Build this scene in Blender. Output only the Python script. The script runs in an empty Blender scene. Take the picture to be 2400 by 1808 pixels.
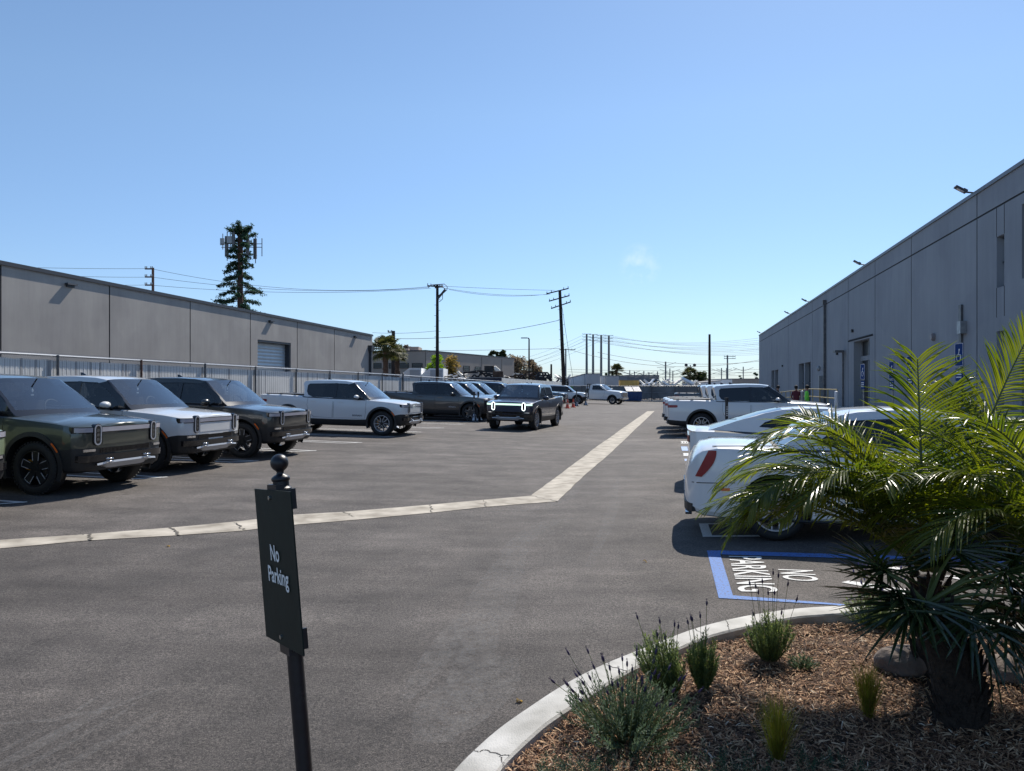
import bpy, bmesh, math, random
import numpy as np
from mathutils import Vector, Matrix
random.seed(7); RS = np.random.RandomState(11)
S = bpy.context.scene; COL = S.collection
R = math.radians
# ------------------------------------------------------------------ camera, sky, sun
H = 1.88; F = 1750.0
cam = bpy.data.objects.new('camera', bpy.data.cameras.new('camera')); COL.objects.link(cam)
cam.location = (0, 0, H); cam.rotation_euler = (R(90), 0, 0)
cam.data.lens = 36 * F / 2400; cam.data.sensor_width = 36
cam.data.clip_start = 0.05; cam.data.clip_end = 6000
S.camera = cam
SUN_AZ = math.atan2(0.44, 0.90); SUN_EL = R(47)
W = bpy.data.worlds.new('World'); S.world = W; W.use_nodes = True
nt = W.node_tree; bg = nt.nodes['Background']
sky = nt.nodes.new('ShaderNodeTexSky'); sky.sky_type = 'NISHITA'; sky.sun_disc = False
sky.sun_elevation = SUN_EL; sky.sun_rotation = SUN_AZ
sky.air_density = 1.0; sky.dust_density = 0.15; sky.ozone_density = 1.1; sky.altitude = 0
tint = nt.nodes.new('ShaderNodeMix'); tint.data_type = 'RGBA'; tint.blend_type = 'MULTIPLY'; tint.inputs[0].default_value = 1
tint.inputs[7].default_value = (0.91, 1.01, 1.09, 1)
tcw = nt.nodes.new('ShaderNodeTexCoord'); sep = nt.nodes.new('ShaderNodeSeparateXYZ'); grd = nt.nodes.new('ShaderNodeValToRGB'); t2 = nt.nodes.new('ShaderNodeMix')
nt.links.new(tcw.outputs['Generated'], sep.inputs[0]); nt.links.new(sep.outputs[2], grd.inputs[0]); t2.data_type = 'RGBA'; t2.blend_type = 'MULTIPLY'; t2.inputs[0].default_value = 1
ge = grd.color_ramp.elements; ge[0].position = 0.0; ge[0].color = (.58, .66, .90, 1); ge[1].position = .34; ge[1].color = (1, 1, 1, 1); e3 = ge.new(.10); e3.color = (.76, .81, .95, 1)
nt.links.new(sky.outputs[0], tint.inputs[6]); nt.links.new(tint.outputs[2], t2.inputs[6]); nt.links.new(grd.outputs[0], t2.inputs[7]); # one small faint wisp of cloud right of centre
nrmz = nt.nodes.new('ShaderNodeVectorMath'); nrmz.operation = 'DOT_PRODUCT'; cd = Vector((300/1750, 1, 284/1750)).normalized(); nrmz.inputs[1].default_value = cd
cn = nt.nodes.new('ShaderNodeTexNoise'); cn.inputs['Scale'].default_value = 60; cn.inputs['Detail'].default_value = 6; cm = nt.nodes.new('ShaderNodeMapRange'); cm.inputs[1].default_value = .99955; cm.inputs[2].default_value = 1.0
cr = nt.nodes.new('ShaderNodeMapRange'); cr.inputs[1].default_value = .42; cr.inputs[2].default_value = .75; cx = nt.nodes.new('ShaderNodeMath'); cx.operation = 'MULTIPLY'; cy = nt.nodes.new('ShaderNodeMath'); cy.operation = 'MULTIPLY'; cy.inputs[1].default_value = .28
cmx = nt.nodes.new('ShaderNodeMix'); cmx.data_type = 'RGBA'; cmx.inputs[7].default_value = (9, 9.4, 10, 1)
nt.links.new(tcw.outputs['Generated'], nrmz.inputs[0]); nt.links.new(nrmz.outputs['Value'], cm.inputs[0]); nt.links.new(tcw.outputs['Generated'], cn.inputs[0]); nt.links.new(cn.outputs[0], cr.inputs[0])
nt.links.new(cm.outputs[0], cx.inputs[0]); nt.links.new(cr.outputs[0], cx.inputs[1]); nt.links.new(cx.outputs[0], cy.inputs[0]); nt.links.new(cy.outputs[0], cmx.inputs[0]); nt.links.new(t2.outputs[2], cmx.inputs[6])
nt.links.new(cmx.outputs[2], bg.inputs[0]); bg.inputs[1].default_value = 0.110
sl = bpy.data.lights.new('sun', 'SUN'); sl.energy = 5.0; sl.angle = R(0.5); sl.color = (1.0, 0.935, 0.84)
so = bpy.data.objects.new('sun', sl); COL.objects.link(so)
sd = Vector((math.sin(SUN_AZ) * math.cos(SUN_EL), math.cos(SUN_AZ) * math.cos(SUN_EL), math.sin(SUN_EL)))
so.rotation_euler = sd.to_track_quat('Z', 'Y').to_euler(); so.location = (0, 0, 40)
S.view_settings.view_transform = 'Standard'; S.view_settings.look = 'None'
S.view_settings.exposure = 0.22; S.view_settings.gamma = 1
S.view_settings.use_curve_mapping = False

# ------------------------------------------------------------------ ground frame
KX, KY, MM = 0.54, 12.7, 0.2286
LL = math.hypot(1, MM); DX, DY = MM / LL, 1 / LL; NX, NY = -1 / LL, MM / LL   # d along the lot, n to the left
def uv(X, Y): return ((X-KX)*NX + (Y-KY)*NY, (X-KX)*DX + (Y-KY)*DY)
def xy(u, v): return (KX + u*NX + v*DX, KY + u*NY + v*DY)
def zuv(u, v):
    z = .022*min(u, 16) if u > 0 else .015*min(-u, 12)
    return z - .01*min(max(v-45, 0), 25)
def zg(X, Y): return zuv(*uv(X, Y))
def gp(x, y, off=0.0):
    z = off
    for i in range(60):
        Z = (H-z)*F/(y-904); X = (x-1200)/F*Z; z = .5*z + .5*(zg(X, Z)+off)
    return Vector((X, Z, z))
def pz(x, y, Z): return Vector(((x-1200)/F*Z, Z, H-(y-904)/F*Z))
YAW = math.atan2(-NY, -NX)      # heading of parked vehicles (local +x) : across the lot, to the right

# ------------------------------------------------------------------ materials
def newmat(name):
    m = bpy.data.materials.new(name); m.use_nodes = True
    return m, m.node_tree, m.node_tree.nodes['Principled BSDF']
def mat(name, col, rough=.6, metal=0, coat=0, var=0, vscale=3, bump=0, bscale=40, emit=None, estr=1, spec=.5, alpha=1, col2=None, stretch=None, detail=4, streak=0):
    m, t, b = newmat(name)
    b.inputs['Base Color'].default_value = (*col, 1)
    b.inputs['Roughness'].default_value = rough; b.inputs['Metallic'].default_value = metal
    b.inputs['Coat Weight'].default_value = coat; b.inputs['Coat Roughness'].default_value = .06
    b.inputs['Specular IOR Level'].default_value = spec
    if emit: b.inputs['Emission Color'].default_value = (*emit, 1); b.inputs['Emission Strength'].default_value = estr
    tc = t.nodes.new('ShaderNodeTexCoord'); src = tc.outputs['Object']
    if stretch:
        mp = t.nodes.new('ShaderNodeMapping'); mp.inputs['Scale'].default_value = stretch
        t.links.new(src, mp.inputs[0]); src = mp.outputs[0]
    if var or col2:
        n = t.nodes.new('ShaderNodeTexNoise'); n.inputs['Scale'].default_value = vscale; n.inputs['Detail'].default_value = detail
        t.links.new(src, n.inputs[0])
        r = t.nodes.new('ShaderNodeValToRGB'); r.color_ramp.elements[0].position = .3; r.color_ramp.elements[1].position = .7
        c2 = col2 if col2 else tuple(min(1, c*(1+var)) for c in col); c1 = col if col2 else tuple(c*(1-var) for c in col)
        r.color_ramp.elements[0].color = (*c1, 1); r.color_ramp.elements[1].color = (*c2, 1)
        t.links.new(n.outputs[0], r.inputs[0]); t.links.new(r.outputs[0], b.inputs['Base Color'])
    if streak:      # rain streaks and patched paint, running down the wall
        mp = t.nodes.new('ShaderNodeMapping'); mp.inputs['Scale'].default_value = (1.1, 1.1, .10); t.links.new(tc.outputs['Object'], mp.inputs[0])
        ns = t.nodes.new('ShaderNodeTexNoise'); ns.inputs['Scale'].default_value = 2.2; ns.inputs['Detail'].default_value = 10; ns.inputs['Roughness'].default_value = .68; t.links.new(mp.outputs[0], ns.inputs[0])
        rs = t.nodes.new('ShaderNodeValToRGB'); rs.color_ramp.elements[0].position = .28; rs.color_ramp.elements[0].color = (.91, .91, .92, 1); rs.color_ramp.elements[1].position = .66; rs.color_ramp.elements[1].color = (1.06, 1.06, 1.05, 1); t.links.new(ns.outputs[0], rs.inputs[0])
        vo = t.nodes.new('ShaderNodeTexNoise'); vo.inputs['Scale'].default_value = .35; vo.inputs['Detail'].default_value = 2; t.links.new(tc.outputs['Object'], vo.inputs[0])
        rv = t.nodes.new('ShaderNodeValToRGB'); rv.color_ramp.elements[0].position = .54; rv.color_ramp.elements[0].color = (1, 1, 1, 1); rv.color_ramp.elements[1].position = .58; rv.color_ramp.elements[1].color = (.94, .94, .95, 1); t.links.new(vo.outputs[0], rv.inputs[0])
        prev = b.inputs['Base Color'].links[0].from_socket
        for r_ in (rs, rv):
            x = t.nodes.new('ShaderNodeMix'); x.data_type = 'RGBA'; x.blend_type = 'MULTIPLY'; x.inputs[0].default_value = 1
            t.links.new(prev, x.inputs[6]); t.links.new(r_.outputs[0], x.inputs[7]); prev = x.outputs[2]
        t.links.new(prev, b.inputs['Base Color'])
    if bump:
        n2 = t.nodes.new('ShaderNodeTexNoise'); n2.inputs['Scale'].default_value = bscale; n2.inputs['Detail'].default_value = 5
        t.links.new(src, n2.inputs[0])
        bp = t.nodes.new('ShaderNodeBump'); bp.inputs['Strength'].default_value = bump; bp.inputs['Distance'].default_value = .02
        t.links.new(n2.outputs[0], bp.inputs['Height']); t.links.new(bp.outputs[0], b.inputs['Normal'])
    return m
def glassmat(name, tint, refl=1.0, fbase=.07):
    m = bpy.data.materials.new(name); m.use_nodes = True; t = m.node_tree; t.nodes.clear()
    o = t.nodes.new('ShaderNodeOutputMaterial'); mx = t.nodes.new('ShaderNodeMixShader')
    lw = t.nodes.new('ShaderNodeLayerWeight'); fr = t.nodes.new('ShaderNodeMath'); fr.operation = 'POWER'; fr.inputs[1].default_value = 4.0
    t.links.new(lw.outputs['Facing'], fr.inputs[0])
    tr = t.nodes.new('ShaderNodeBsdfTransparent'); tr.inputs[0].default_value = (*tint, 1)
    gl = t.nodes.new('ShaderNodeBsdfGlossy'); gl.inputs['Roughness'].default_value = .02; gl.inputs[0].default_value = (refl, refl, refl, 1)
    ma = t.nodes.new('ShaderNodeMath'); ma.operation = 'MULTIPLY_ADD'; ma.inputs[1].default_value = .80; ma.inputs[2].default_value = fbase; ma.use_clamp = True
    t.links.new(fr.outputs[0], ma.inputs[0]); t.links.new(ma.outputs[0], mx.inputs[0])
    t.links.new(tr.outputs[0], mx.inputs[1]); t.links.new(gl.outputs[0], mx.inputs[2]); t.links.new(mx.outputs[0], o.inputs[0])
    return m
def leafmat(name, col, col2, trans=.45, gloss=.35, rough=.35, scale=6):
    m, t, b = newmat(name)
    b.inputs['Roughness'].default_value = rough; b.inputs['Specular IOR Level'].default_value = gloss
    tc = t.nodes.new('ShaderNodeTexCoord'); n = t.nodes.new('ShaderNodeTexNoise'); n.inputs['Scale'].default_value = scale
    t.links.new(tc.outputs['Object'], n.inputs[0])
    r = t.nodes.new('ShaderNodeValToRGB'); r.color_ramp.elements[0].position = .35; r.color_ramp.elements[1].position = .65
    r.color_ramp.elements[0].color = (*col, 1); r.color_ramp.elements[1].color = (*col2, 1)
    t.links.new(n.outputs[0], r.inputs[0]); t.links.new(r.outputs[0], b.inputs['Base Color'])
    tl = t.nodes.new('ShaderNodeBsdfTranslucent'); mx = t.nodes.new('ShaderNodeMixShader'); mx.inputs[0].default_value = trans
    hs = t.nodes.new('ShaderNodeHueSaturation'); hs.inputs['Hue'].default_value = .492; hs.inputs['Saturation'].default_value = 1.12; hs.inputs['Value'].default_value = 2.3
    t.links.new(r.outputs[0], hs.inputs['Color']); t.links.new(hs.outputs[0], tl.inputs[0])
    o = t.nodes['Material Output']
    t.links.new(b.outputs[0], mx.inputs[1]); t.links.new(tl.outputs[0], mx.inputs[2]); t.links.new(mx.outputs[0], o.inputs[0])
    return m
def asphalt_mat():
    m, t, b = newmat('asphalt'); N = t.nodes; Lk = t.links
    tc = N.new('ShaderNodeTexCoord')
    def noise(scale, detail=4, mp=None, rough=.55):
        n = N.new('ShaderNodeTexNoise'); n.inputs['Scale'].default_value = scale; n.inputs['Detail'].default_value = detail; n.inputs['Roughness'].default_value = rough
        if mp:
            q = N.new('ShaderNodeMapping'); q.inputs['Rotation'].default_value = (0, 0, mp[0]); q.inputs['Scale'].default_value = (mp[1], mp[2], 1)
            Lk.new(tc.outputs['Object'], q.inputs[0]); Lk.new(q.outputs[0], n.inputs[0])
        else: Lk.new(tc.outputs['Object'], n.inputs[0])
        return n
    def ramp(n, p0, c0, p1, c1):
        r = N.new('ShaderNodeValToRGB'); e = r.color_ramp.elements
        e[0].position = p0; e[1].position = p1; e[0].color = (*c0, 1); e[1].color = (*c1, 1); Lk.new(n.outputs[0], r.inputs[0]); return r
    big = ramp(noise(.22, 8, rough=.6), .32, (.082, .075, .070), .68, (.130, .120, .114))
    mid = ramp(noise(1.1, 10, rough=.68), .30, (.60, .60, .61), .70, (1.30, 1.29, 1.28))
    fine = ramp(noise(140, 3, rough=.8), .36, (.25, .25, .26), .66, (1.8, 1.77, 1.72)); fine2 = ramp(noise(48, 5, rough=.85), .38, (.50, .50, .51), .62, (1.55, 1.53, 1.5))
    tyre = ramp(noise(1.0, 9, (R(62), .22, 1.6), .62), .36, (.80, .79, .79), .64, (1.14, 1.14, 1.14))
    cur = big.outputs[0]
    for r in (mid, fine, fine2, tyre):
        x = N.new('ShaderNodeMix'); x.data_type = 'RGBA'; x.blend_type = 'MULTIPLY'; x.inputs[0].default_value = 1
        Lk.new(cur, x.inputs[6]); Lk.new(r.outputs[0], x.inputs[7]); cur = x.outputs[2]
    st = ramp(noise(.55, 7, (R(35), .5, 1.6), .7), .60, (1, 1, 1), .72, (.62, .61, .61)); du = ramp(noise(.33, 8, (R(58), .28, 1.2), .72), .56, (1, 1, 1), .74, (1.42, 1.40, 1.36))
    oil = ramp(noise(2.3, 3), .70, (1, 1, 1), .78, (.55, .54, .54))
    for r in (st, du, oil):
        x = N.new('ShaderNodeMix'); x.data_type = 'RGBA'; x.blend_type = 'MULTIPLY'; x.inputs[0].default_value = 1
        Lk.new(cur, x.inputs[6]); Lk.new(r.outputs[0], x.inputs[7]); cur = x.outputs[2]
    # scattered pale grit worn into the surface
    vz = N.new('ShaderNodeTexVoronoi'); vz.inputs['Scale'].default_value = 60; Lk.new(tc.outputs['Object'], vz.inputs[0])
    gr = N.new('ShaderNodeValToRGB'); gr.color_ramp.elements[0].position = .03; gr.color_ramp.elements[1].position = .09
    gr.color_ramp.elements[0].color = (.25, .25, .25, 1); gr.color_ramp.elements[1].color = (0, 0, 0, 1); Lk.new(vz.outputs[0], gr.inputs[0])
    x = N.new('ShaderNodeMix'); x.data_type = 'RGBA'; x.blend_type = 'MIX'
    Lk.new(gr.outputs[0], x.inputs[0]); Lk.new(cur, x.inputs[6]); x.inputs[7].default_value = (.22, .21, .2, 1)
    Lk.new(x.outputs[2], b.inputs['Base Color'])
    b.inputs['Roughness'].default_value = .82; b.inputs['Specular IOR Level'].default_value = .35
    bn = noise(75, 5, rough=.85)
    bp = N.new('ShaderNodeBump'); bp.inputs['Strength'].default_value = .9; bp.inputs['Distance'].default_value = .012
    Lk.new(bn.outputs[0], bp.inputs['Height']); Lk.new(bp.outputs[0], b.inputs['Normal'])
    return m
def paintline_mat(name, col, wear=.42):
    m, t, b = newmat(name); N = t.nodes; Lk = t.links
    tc = N.new('ShaderNodeTexCoord'); n = N.new('ShaderNodeTexNoise'); n.inputs['Scale'].default_value = 45; n.inputs['Detail'].default_value = 8; n.inputs['Roughness'].default_value = .75
    Lk.new(tc.outputs['Object'], n.inputs[0]); r = N.new('ShaderNodeValToRGB')
    r.color_ramp.elements[0].position = wear-.04; r.color_ramp.elements[0].color = (.07, .067, .065, 1)
    r.color_ramp.elements[1].position = wear; r.color_ramp.elements[1].color = (*col, 1)
    Lk.new(n.outputs[0], r.inputs[0]); Lk.new(r.outputs[0], b.inputs['Base Color']); b.inputs['Roughness'].default_value = .75
    return m
M = {}
M['asphalt'] = asphalt_mat()
def scuff_mat():
    m, t, b = newmat('tyre scuff'); N = t.nodes; Lk = t.links
    b.inputs['Base Color'].default_value = (.32, .31, .30, 1); b.inputs['Roughness'].default_value = .9
    tc = N.new('ShaderNodeTexCoord'); n = N.new('ShaderNodeTexNoise'); n.inputs['Scale'].default_value = 9; n.inputs['Detail'].default_value = 9; n.inputs['Roughness'].default_value = .8; Lk.new(tc.outputs['Object'], n.inputs[0])
    r = N.new('ShaderNodeValToRGB'); r.color_ramp.elements[0].position = .40; r.color_ramp.elements[1].position = .70; Lk.new(n.outputs[0], r.inputs[0])
    r.color_ramp.elements[1].color = (.24, .24, .24, 1)
    Lk.new(r.outputs[0], b.inputs['Alpha']); return m
M['gutter'] = mat('gutter concrete', (.25, .22, .175), .85, col2=(.55, .50, .42), vscale=3.0, detail=14, bump=.5, bscale=60)
M['kerb'] = mat('kerb concrete', (.34, .33, .30), .85, col2=(.57, .555, .52), vscale=5, detail=14, bump=.3, bscale=120)
M['soil'] = mat('soil', (.055, .030, .017), .95, var=.5, vscale=30, bump=1, bscale=60)
M['white_line'] = paintline_mat('white line paint', (.62, .62, .60))
M['blue_line'] = paintline_mat('blue line paint', (.07, .18, .47), .46)
M['pale_blue'] = paintline_mat('pale blue line paint', (.30, .42, .66), .44)
M['rubber'] = mat('tyre rubber', (.018, .018, .019), .75, bump=.2, bscale=90)
M['plastic'] = mat('dark plastic', (.016, .017, .019), .5, bump=.05, bscale=200)
M['gloss_black'] = mat('gloss black', (.01, .01, .012), .12, coat=.5)
M['liner'] = mat('wheel well liner', (.01, .01, .01), .9)
M['interior'] = mat('interior', (.035, .036, .038), .7)
M['seat'] = mat('seat fabric', (.05, .052, .055), .6)
M['chrome'] = mat('chrome', (.75, .76, .78), .15, metal=1)
M['satin'] = mat('satin aluminium', (.50, .51, .53), .38, metal=.35)
M['rim_dark'] = mat('dark wheel', (.03, .032, .036), .35, metal=.5)
M['rim_bright'] = mat('machined wheel', (.62, .62, .64), .35, metal=.25)
M['caliper'] = mat('amber caliper', (.55, .25, .02), .4)
M['disc'] = mat('brake disc', (.18, .17, .16), .4, metal=.8)
M['amber'] = mat('amber lens', (.7, .14, .02), .2, coat=.5)
M['red_lens'] = mat('red lens', (.26, .006, .010), .35, coat=.25)
M['lamp_grey'] = mat('unlit lamp', (.46, .46, .52), .2, metal=.2, coat=1)
M['lamp_ring'] = mat('unlit lamp ring', (.40, .42, .46), .2, coat=1)
M['lamp_lens'] = mat('lamp lens', (.14, .15, .16), .15, metal=.8)
M['lamp_inner'] = mat('lamp inner', (.05, .055, .06), .1, coat=1)
M['lamp_lit'] = mat('lit lamp', (.9, .95, .95), .3, emit=(.82, .97, .95), estr=3.2)
M['bar_lit'] = mat('lit light bar', (.7, .85, .75), .3, emit=(.62, .92, .74), estr=1.15)
M['windscreen'] = glassmat('windscreen', (.62, .68, .70), fbase=.17)
M['side_glass'] = glassmat('side glass', (.24, .26, .27))
M['dark_glass'] = glassmat('dark glass', (.04, .045, .05))
def paint(name, col, metal=.25, rough=.3): return mat(name, col, rough, metal=metal, coat=1)
P = dict(green=paint('forest green paint', (.044, .054, .042), .1), white=paint('white paint', (.68, .70, .71), 0), grey=paint('dark slate paint', (.026, .030, .030), .1),
         blue=paint('midnight blue paint', (.020, .030, .060)), char=paint('charcoal paint', (.030, .031, .034), .1), lime=paint('pale green paint', (.26, .32, .20)),
         teal=paint('dark teal paint', (.03, .06, .09)))
M['metal_grey'] = mat('galvanised steel', (.30, .31, .32), .45, metal=.6, var=.15, vscale=9)
M['steel_post'] = mat('weathered steel post', (.12, .12, .125), .5, metal=.4, var=.3, vscale=5)
M['rust_post'] = mat('rusty post', (.10, .05, .035), .8, var=.4, vscale=8)
M['slat_rail'] = mat('pale top rail', (.45, .46, .47), .4, metal=.5)
M['slat'] = mat('pale fence slat', (.68, .68, .66), .6, var=.12, vscale=.9)
M['wood_pole'] = mat('creosoted pole wood', (.022, .015, .012), .85, var=.4, vscale=6)
M['steel_pole'] = mat('grey steel pole', (.16, .17, .18), .6)
M['wire'] = mat('wire', (.05, .055, .06), .6)
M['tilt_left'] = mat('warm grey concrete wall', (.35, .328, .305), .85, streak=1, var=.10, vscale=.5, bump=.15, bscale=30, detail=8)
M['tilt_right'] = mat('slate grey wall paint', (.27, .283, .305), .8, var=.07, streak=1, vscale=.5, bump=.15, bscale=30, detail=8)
M['joint'] = mat('panel joint', (.03, .032, .036), .8)
M['cap'] = mat('roof cap metal', (.05, .055, .065), .5, metal=.3)
M['cap_pale'] = mat('slate roof cap', (.15, .16, .18), .5, metal=.2)
M['roof'] = mat('roof sheet', (.25, .25, .25), .9)
M['window_glass'] = mat('building window glass', (.02, .028, .035), .25, spec=.5)
M['window_blue'] = mat('sky reflection window glass', (.62, .74, .84), .15)  # pale sky reflection on the glass, put into its base colour
M['shutter'] = mat('roller shutter', (.50, .55, .57), .45, metal=.2, var=.06, vscale=2)
M['beige'] = mat('beige stucco', (.34, .29, .25), .9, var=.06, vscale=.3)
M['sign_dark'] = mat('black green sign enamel', (.007, .016, .013), .55, spec=.3, var=.2, vscale=20, bump=.02)
M['post_black'] = mat('black powder coat', (.012, .012, .016), .36, bump=.10, bscale=420, var=.35, vscale=30)
M['sign_text'] = mat('white sign lettering', (.88, .88, .86), .6)
M['sign_blue'] = mat('blue sign', (.012, .045, .17), .8, spec=.2)
M['sign_white'] = mat('white sign', (.75, .76, .78), .5)
M['screw'] = mat('steel screw', (.5, .52, .5), .3, metal=1)
M['yellow'] = mat('faded yellow rail', (.38, .29, .10), .6)
M['cont_yellow'] = mat('yellow container', (.62, .42, .13), .6, var=.2, vscale=2)
M['cont_white'] = mat('white trailer panel', (.82, .83, .84), .6, var=.07, vscale=1.2)
M['cont_grey'] = mat('grey ribbed panel', (.50, .51, .53), .7, var=.08, vscale=1.2)
M['navy'] = mat('navy container', (.015, .022, .05), .5)
M['dump_blue'] = mat('blue dumpster', (.015, .06, .18), .5, var=.2, vscale=3)
M['lid'] = mat('pale dumpster lid', (.45, .45, .47), .5)
M['fence_dark'] = mat('dark privacy mesh', (.17, .18, .185), .8, var=.25, vscale=.8)
M['corr'] = mat('pale corrugated sheet', (.66, .66, .63), .6, var=.12, vscale=1.5)
M['scrap'] = mat('scrap metal', (.020, .020, .022), .7, var=.5, vscale=2)
M['scrap_rust'] = mat('rusty scrap', (.07, .042, .03), .8, var=.5, vscale=2)
M['scrap_pale'] = mat('pale scrap sheet', (.78, .74, .67), .7, var=.3, vscale=1)
M['orange'] = mat('orange cone plastic', (.75, .10, .04), .5)
M['skin'] = mat('skin', (.35, .2, .14), .6)
M['cloth_dark'] = mat('dark cloth', (.02, .02, .03), .9)
M['cloth_maroon'] = mat('maroon cloth', (.10, .02, .03), .9)
M['cloth_lime'] = mat('high visibility green cloth', (.2, .75, .08), .8)
M['rock'] = mat('rock', (.11, .085, .07), .9, col2=(.25, .20, .17), vscale=9, bump=.8, bscale=30, detail=9)
M['bark'] = mat('bark', (.055, .035, .022), .9, var=.4, vscale=12, bump=.8, bscale=20)
M['palm_bark'] = mat('palm bark', (.11, .07, .05), .95, var=.4, vscale=6, bump=.6, bscale=12)
M['fibre'] = mat('palm trunk fibre', (.030, .020, .014), .95, var=.5, vscale=40, bump=1, bscale=70)
M['frond'] = leafmat('palm frond', (.050, .080, .012), (.115, .135, .018), .48, .45, .30, 5)
M['frond_dark'] = leafmat('dark fan leaf', (.018, .035, .015), (.035, .060, .022), .22, .8, .22, 8)
M['rachis'] = mat('frond stalk', (.10, .12, .03), .5)
M['dead'] = leafmat('dry leaf', (.20, .13, .04), (.32, .24, .09), .4, .3, .5, 9)
M['lav_leaf'] = leafmat('lavender leaf', (.085, .125, .055), (.15, .19, .06), .35, .3, .6, 20)
M['lav_leaf_dark'] = leafmat('grey lavender leaf', (.050, .080, .048), (.090, .125, .075), .3, .3, .6, 20)
M['lav_flower'] = mat('lavender flower', (.035, .022, .06), .8, var=.4, vscale=90)
M['lav_pale'] = mat('pale lavender flower', (.13, .11, .32), .8)
M['grass'] = leafmat('feather grass', (.13, .13, .02), (.26, .24, .04), .5, .3, .5, 14)
M['rosemary'] = leafmat('rosemary leaf', (.022, .055, .030), (.04, .085, .04), .25, .3, .5, 20)
for nm, c1, c2 in (('conifer', (.018, .045, .028), (.04, .075, .045)), ('tree_green', (.12, .22, .02), (.20, .31, .03)), ('tree_brown', (.17, .14, .04), (.27, .19, .06)),
                   ('tree_pink', (.13, .095, .08), (.20, .17, .10)), ('tree_dark', (.025, .038, .015), (.05, .06, .02)), ('palm_far', (.035, .045, .014), (.085, .085, .03))):
    M[nm] = leafmat(nm+' foliage', c1, c2, .3, .2, .6, 1.2)

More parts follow.
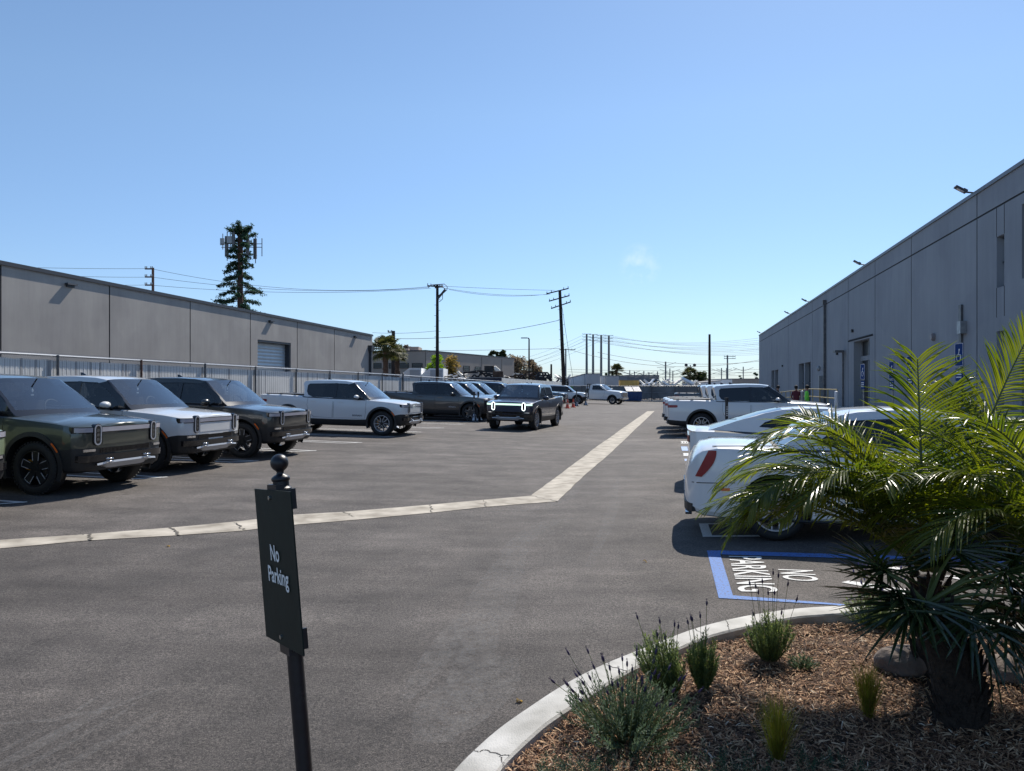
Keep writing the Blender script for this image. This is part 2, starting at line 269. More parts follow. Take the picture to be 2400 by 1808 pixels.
# ------------------------------------------------------------------ mesh builder
def rotz(a): return Matrix.Rotation(a, 3, 'Z')
class MB:
    def __init__(s): s.v = []; s.f = []; s.m = []
    def add(s, vs, fs, mi=0):
        o = len(s.v); s.v += [tuple(p) for p in vs]; s.f += [tuple(i+o for i in f) for f in fs]; s.m += [mi]*len(fs); return s
    def box(s, c, d, rot=None, mi=0, taper=1.0):
        hx, hy, hz = d[0]/2, d[1]/2, d[2]/2; c = Vector(c)
        vs = []
        for sz in (-1, 1):
            k = taper if sz > 0 else 1
            for sx, sy in ((-1, -1), (1, -1), (1, 1), (-1, 1)): vs.append(Vector((sx*hx*k, sy*hy*k, sz*hz)))
        if rot is not None:
            if not isinstance(rot, Matrix): rot = rotz(rot)
            vs = [rot @ v for v in vs]
        return s.add([v+c for v in vs], [(3, 2, 1, 0), (4, 5, 6, 7), (0, 1, 5, 4), (1, 2, 6, 5), (2, 3, 7, 6), (3, 0, 4, 7)], mi)
    def tube(s, pts, rad, n=8, mi=0, cap=True):
        pts = [Vector(p) for p in pts]; k = len(pts)
        if not hasattr(rad, '__len__'): rad = [rad]*k
        vs = []; up = None
        for i, p in enumerate(pts):
            t = (pts[min(i+1, k-1)]-pts[max(i-1, 0)])
            if t.length < 1e-9: t = Vector((0, 0, 1))
            t.normalize()
            a = Vector((0, 0, 1)) if abs(t.z) < .9 else Vector((1, 0, 0))
            if up is not None: a = up
            x = a.cross(t)
            if x.length < 1e-6: x = Vector((1, 0, 0)).cross(t)
            x.normalize(); y = t.cross(x); up = y
            for j in range(n):
                an = 2*math.pi*j/n; vs.append(p + (x*math.cos(an)+y*math.sin(an))*rad[i])
        fs = [(i*n+j, i*n+(j+1) % n, (i+1)*n+(j+1) % n, (i+1)*n+j) for i in range(k-1) for j in range(n)]
        if cap: fs += [tuple(reversed(range(n))), tuple((k-1)*n+j for j in range(n))]
        return s.add(vs, fs, mi)
    def cyl(s, a, b, r, n=12, mi=0): return s.tube([a, b], r, n, mi)
    def lathe(s, prof, n=24, axis='z', c=(0, 0, 0), mi=0, closed=False, caps=True):
        c = Vector(c); vs = []
        for (r, h) in prof:
            for j in range(n):
                a = 2*math.pi*j/n
                if axis == 'z': p = Vector((r*math.cos(a), r*math.sin(a), h))
                else: p = Vector((r*math.cos(a), h, r*math.sin(a)))
                vs.append(p+c)
        k = len(prof); rng = k if closed else k-1
        fs = [(i*n+j, i*n+(j+1) % n, ((i+1) % k)*n+(j+1) % n, ((i+1) % k)*n+j) for i in range(rng) for j in range(n)]
        if not closed and caps:
            if prof[0][0] > 1e-5: fs.append(tuple(range(n)))
            if prof[-1][0] > 1e-5: fs.append(tuple(reversed([(k-1)*n+j for j in range(n)])))
        return s.add(vs, fs, mi)
    def ell(s, c, r, n=12, m=8, mi=0, rot=None):
        c = Vector(c); vs = []
        for i in range(1, m):
            ph = math.pi*i/m
            for j in range(n):
                a = 2*math.pi*j/n; v = Vector((r[0]*math.sin(ph)*math.cos(a), r[1]*math.sin(ph)*math.sin(a), r[2]*math.cos(ph)))
                if rot is not None: v = rot @ v
                vs.append(v+c)
        t = Vector((0, 0, r[2]))
        if rot is not None: t = rot @ t
        vs += [c+t, c-t]; q = (m-1)*n
        fs = [(i*n+j, (i+1)*n+j, (i+1)*n+(j+1) % n, i*n+(j+1) % n) for i in range(m-2) for j in range(n)]
        fs += [(q, j, (j+1) % n) for j in range(n)] + [(q+1, (m-2)*n+(j+1) % n, (m-2)*n+j) for j in range(n)]
        return s.add(vs, fs, mi)
    def prism(s, poly, d, mi=0):
        """poly: 3D points, d: extrusion vector"""
        n = len(poly); d = Vector(d); vs = [Vector(p) for p in poly]; vs += [p+d for p in vs]
        return s.add(vs, [tuple(range(n)), tuple(reversed(range(n, 2*n)))] + [(i, i+n, (i+1) % n+n, (i+1) % n) for i in range(n)], mi)
    def mesh(s, name, mats, smooth=None):
        me = bpy.data.meshes.new(name); me.from_pydata(s.v, [], s.f)
        for x in mats: me.materials.append(x)
        if len(mats) > 1: me.polygons.foreach_set('material_index', s.m)
        bm = bmesh.new(); bm.from_mesh(me)
        if len(s.f) < 60000: bmesh.ops.recalc_face_normals(bm, faces=bm.faces)
        bm.to_mesh(me); bm.free()
        if smooth: shade(me, smooth)
        return me
    def build(s, name, mats, parent=None, smooth=None):
        if not isinstance(mats, (list, tuple)): mats = [mats]
        return link(name, s.mesh(name, mats, smooth), parent)
def shade(me, ang=35):
    me.polygons.foreach_set('use_smooth', [True]*len(me.polygons)); me.set_sharp_from_angle(angle=R(ang)); me.update()
def link(name, me, parent=None):
    o = bpy.data.objects.new(name, me); COL.objects.link(o)
    if parent: o.parent = parent
    return o
def tag(o, label, cat, group=None, kind=None):
    if label: o['label'] = label
    if cat: o['category'] = cat
    if group: o['group'] = group
    if kind: o['kind'] = kind
    return o
def thing(name, label, cat, loc=(0, 0, 0), rz=0, group=None):
    o = bpy.data.objects.new(name, None); COL.objects.link(o); o.location = loc; o.rotation_euler = (0, 0, rz); o.empty_display_size = .3
    return tag(o, label, cat, group)
def struct(o): o['kind'] = 'structure'; return o
KIDS = {}
def copy_tree(o, parent=None):
    c = o.copy(); COL.objects.link(c)
    if parent: c.parent = parent
    for ch in list(o.children): copy_tree(ch, c)
    return c
def textmesh(txt, size=1, bold=0.0, align='CENTER', extrude=.002, sx=1):
    cu = bpy.data.curves.new('t', 'FONT'); cu.body = txt; cu.size = size; cu.offset = bold; cu.align_x = align; cu.extrude = extrude; cu.fill_mode = 'BOTH' if extrude else 'FRONT'
    cu.resolution_u = 4
    o = bpy.data.objects.new('t', cu); COL.objects.link(o); dg = bpy.context.evaluated_depsgraph_get(); dg.update()
    me = bpy.data.meshes.new_from_object(o.evaluated_get(dg)); bpy.data.objects.remove(o); bpy.data.curves.remove(cu)
    return me
def _unused(pts, off=.004):
    return [Vector((p.x, p.y, zg(p.x, p.y)+off)) for p in pts]

# ------------------------------------------------------------------ ground, gutter, markings
mb = MB()
us = [-3000, -400, -60, -12, 0, 16, 60, 400, 3000]; vs_ = [-300, -60, 0, 45, 70, 200, 600, 3500]
P_ = []
for v in vs_:
    for u in us:
        x, y = xy(u, v); P_.append((x, y, zuv(u, v)))
nu = len(us)
mb.add(P_, [(i*nu+j, i*nu+j+1, (i+1)*nu+j+1, (i+1)*nu+j) for i in range(len(vs_)-1) for j in range(nu-1)])
struct(mb.build('ground', M['asphalt']))

def strip(name, left, right, m, off=.006, thick=0):
    b = MB(); A = [Vector((p.x, p.y, zg(p.x, p.y)+off)) for p in left]; B = [Vector((p.x, p.y, zg(p.x, p.y)+off)) for p in right]
    n = len(A); b.add(A+B, [(i, i+1, n+i+1, n+i) for i in range(n-1)])
    return b.build(name, m)
# concrete valley gutter: traced edges resampled, edges slightly ragged
def resample(pts, n):
    P0 = [gp(*p) for p in pts]; d = [0]
    for a, b in zip(P0, P0[1:]): d.append(d[-1]+(b-a).length)
    out = []
    for i in range(n):
        s = d[-1]*i/(n-1); k = max(j for j in range(len(d)) if d[j] <= s+1e-9); k = min(k, len(P0)-2)
        t = (s-d[k])/(d[k+1]-d[k]); out.append(P0[k].lerp(P0[k+1], t))
    return out
GL = [(-420, 1300), (0, 1267), (206, 1253), (400, 1238), (560, 1223), (680, 1208), (805, 1201), (1010, 1184), (1140, 1172), (1244, 1163), (1316, 1110), (1386, 1057), (1460, 1004), (1526, 958.5)]
GR = [(-420, 1324), (0, 1287), (206, 1268), (400, 1257), (560, 1246), (680, 1232), (805, 1222), (1010, 1203), (1140, 1189), (1307, 1176), (1366, 1118), (1436, 1058), (1493, 1003), (1540, 958.5)]
a = []; b = []
for i in range(len(GL)-1):
    for k in range(8):
        t = k/8; j1 = random.uniform(-.012, .012); j2 = random.uniform(-.012, .012)
        p = gp(*[GL[i][q]*(1-t)+GL[i+1][q]*t for q in (0, 1)]); q_ = gp(*[GR[i][q]*(1-t)+GR[i+1][q]*t for q in (0, 1)])
        a.append(p+Vector((j1, j1, 0))); b.append(q_+Vector((j2, j2, 0)))
struct(strip('gutter', a, b, M['gutter']))
# cracks and joints in the gutter
mb = MB()
for (x0, y0, x1, y1, w) in [(206, 1253, 214, 1268, .03), (196, 1256, 150, 1252, .02), (400, 1238, 412, 1246, .03), (412, 1246, 420, 1256, .035), (548, 1227, 566, 1236, .02), (560, 1236, 575, 1243, .02), (805, 1201, 832, 1214, .015),
                         (1010, 1184, 1014, 1203, .015), (1244, 1163, 1307, 1176, .02), (1316, 1110, 1366, 1118, .012), (1386, 1057, 1436, 1058, .012), (1430, 1027, 1466, 1030, .012), (1135, 1172, 1140, 1189, .012)]:
    A = gp(x0, y0); B = gp(x1, y1); prev = None; n = 7
    dv = (B-A); dv.z = 0; nn = Vector((-dv.y, dv.x, 0)).normalized()
    rows = []
    for i in range(n+1):
        p = A.lerp(B, i/n) + nn*random.uniform(-.03, .03)*(0 < i < n)
        ww = w*random.uniform(.4, 1.2); rows += [p+nn*ww/2, p-nn*ww/2]
    rows = [Vector((p.x, p.y, zg(p.x, p.y)+.011)) for p in rows]
    mb.add(rows, [(2*i, 2*i+1, 2*i+3, 2*i+2) for i in range(n)])
struct(mb.build('gutter_crack', mat('crack dirt', (.11, .10, .085), .95)))

def ribbon(mb, pts, w, off=.005, uvspace=True, mi=0):
    """flat painted line through (u,v) points"""
    for (u0, v0), (u1, v1) in zip(pts, pts[1:]):
        l = math.hypot(u1-u0, v1-v0); nx, ny = -(v1-v0)/l*w/2, (u1-u0)/l*w/2
        n = max(1, int(l/1.0)); row = []
        for i in range(n+1):
            t = i/n; u = u0+(u1-u0)*t; v = v0+(v1-v0)*t
            for sgn in (1, -1):
                uu, vv = u+nx*sgn, v+ny*sgn; x, y = xy(uu, vv); row.append((x, y, zuv(uu, vv)+off))
        mb.add(row, [(2*i, 2*i+1, 2*i+3, 2*i+2) for i in range(n)], mi)
mb = MB()
vv = -9.0
for tv in [-6.2, -3.39, -.31, 2.77, 5.53, 8.40, 11.0, 13.62, 16.34, 19.35, 21.6, 24.2, 26.8, 29.6, 32.4, 35.2, 38.0, 43, 45.8, 48.6, 51.4, 54.2, 57, 59.8]:
    ribbon(mb, [(12.6, tv+.0), (7.12, tv)], .09)
    ribbon(mb, [(12.6, tv-.42), (7.50, tv-.42)], .09)
    ribbon(mb, [(7.12, tv+.03), (7.50, tv-.46)], .09, off=.009)
for tv in [14.6, 17.4, 20.2, 23.0, 25.8, 28.6, 31.4, 34.2, 37]:
    ribbon(mb, [(-6.9, tv), (-2.1, tv)], .09); ribbon(mb, [(-6.9, tv-.4), (-2.3, tv-.4)], .09)
struct(mb.build('stall_line', M['white_line']))

def markpoly(mb, pxs, off=.005, mi=0):
    mb.add([Vector((p.x, p.y, zg(p.x, p.y)+off)) for p in [gp(*q) for q in pxs]], [tuple(range(len(pxs)))], mi)
def z7(x, y): return (1560+x/2.633, 1000+y/2.633)
def z6(x, y): return (1500+x/5.53, 860+y/5.53)
mb = MB()
markpoly(mb, [z7(255, 768), z7(330, 768), z7(415, 1045), z7(328, 1062)])
markpoly(mb, [z7(328, 1062), z7(415, 1045), z7(1250, 1112), z7(1250, 1135), z7(1050, 1105)], off=.0055)
markpoly(mb, [z7(330, 768), z7(2250, 826), z7(2250, 850), z7(337, 792)], off=.0055)
for q in [[(575, 1196), (740, 1196), (742, 1222), (580, 1222)], [(600, 1050), (745, 1050), (745, 1085), (605, 1085)]]:
    pass
struct(mb.build('blue_marking', M['blue_line']))
mb = MB()
markpoly(mb, [z7(1140, 818), z7(1235, 822), z7(1480, 885), z7(1400, 885)], off=.006)
markpoly(mb, [z7(1085, 965), z7(1130, 955), z7(1500, 1010), z7(1500, 1042)], off=.006)
markpoly(mb, [z7(1700, 925), z7(1790, 925), z7(2300, 1020), z7(2290, 1045)], off=.006)
markpoly(mb, [z6(525, 966), z6(900, 966), z6(903, 974), z6(528, 974)]); markpoly(mb, [z6(528, 988), z6(905, 988), z6(906, 996), z6(530, 996)])
for k in range(9): markpoly(mb, [z6(540+k*36, 974), z6(556+k*36, 974), z6(558+k*36, 988), z6(543+k*36, 988)])
markpoly(mb, [z6(620, 1036), z6(900, 1036), z6(903, 1090), z6(632, 1090)], off=.006)
markpoly(mb, [z6(558, 1122), z6(900, 1122), z6(902, 1130), z6(560, 1130)]); markpoly(mb, [z6(562, 1150), z6(900, 1150), z6(902, 1158), z6(564, 1158)])
for k in range(8): markpoly(mb, [z6(562+k*40, 1130), z6(590+k*40, 1130), z6(592+k*40, 1150), z6(566+k*40, 1150)], off=.0055)
markpoly(mb, [z6(588, 1260), z6(800, 1260), z6(800, 1272), z6(590, 1272)]); markpoly(mb, [z6(597, 1292), z6(800, 1292), z6(800, 1310), z6(600, 1310)])
for k in range(5): markpoly(mb, [z6(592+k*40, 1272), z6(616+k*40, 1272), z6(620+k*40, 1292), z6(597+k*40, 1292)], off=.0055)
for fr in ([(205, 600), (640, 600), (640, 606), (207, 606)], [(228, 676), (640, 672), (640, 682), (230, 684)], [(205, 600), (262, 604), (288, 678), (230, 682)]): markpoly(mb, [z7(*q) for q in fr], off=.0058)
struct(mb.build('white_marking', M['white_line']))
mb = MB()
markpoly(mb, [z6(530, 1036), z6(612, 1036), z6(624, 1090), z6(545, 1090)])
markpoly(mb, [z6(575, 1196), z6(760, 1196), z6(762, 1222), z6(580, 1222)]); markpoly(mb, [z6(563, 1129), z6(900, 1129), z6(902, 1151), z6(566, 1151)], off=.0045)
struct(mb.build('pale_blue_marking', M['pale_blue']))

def ground_text(txt, c00, c10, c01, c11, name):
    """c00 start/base, c10 end/base, c01 start/top, c11 end/top in pixels"""
    me = textmesh(txt, 1, .012, 'LEFT', 0); cs = np.array([v.co[:] for v in me.vertices])
    x0, y0 = cs[:, 0].min(), cs[:, 1].min(); x1, y1 = cs[:, 0].max(), cs[:, 1].max()
    A, B, C, D = [gp(*p) for p in (c00, c10, c01, c11)]
    for v in me.vertices:
        s = (v.co.x-x0)/(x1-x0); t = (v.co.y-y0)/(y1-y0)
        p = A*(1-s)*(1-t)+B*s*(1-t)+C*(1-s)*t+D*s*t
        v.co = (p.x, p.y, zg(p.x, p.y)+.007)
    me.materials.clear(); me.materials.append(M['white_line']); me.name = name
    return struct(link(name, me))
ground_text('PARKING', z7(387, 803), z7(450, 1022), z7(592, 806), z7(700, 1026), 'pavement_lettering')
ground_text('NO', z7(690, 884), z7(733, 950), z7(912, 892), z7(952, 962), 'pavement_lettering')

mb = MB()
SC = scuff_mat()
def scuff(pts, w):
    P0 = [gp(*p) for p in pts]; rows = []
    for i, p in enumerate(P0):
        d = (P0[min(i+1, len(P0)-1)]-P0[max(i-1, 0)]); nn = Vector((-d.y, d.x, 0)).normalized()*w*.5*math.sin(math.pi*(i+.5)/len(P0))
        for q in (p+nn, p-nn): rows.append((q.x, q.y, zg(q.x, q.y)+.003))
    mb.add(rows, [(2*i, 2*i+1, 2*i+3, 2*i+2) for i in range(len(P0)-1)])
for dx, dy, w in ((0, 0, .10), (40, 12, .05), (-30, -16, .04), (95, 30, .07)):
    scuff([(-60+dx, 1830+dy), (40+dx, 1775+dy), (130+dx, 1725+dy), (215+dx, 1680+dy), (275+dx, 1640+dy)], w)
scuff([(1065, 1560), (1105, 1500), (1140, 1440), (1165, 1380), (1195, 1320), (1240, 1250)], .45)
scuff([(1000, 1740), (1040, 1690), (1090, 1640), (1150, 1590), (1190, 1540)], .5)
scuff([(950, 1640), (1010, 1560), (1050, 1500), (1090, 1440)], .22)
scuff([(1040, 1740), (1075, 1660), (1105, 1580), (1130, 1500), (1160, 1430)], .30)
scuff([(1180, 1300), (1215, 1270), (1250, 1245), (1290, 1225), (1340, 1215)], .3)
scuff([(1380, 1330), (1420, 1240), (1440, 1180), (1446, 1120)], .18)
scuff([(1150, 1200), (1260, 1195), (1330, 1170), (1370, 1120)], .2)
scuff([(-40, 1700), (120, 1690), (260, 1660), (420, 1600)], .05)
struct(mb.build('scuff_mark', SC))

# ------------------------------------------------------------------ planter: kerb, soil, mulch
KO = [(1025, 1850), (1061, 1808), (1101, 1766), (1163, 1710), (1231, 1661), (1325, 1600), (1410, 1557), (1519, 1513), (1628, 1472), (1736, 1445), (1845, 1428), (1930, 1421), (2007, 1419), (2100, 1424), (2220, 1436), (2420, 1462), (2800, 1520)]
KI = [(1140, 1850), (1168, 1808), (1195, 1775), (1257, 1717), (1297, 1685), (1395, 1620), (1475, 1572), (1560, 1533), (1660, 1492), (1755, 1468), (1856, 1448), (1930, 1441), (2007, 1437), (2100, 1442), (2220, 1455), (2420, 1482), (2800, 1545)]
o_ = [gp(x, y, .15) for x, y in KO]; i_ = [gp(x, y, .15) for x, y in KI]
def refine(P0, n=6):
    out = []
    for i in range(len(P0)-1):
        p0 = P0[max(i-1, 0)]; p1 = P0[i]; p2 = P0[i+1]; p3 = P0[min(i+2, len(P0)-1)]
        for k in range(n):
            t = k/n; out.append(.5*((2*p1)+(p2-p0)*t+(2*p0-5*p1+4*p2-p3)*t*t+(3*p1-p0-3*p2+p3)*t**3))
    return out+[P0[-1]]
o2, i2 = refine(o_), refine(i_)
mb = MB(); n = len(o2); rows = []
for a, b in zip(o2, i2):
    d = (b-a).normalized()
    rows += [Vector((a.x, a.y, a.z-.19))-d*.02, Vector((a.x, a.y, a.z-.012))-d*.006, a+d*.012, b-d*.012, Vector((b.x, b.y, b.z-.012)), Vector((b.x, b.y, b.z-.2))]
mb.add(rows, [(6*i+k, 6*i+k+1, 6*(i+1)+k+1, 6*(i+1)+k) for i in range(n-1) for k in range(5)])
struct(mb.build('kerb', M['kerb'], smooth=40))
mb = MB()
for (xa, ya, xb, yb) in [(1110, 1757, 1124, 1761), (1124, 1761, 1135, 1757), (1135, 1757, 1172, 1768), (1172, 1768, 1194, 1770), (1172, 1768, 1176, 1782), (1176, 1782, 1188, 1800), (1412, 1556, 1470, 1572), (1700, 1453, 1712, 1478), (1628, 1472, 1655, 1493)]:
    A = gp(xa, ya, .153); B = gp(xb, yb, .153); d = (B-A); nn = Vector((-d.y, d.x, 0)).normalized()*.0035; r_ = []
    for i in range(8):
        p = A.lerp(B, i/7)+nn*random.uniform(-2, 2)*(0 < i < 7); w = random.uniform(.4, 1.2); r_ += [p+nn*w, p-nn*w]
    mb.add([Vector((p.x, p.y, zg(p.x, p.y)+.1515)) for p in r_], [(2*i, 2*i+1, 2*i+3, 2*i+2) for i in range(7)])
struct(mb.build('kerb_crack', mat('kerb crack', (.06, .055, .05), .95)))
def soilz(x, y):
    # gentle mound away from the kerb
    d = min(((x-p.x)**2+(y-p.y)**2) for p in i2[::3])**.5
    return .125+.06*(1-math.exp(-d/.8))+.012*math.sin(x*7)*math.cos(y*6)
mb = MB(); pol = [Vector((p.x, p.y, 0)) for p in i2]
# soil patch: fan from inner kerb curve toward a far interior point in strips
cen = Vector((3.4, 2.2, 0)); rings = 14; rr = []
far = [Vector((-.1, 1.2, 0)).lerp(Vector((7.5, 1.2, 0)), i/(len(pol)-1)) for i in range(len(pol))]
for a_, b_ in zip(pol, far):
    for k in range(rings+1):
        p = a_.lerp(b_, k/rings); p.z = soilz(p.x, p.y) if k else .06; rr.append(p)
mb.add(rr, [(i*(rings+1)+k, i*(rings+1)+k+1, (i+1)*(rings+1)+k+1, (i+1)*(rings+1)+k) for i in range(len(pol)-1) for k in range(rings)])
struct(mb.build('planting_bed', M['soil'], smooth=60))
# wood chip mulch
ply = [(p.x, p.y) for p in i2]+[(7.5, 1.2), (-.1, 1.2)]
def inside(x, y):
    c = False; j = len(ply)-1
    for i in range(len(ply)):
        xi, yi = ply[i]; xj, yj = ply[j]
        if (yi > y) != (yj > y) and x < (xj-xi)*(y-yi)/(yj-yi)+xi: c = not c
        j = i
    return c
chips = MB(); cnt = 0
while cnt < 46000:
    Y = 2.6+3.9*random.random()**1.25; X = random.uniform(-.35, .78*Y)
    if not inside(X, Y): continue
    cnt += 1
    z = soilz(X, Y)+random.uniform(-.004, .020)
    l = random.uniform(.014, .062)*(1.6 if random.random() < .08 else 1); w = random.uniform(.002, .0075); t = random.uniform(.0015, .004)
    M3 = Matrix.Rotation(random.uniform(0, 6.28), 3, 'Z') @ Matrix.Rotation(random.gauss(0, .35), 3, 'Y') @ Matrix.Rotation(random.uniform(-.8, .8), 3, 'X')
    bend = random.uniform(-.25, .25)*l
    vs = [Vector((-l/2, -w/2, 0)), Vector((-l/2, w/2, 0)), Vector((0, w/2+bend*.3, t)), Vector((0, -w/2+bend*.3, t)), Vector((l/2, w*.3, 0)), Vector((l/2, -w*.3, -t*.5))]
    c = Vector((X, Y, z)); mi = random.choices((0, 1, 2, 3), (3.4, 5, 3.2, .18))[0]
    chips.add([M3 @ v+c for v in vs], [(0, 1, 2, 3), (3, 2, 4, 5)], mi)
mm_ = [mat('chip %d' % i, c, .85) for i, c in enumerate([(.13, .062, .032), (.33, .18, .095), (.56, .37, .22), (.70, .58, .44)])]
tag(chips.build('wood_chip_mulch', mm_), 'brown shredded wood chip mulch covering the planting bed', 'mulch', kind='stuff')

# ------------------------------------------------------------------ vehicles
class Car: pass
def interp(x, xs, ys): return float(np.interp(x, xs, ys))
def make_car(sp):
    """builds one vehicle; returns its Empty. sp: dict of the shape"""
    st = sp['st']; xs = [s[0] for s in st]
    g = lambda x, k: interp(x, xs, [s[k] for s in st])       # 1 w,2 zb,3 lim,4 zs,5 zt,6 r
    W0 = sp['w']; nx = sp['axf']; rx = sp['axr']; wr = sp['wr']
    root = thing(sp['name'], 'x', sp['cat'])
    def half(x):
        w, zb, lim, zs, zt, r = [g(x, k) for k in range(1, 7)]
        w *= W0
        mid = lim+(zs-r-lim)*.45
        return [(0, zb), (max(w-.16, .01), zb), (w-.05, zb+.03), (w-.012, zb+.10), (w-.002, lim), (w+sp.get('hip', 0), mid), (w-.008, zs-r), (w-.3*r, zs-.28*r), (w-r, zs), (max((w-r)*.55, .005), zs+(zt-zs)*.8), (0, zt)]
    def side_y(x, z):
        h = half(x)[3:9]; return interp(z, [p[1] for p in h], [p[0] for p in h])
    dense = sorted(set([round(s[0], 4) for s in st]+[round(v, 3) for v in np.arange(xs[0], xs[-1], .13)]))
    dense = [x for i, x in enumerate(dense) if i == 0 or x-dense[i-1] > .004]
    vs = []; n = 20
    for x in dense:
        h = half(x)
        ring = [(x, -p[0], p[1]) for p in h[1:10]]+[(x, 0, h[10][1])]+[(x, p[0], p[1]) for p in reversed(h[1:10])]+[(x, 0, h[0][1])]
        vs += ring
    mb = MB(); k = len(dense)
    fs = [(i*n+j, i*n+(j+1) % n, (i+1)*n+(j+1) % n, (i+1)*n+j) for i in range(k-1) for j in range(n)]
    fs += [tuple(reversed(range(n))), tuple((k-1)*n+j for j in range(n))]
    mb.add(vs, fs)
    body = mb.build('tmp', [M['plastic'], M['liner']])
    cb = MB()
    for ax in (nx, rx):
        for sy in (-1, 1):
            ar = sp['arch']; m_ = 28; prof = []
            for q in range(m_):
                a_ = 2*math.pi*q/m_; prof.append((ax+ar*math.cos(a_)*(1.0 if math.sin(a_) < 0 else 1.0), wr+.02+ar*math.sin(a_)))
            cb.prism([(px, sy*(W0-.36), pz_) for px, pz_ in prof], (0, sy*.8, 0), 1)
    cut = cb.build('cut', [M['plastic'], M['liner']])
    md = body.modifiers.new('b', 'BOOLEAN'); md.operation = 'DIFFERENCE'; md.object = cut; md.solver = 'EXACT'
    dg = bpy.context.evaluated_depsgraph_get(); dg.update()
    me = bpy.data.meshes.new_from_object(body.evaluated_get(dg))
    bpy.data.objects.remove(body); bpy.data.objects.remove(cut)
    # split the shell into named parts
    V = [v.co.copy() for v in me.vertices]; groups = {}
    cab0, cab1 = sp['cab']
    for p in me.polygons:
        c = p.center; nrm = p.normal
        if p.material_index == 1: key = 'wheel_well'
        elif nrm.z > .55 and c.z > .7 and c.x > cab1-.12 and c.x < xs[-1]-.03 and abs(c.y) < W0-.04: key = 'hood'
        elif nrm.z > .6 and c.z > .7 and cab0 < c.x < cab1+sp.get('bulge', (.15, .04))[0]*.85*(1-(c.y/W0)**2)-.02: key = 'deck'
        elif c.z < g(c.x, 3)-.002 or nrm.z < -.5:
            key = 'front_bumper' if c.x > nx else ('rear_bumper' if c.x < rx else 'side_sill')
        else: key = 'body'
        groups.setdefault(key, []).append(p)
    mats = {'body': None, 'hood': None, 'wheel_well': M['liner'], 'deck': M['interior'], 'front_bumper': M['plastic'], 'rear_bumper': M['plastic'], 'side_sill': M['plastic']}
    if sp.get('painted_bumpers'): mats['front_bumper'] = mats['rear_bumper'] = mats['side_sill'] = None
    nm = {'deck': 'cabin_floor'}
    if 'wheel_well' in groups:
        for p in groups.pop('wheel_well'): groups.setdefault('wheel_well %d%d' % (p.center.x > 0, p.center.y > 0), []).append(p)
    for key, ps in groups.items():
        kk = key; key = key.split()[0]
        b = MB(); idx = {}
        for p in ps:
            f = []
            for vi in p.vertices:
                if vi not in idx: idx[vi] = len(b.v); b.v.append(tuple(V[vi]))
                f.append(idx[vi])
            b.f.append(tuple(f)); b.m.append(0)
        me2 = bpy.data.meshes.new(nm.get(key, key)); me2.from_pydata(b.v, [], b.f); me2.materials.append(mats[key] or P['white']); shade(me2, 32)
        o = link(nm.get(key, key), me2, root)
        if mats[key] is None: o['paint'] = 1
    bpy.data.meshes.remove(me)
    # ---- cabin
    path = sp['path']; rng_ws = sp['ws']; rng_rw = sp['rw']; zb_, zt_ = sp['cz']; wb_, wt_ = sp['cw']
    cw = lambda z: wb_+(wt_-wb_)*max(0, min(1.1, (z-zb_)/(zt_-zb_)))
    bf, br = sp.get('bulge', (.15, .04)); xm = (path[0][0]+path[-1][0])/2
    ts = [-1, -.975, -.92, -.75, -.5, -.25, 0, .25, .5, .75, .92, .975, 1]
    zmax = max(p[1] for p in path)
    fine = []
    for i in range(len(path)-1):
        for q in range(3): fine.append((i+q/3, path[i][0]+(path[i+1][0]-path[i][0])*q/3, path[i][1]+(path[i+1][1]-path[i][1])*q/3))
    fine.append((len(path)-1, *path[-1]))
    def shellpt(x, z, t):
        kz = (z-zb_)/(zmax-zb_); u_ = (x-xm)/(path[-1][0]-xm)
        bx = (bf*max(0, u_) if u_ > 0 else br*u_)*(1-t*t)
        ed = max(0, kz-.6)/.4
        return Vector((x+bx, t*cw(z), z+.035*(1-abs(t)**4)*ed-.03*(abs(t) > .98)*ed))
    cabm = MB(); glassm = {'windscreen': MB(), 'rear_window': MB()}
    def isg(f, t0, t1):
        tm = (t0+t1)/2
        if abs(tm) > .92: return None
        if rng_ws[0]+.15 < f < rng_ws[1]-.30: return 'windscreen'
        if rng_rw[0]+.15 < f < rng_rw[1]-.15: return 'rear_window'
    for i in range(len(fine)-1):
        f = (fine[i][0]+fine[i+1][0])/2
        for j in range(len(ts)-1):
            q = [shellpt(fine[i][1], fine[i][2], ts[j]), shellpt(fine[i+1][1], fine[i+1][2], ts[j]), shellpt(fine[i+1][1], fine[i+1][2], ts[j+1]), shellpt(fine[i][1], fine[i][2], ts[j+1])]
            w = isg(f, ts[j], ts[j+1]); dark = ((f > rng_ws[0]+.9 and f > rng_ws[1]-.34) and abs((ts[j]+ts[j+1])/2) < .95) or (sp.get('black_pillar') and rng_ws[0]+.1 < f < rng_ws[1]-.1 and abs((ts[j]+ts[j+1])/2) > .9)
            (glassm[w] if w else cabm).add(q, [(0, 1, 2, 3)], 1 if dark else 0)
    base = [(path[-1][0], zb_-.06), (path[0][0], zb_-.06)]
    outline = path+base
    wins = sp['windows']
    for sy in (-1, 1):
        bm = bmesh.new(); edges = []
        def loop(pts):
            vv = [bm.verts.new((x, 0, z)) for x, z in pts]
            for a_, b_ in zip(vv, vv[1:]+vv[:1]): edges.append(bm.edges.new((a_, b_)))
        loop(outline)
        for w in wins: loop(w)
        bmesh.ops.triangle_fill(bm, use_beauty=True, use_dissolve=False, edges=edges)
        bm.verts.index_update()
        vs = [Vector((v.co.x, sy*(cw(v.co.z)-(.03*max(0, (v.co.z-zb_)/(zmax-zb_)-.6)/.4*0)), v.co.z-.03*max(0, (v.co.z-zb_)/(zmax-zb_)-.6)/.4*(1 if v.co.z > zt_-.1 else 0))) for v in bm.verts]
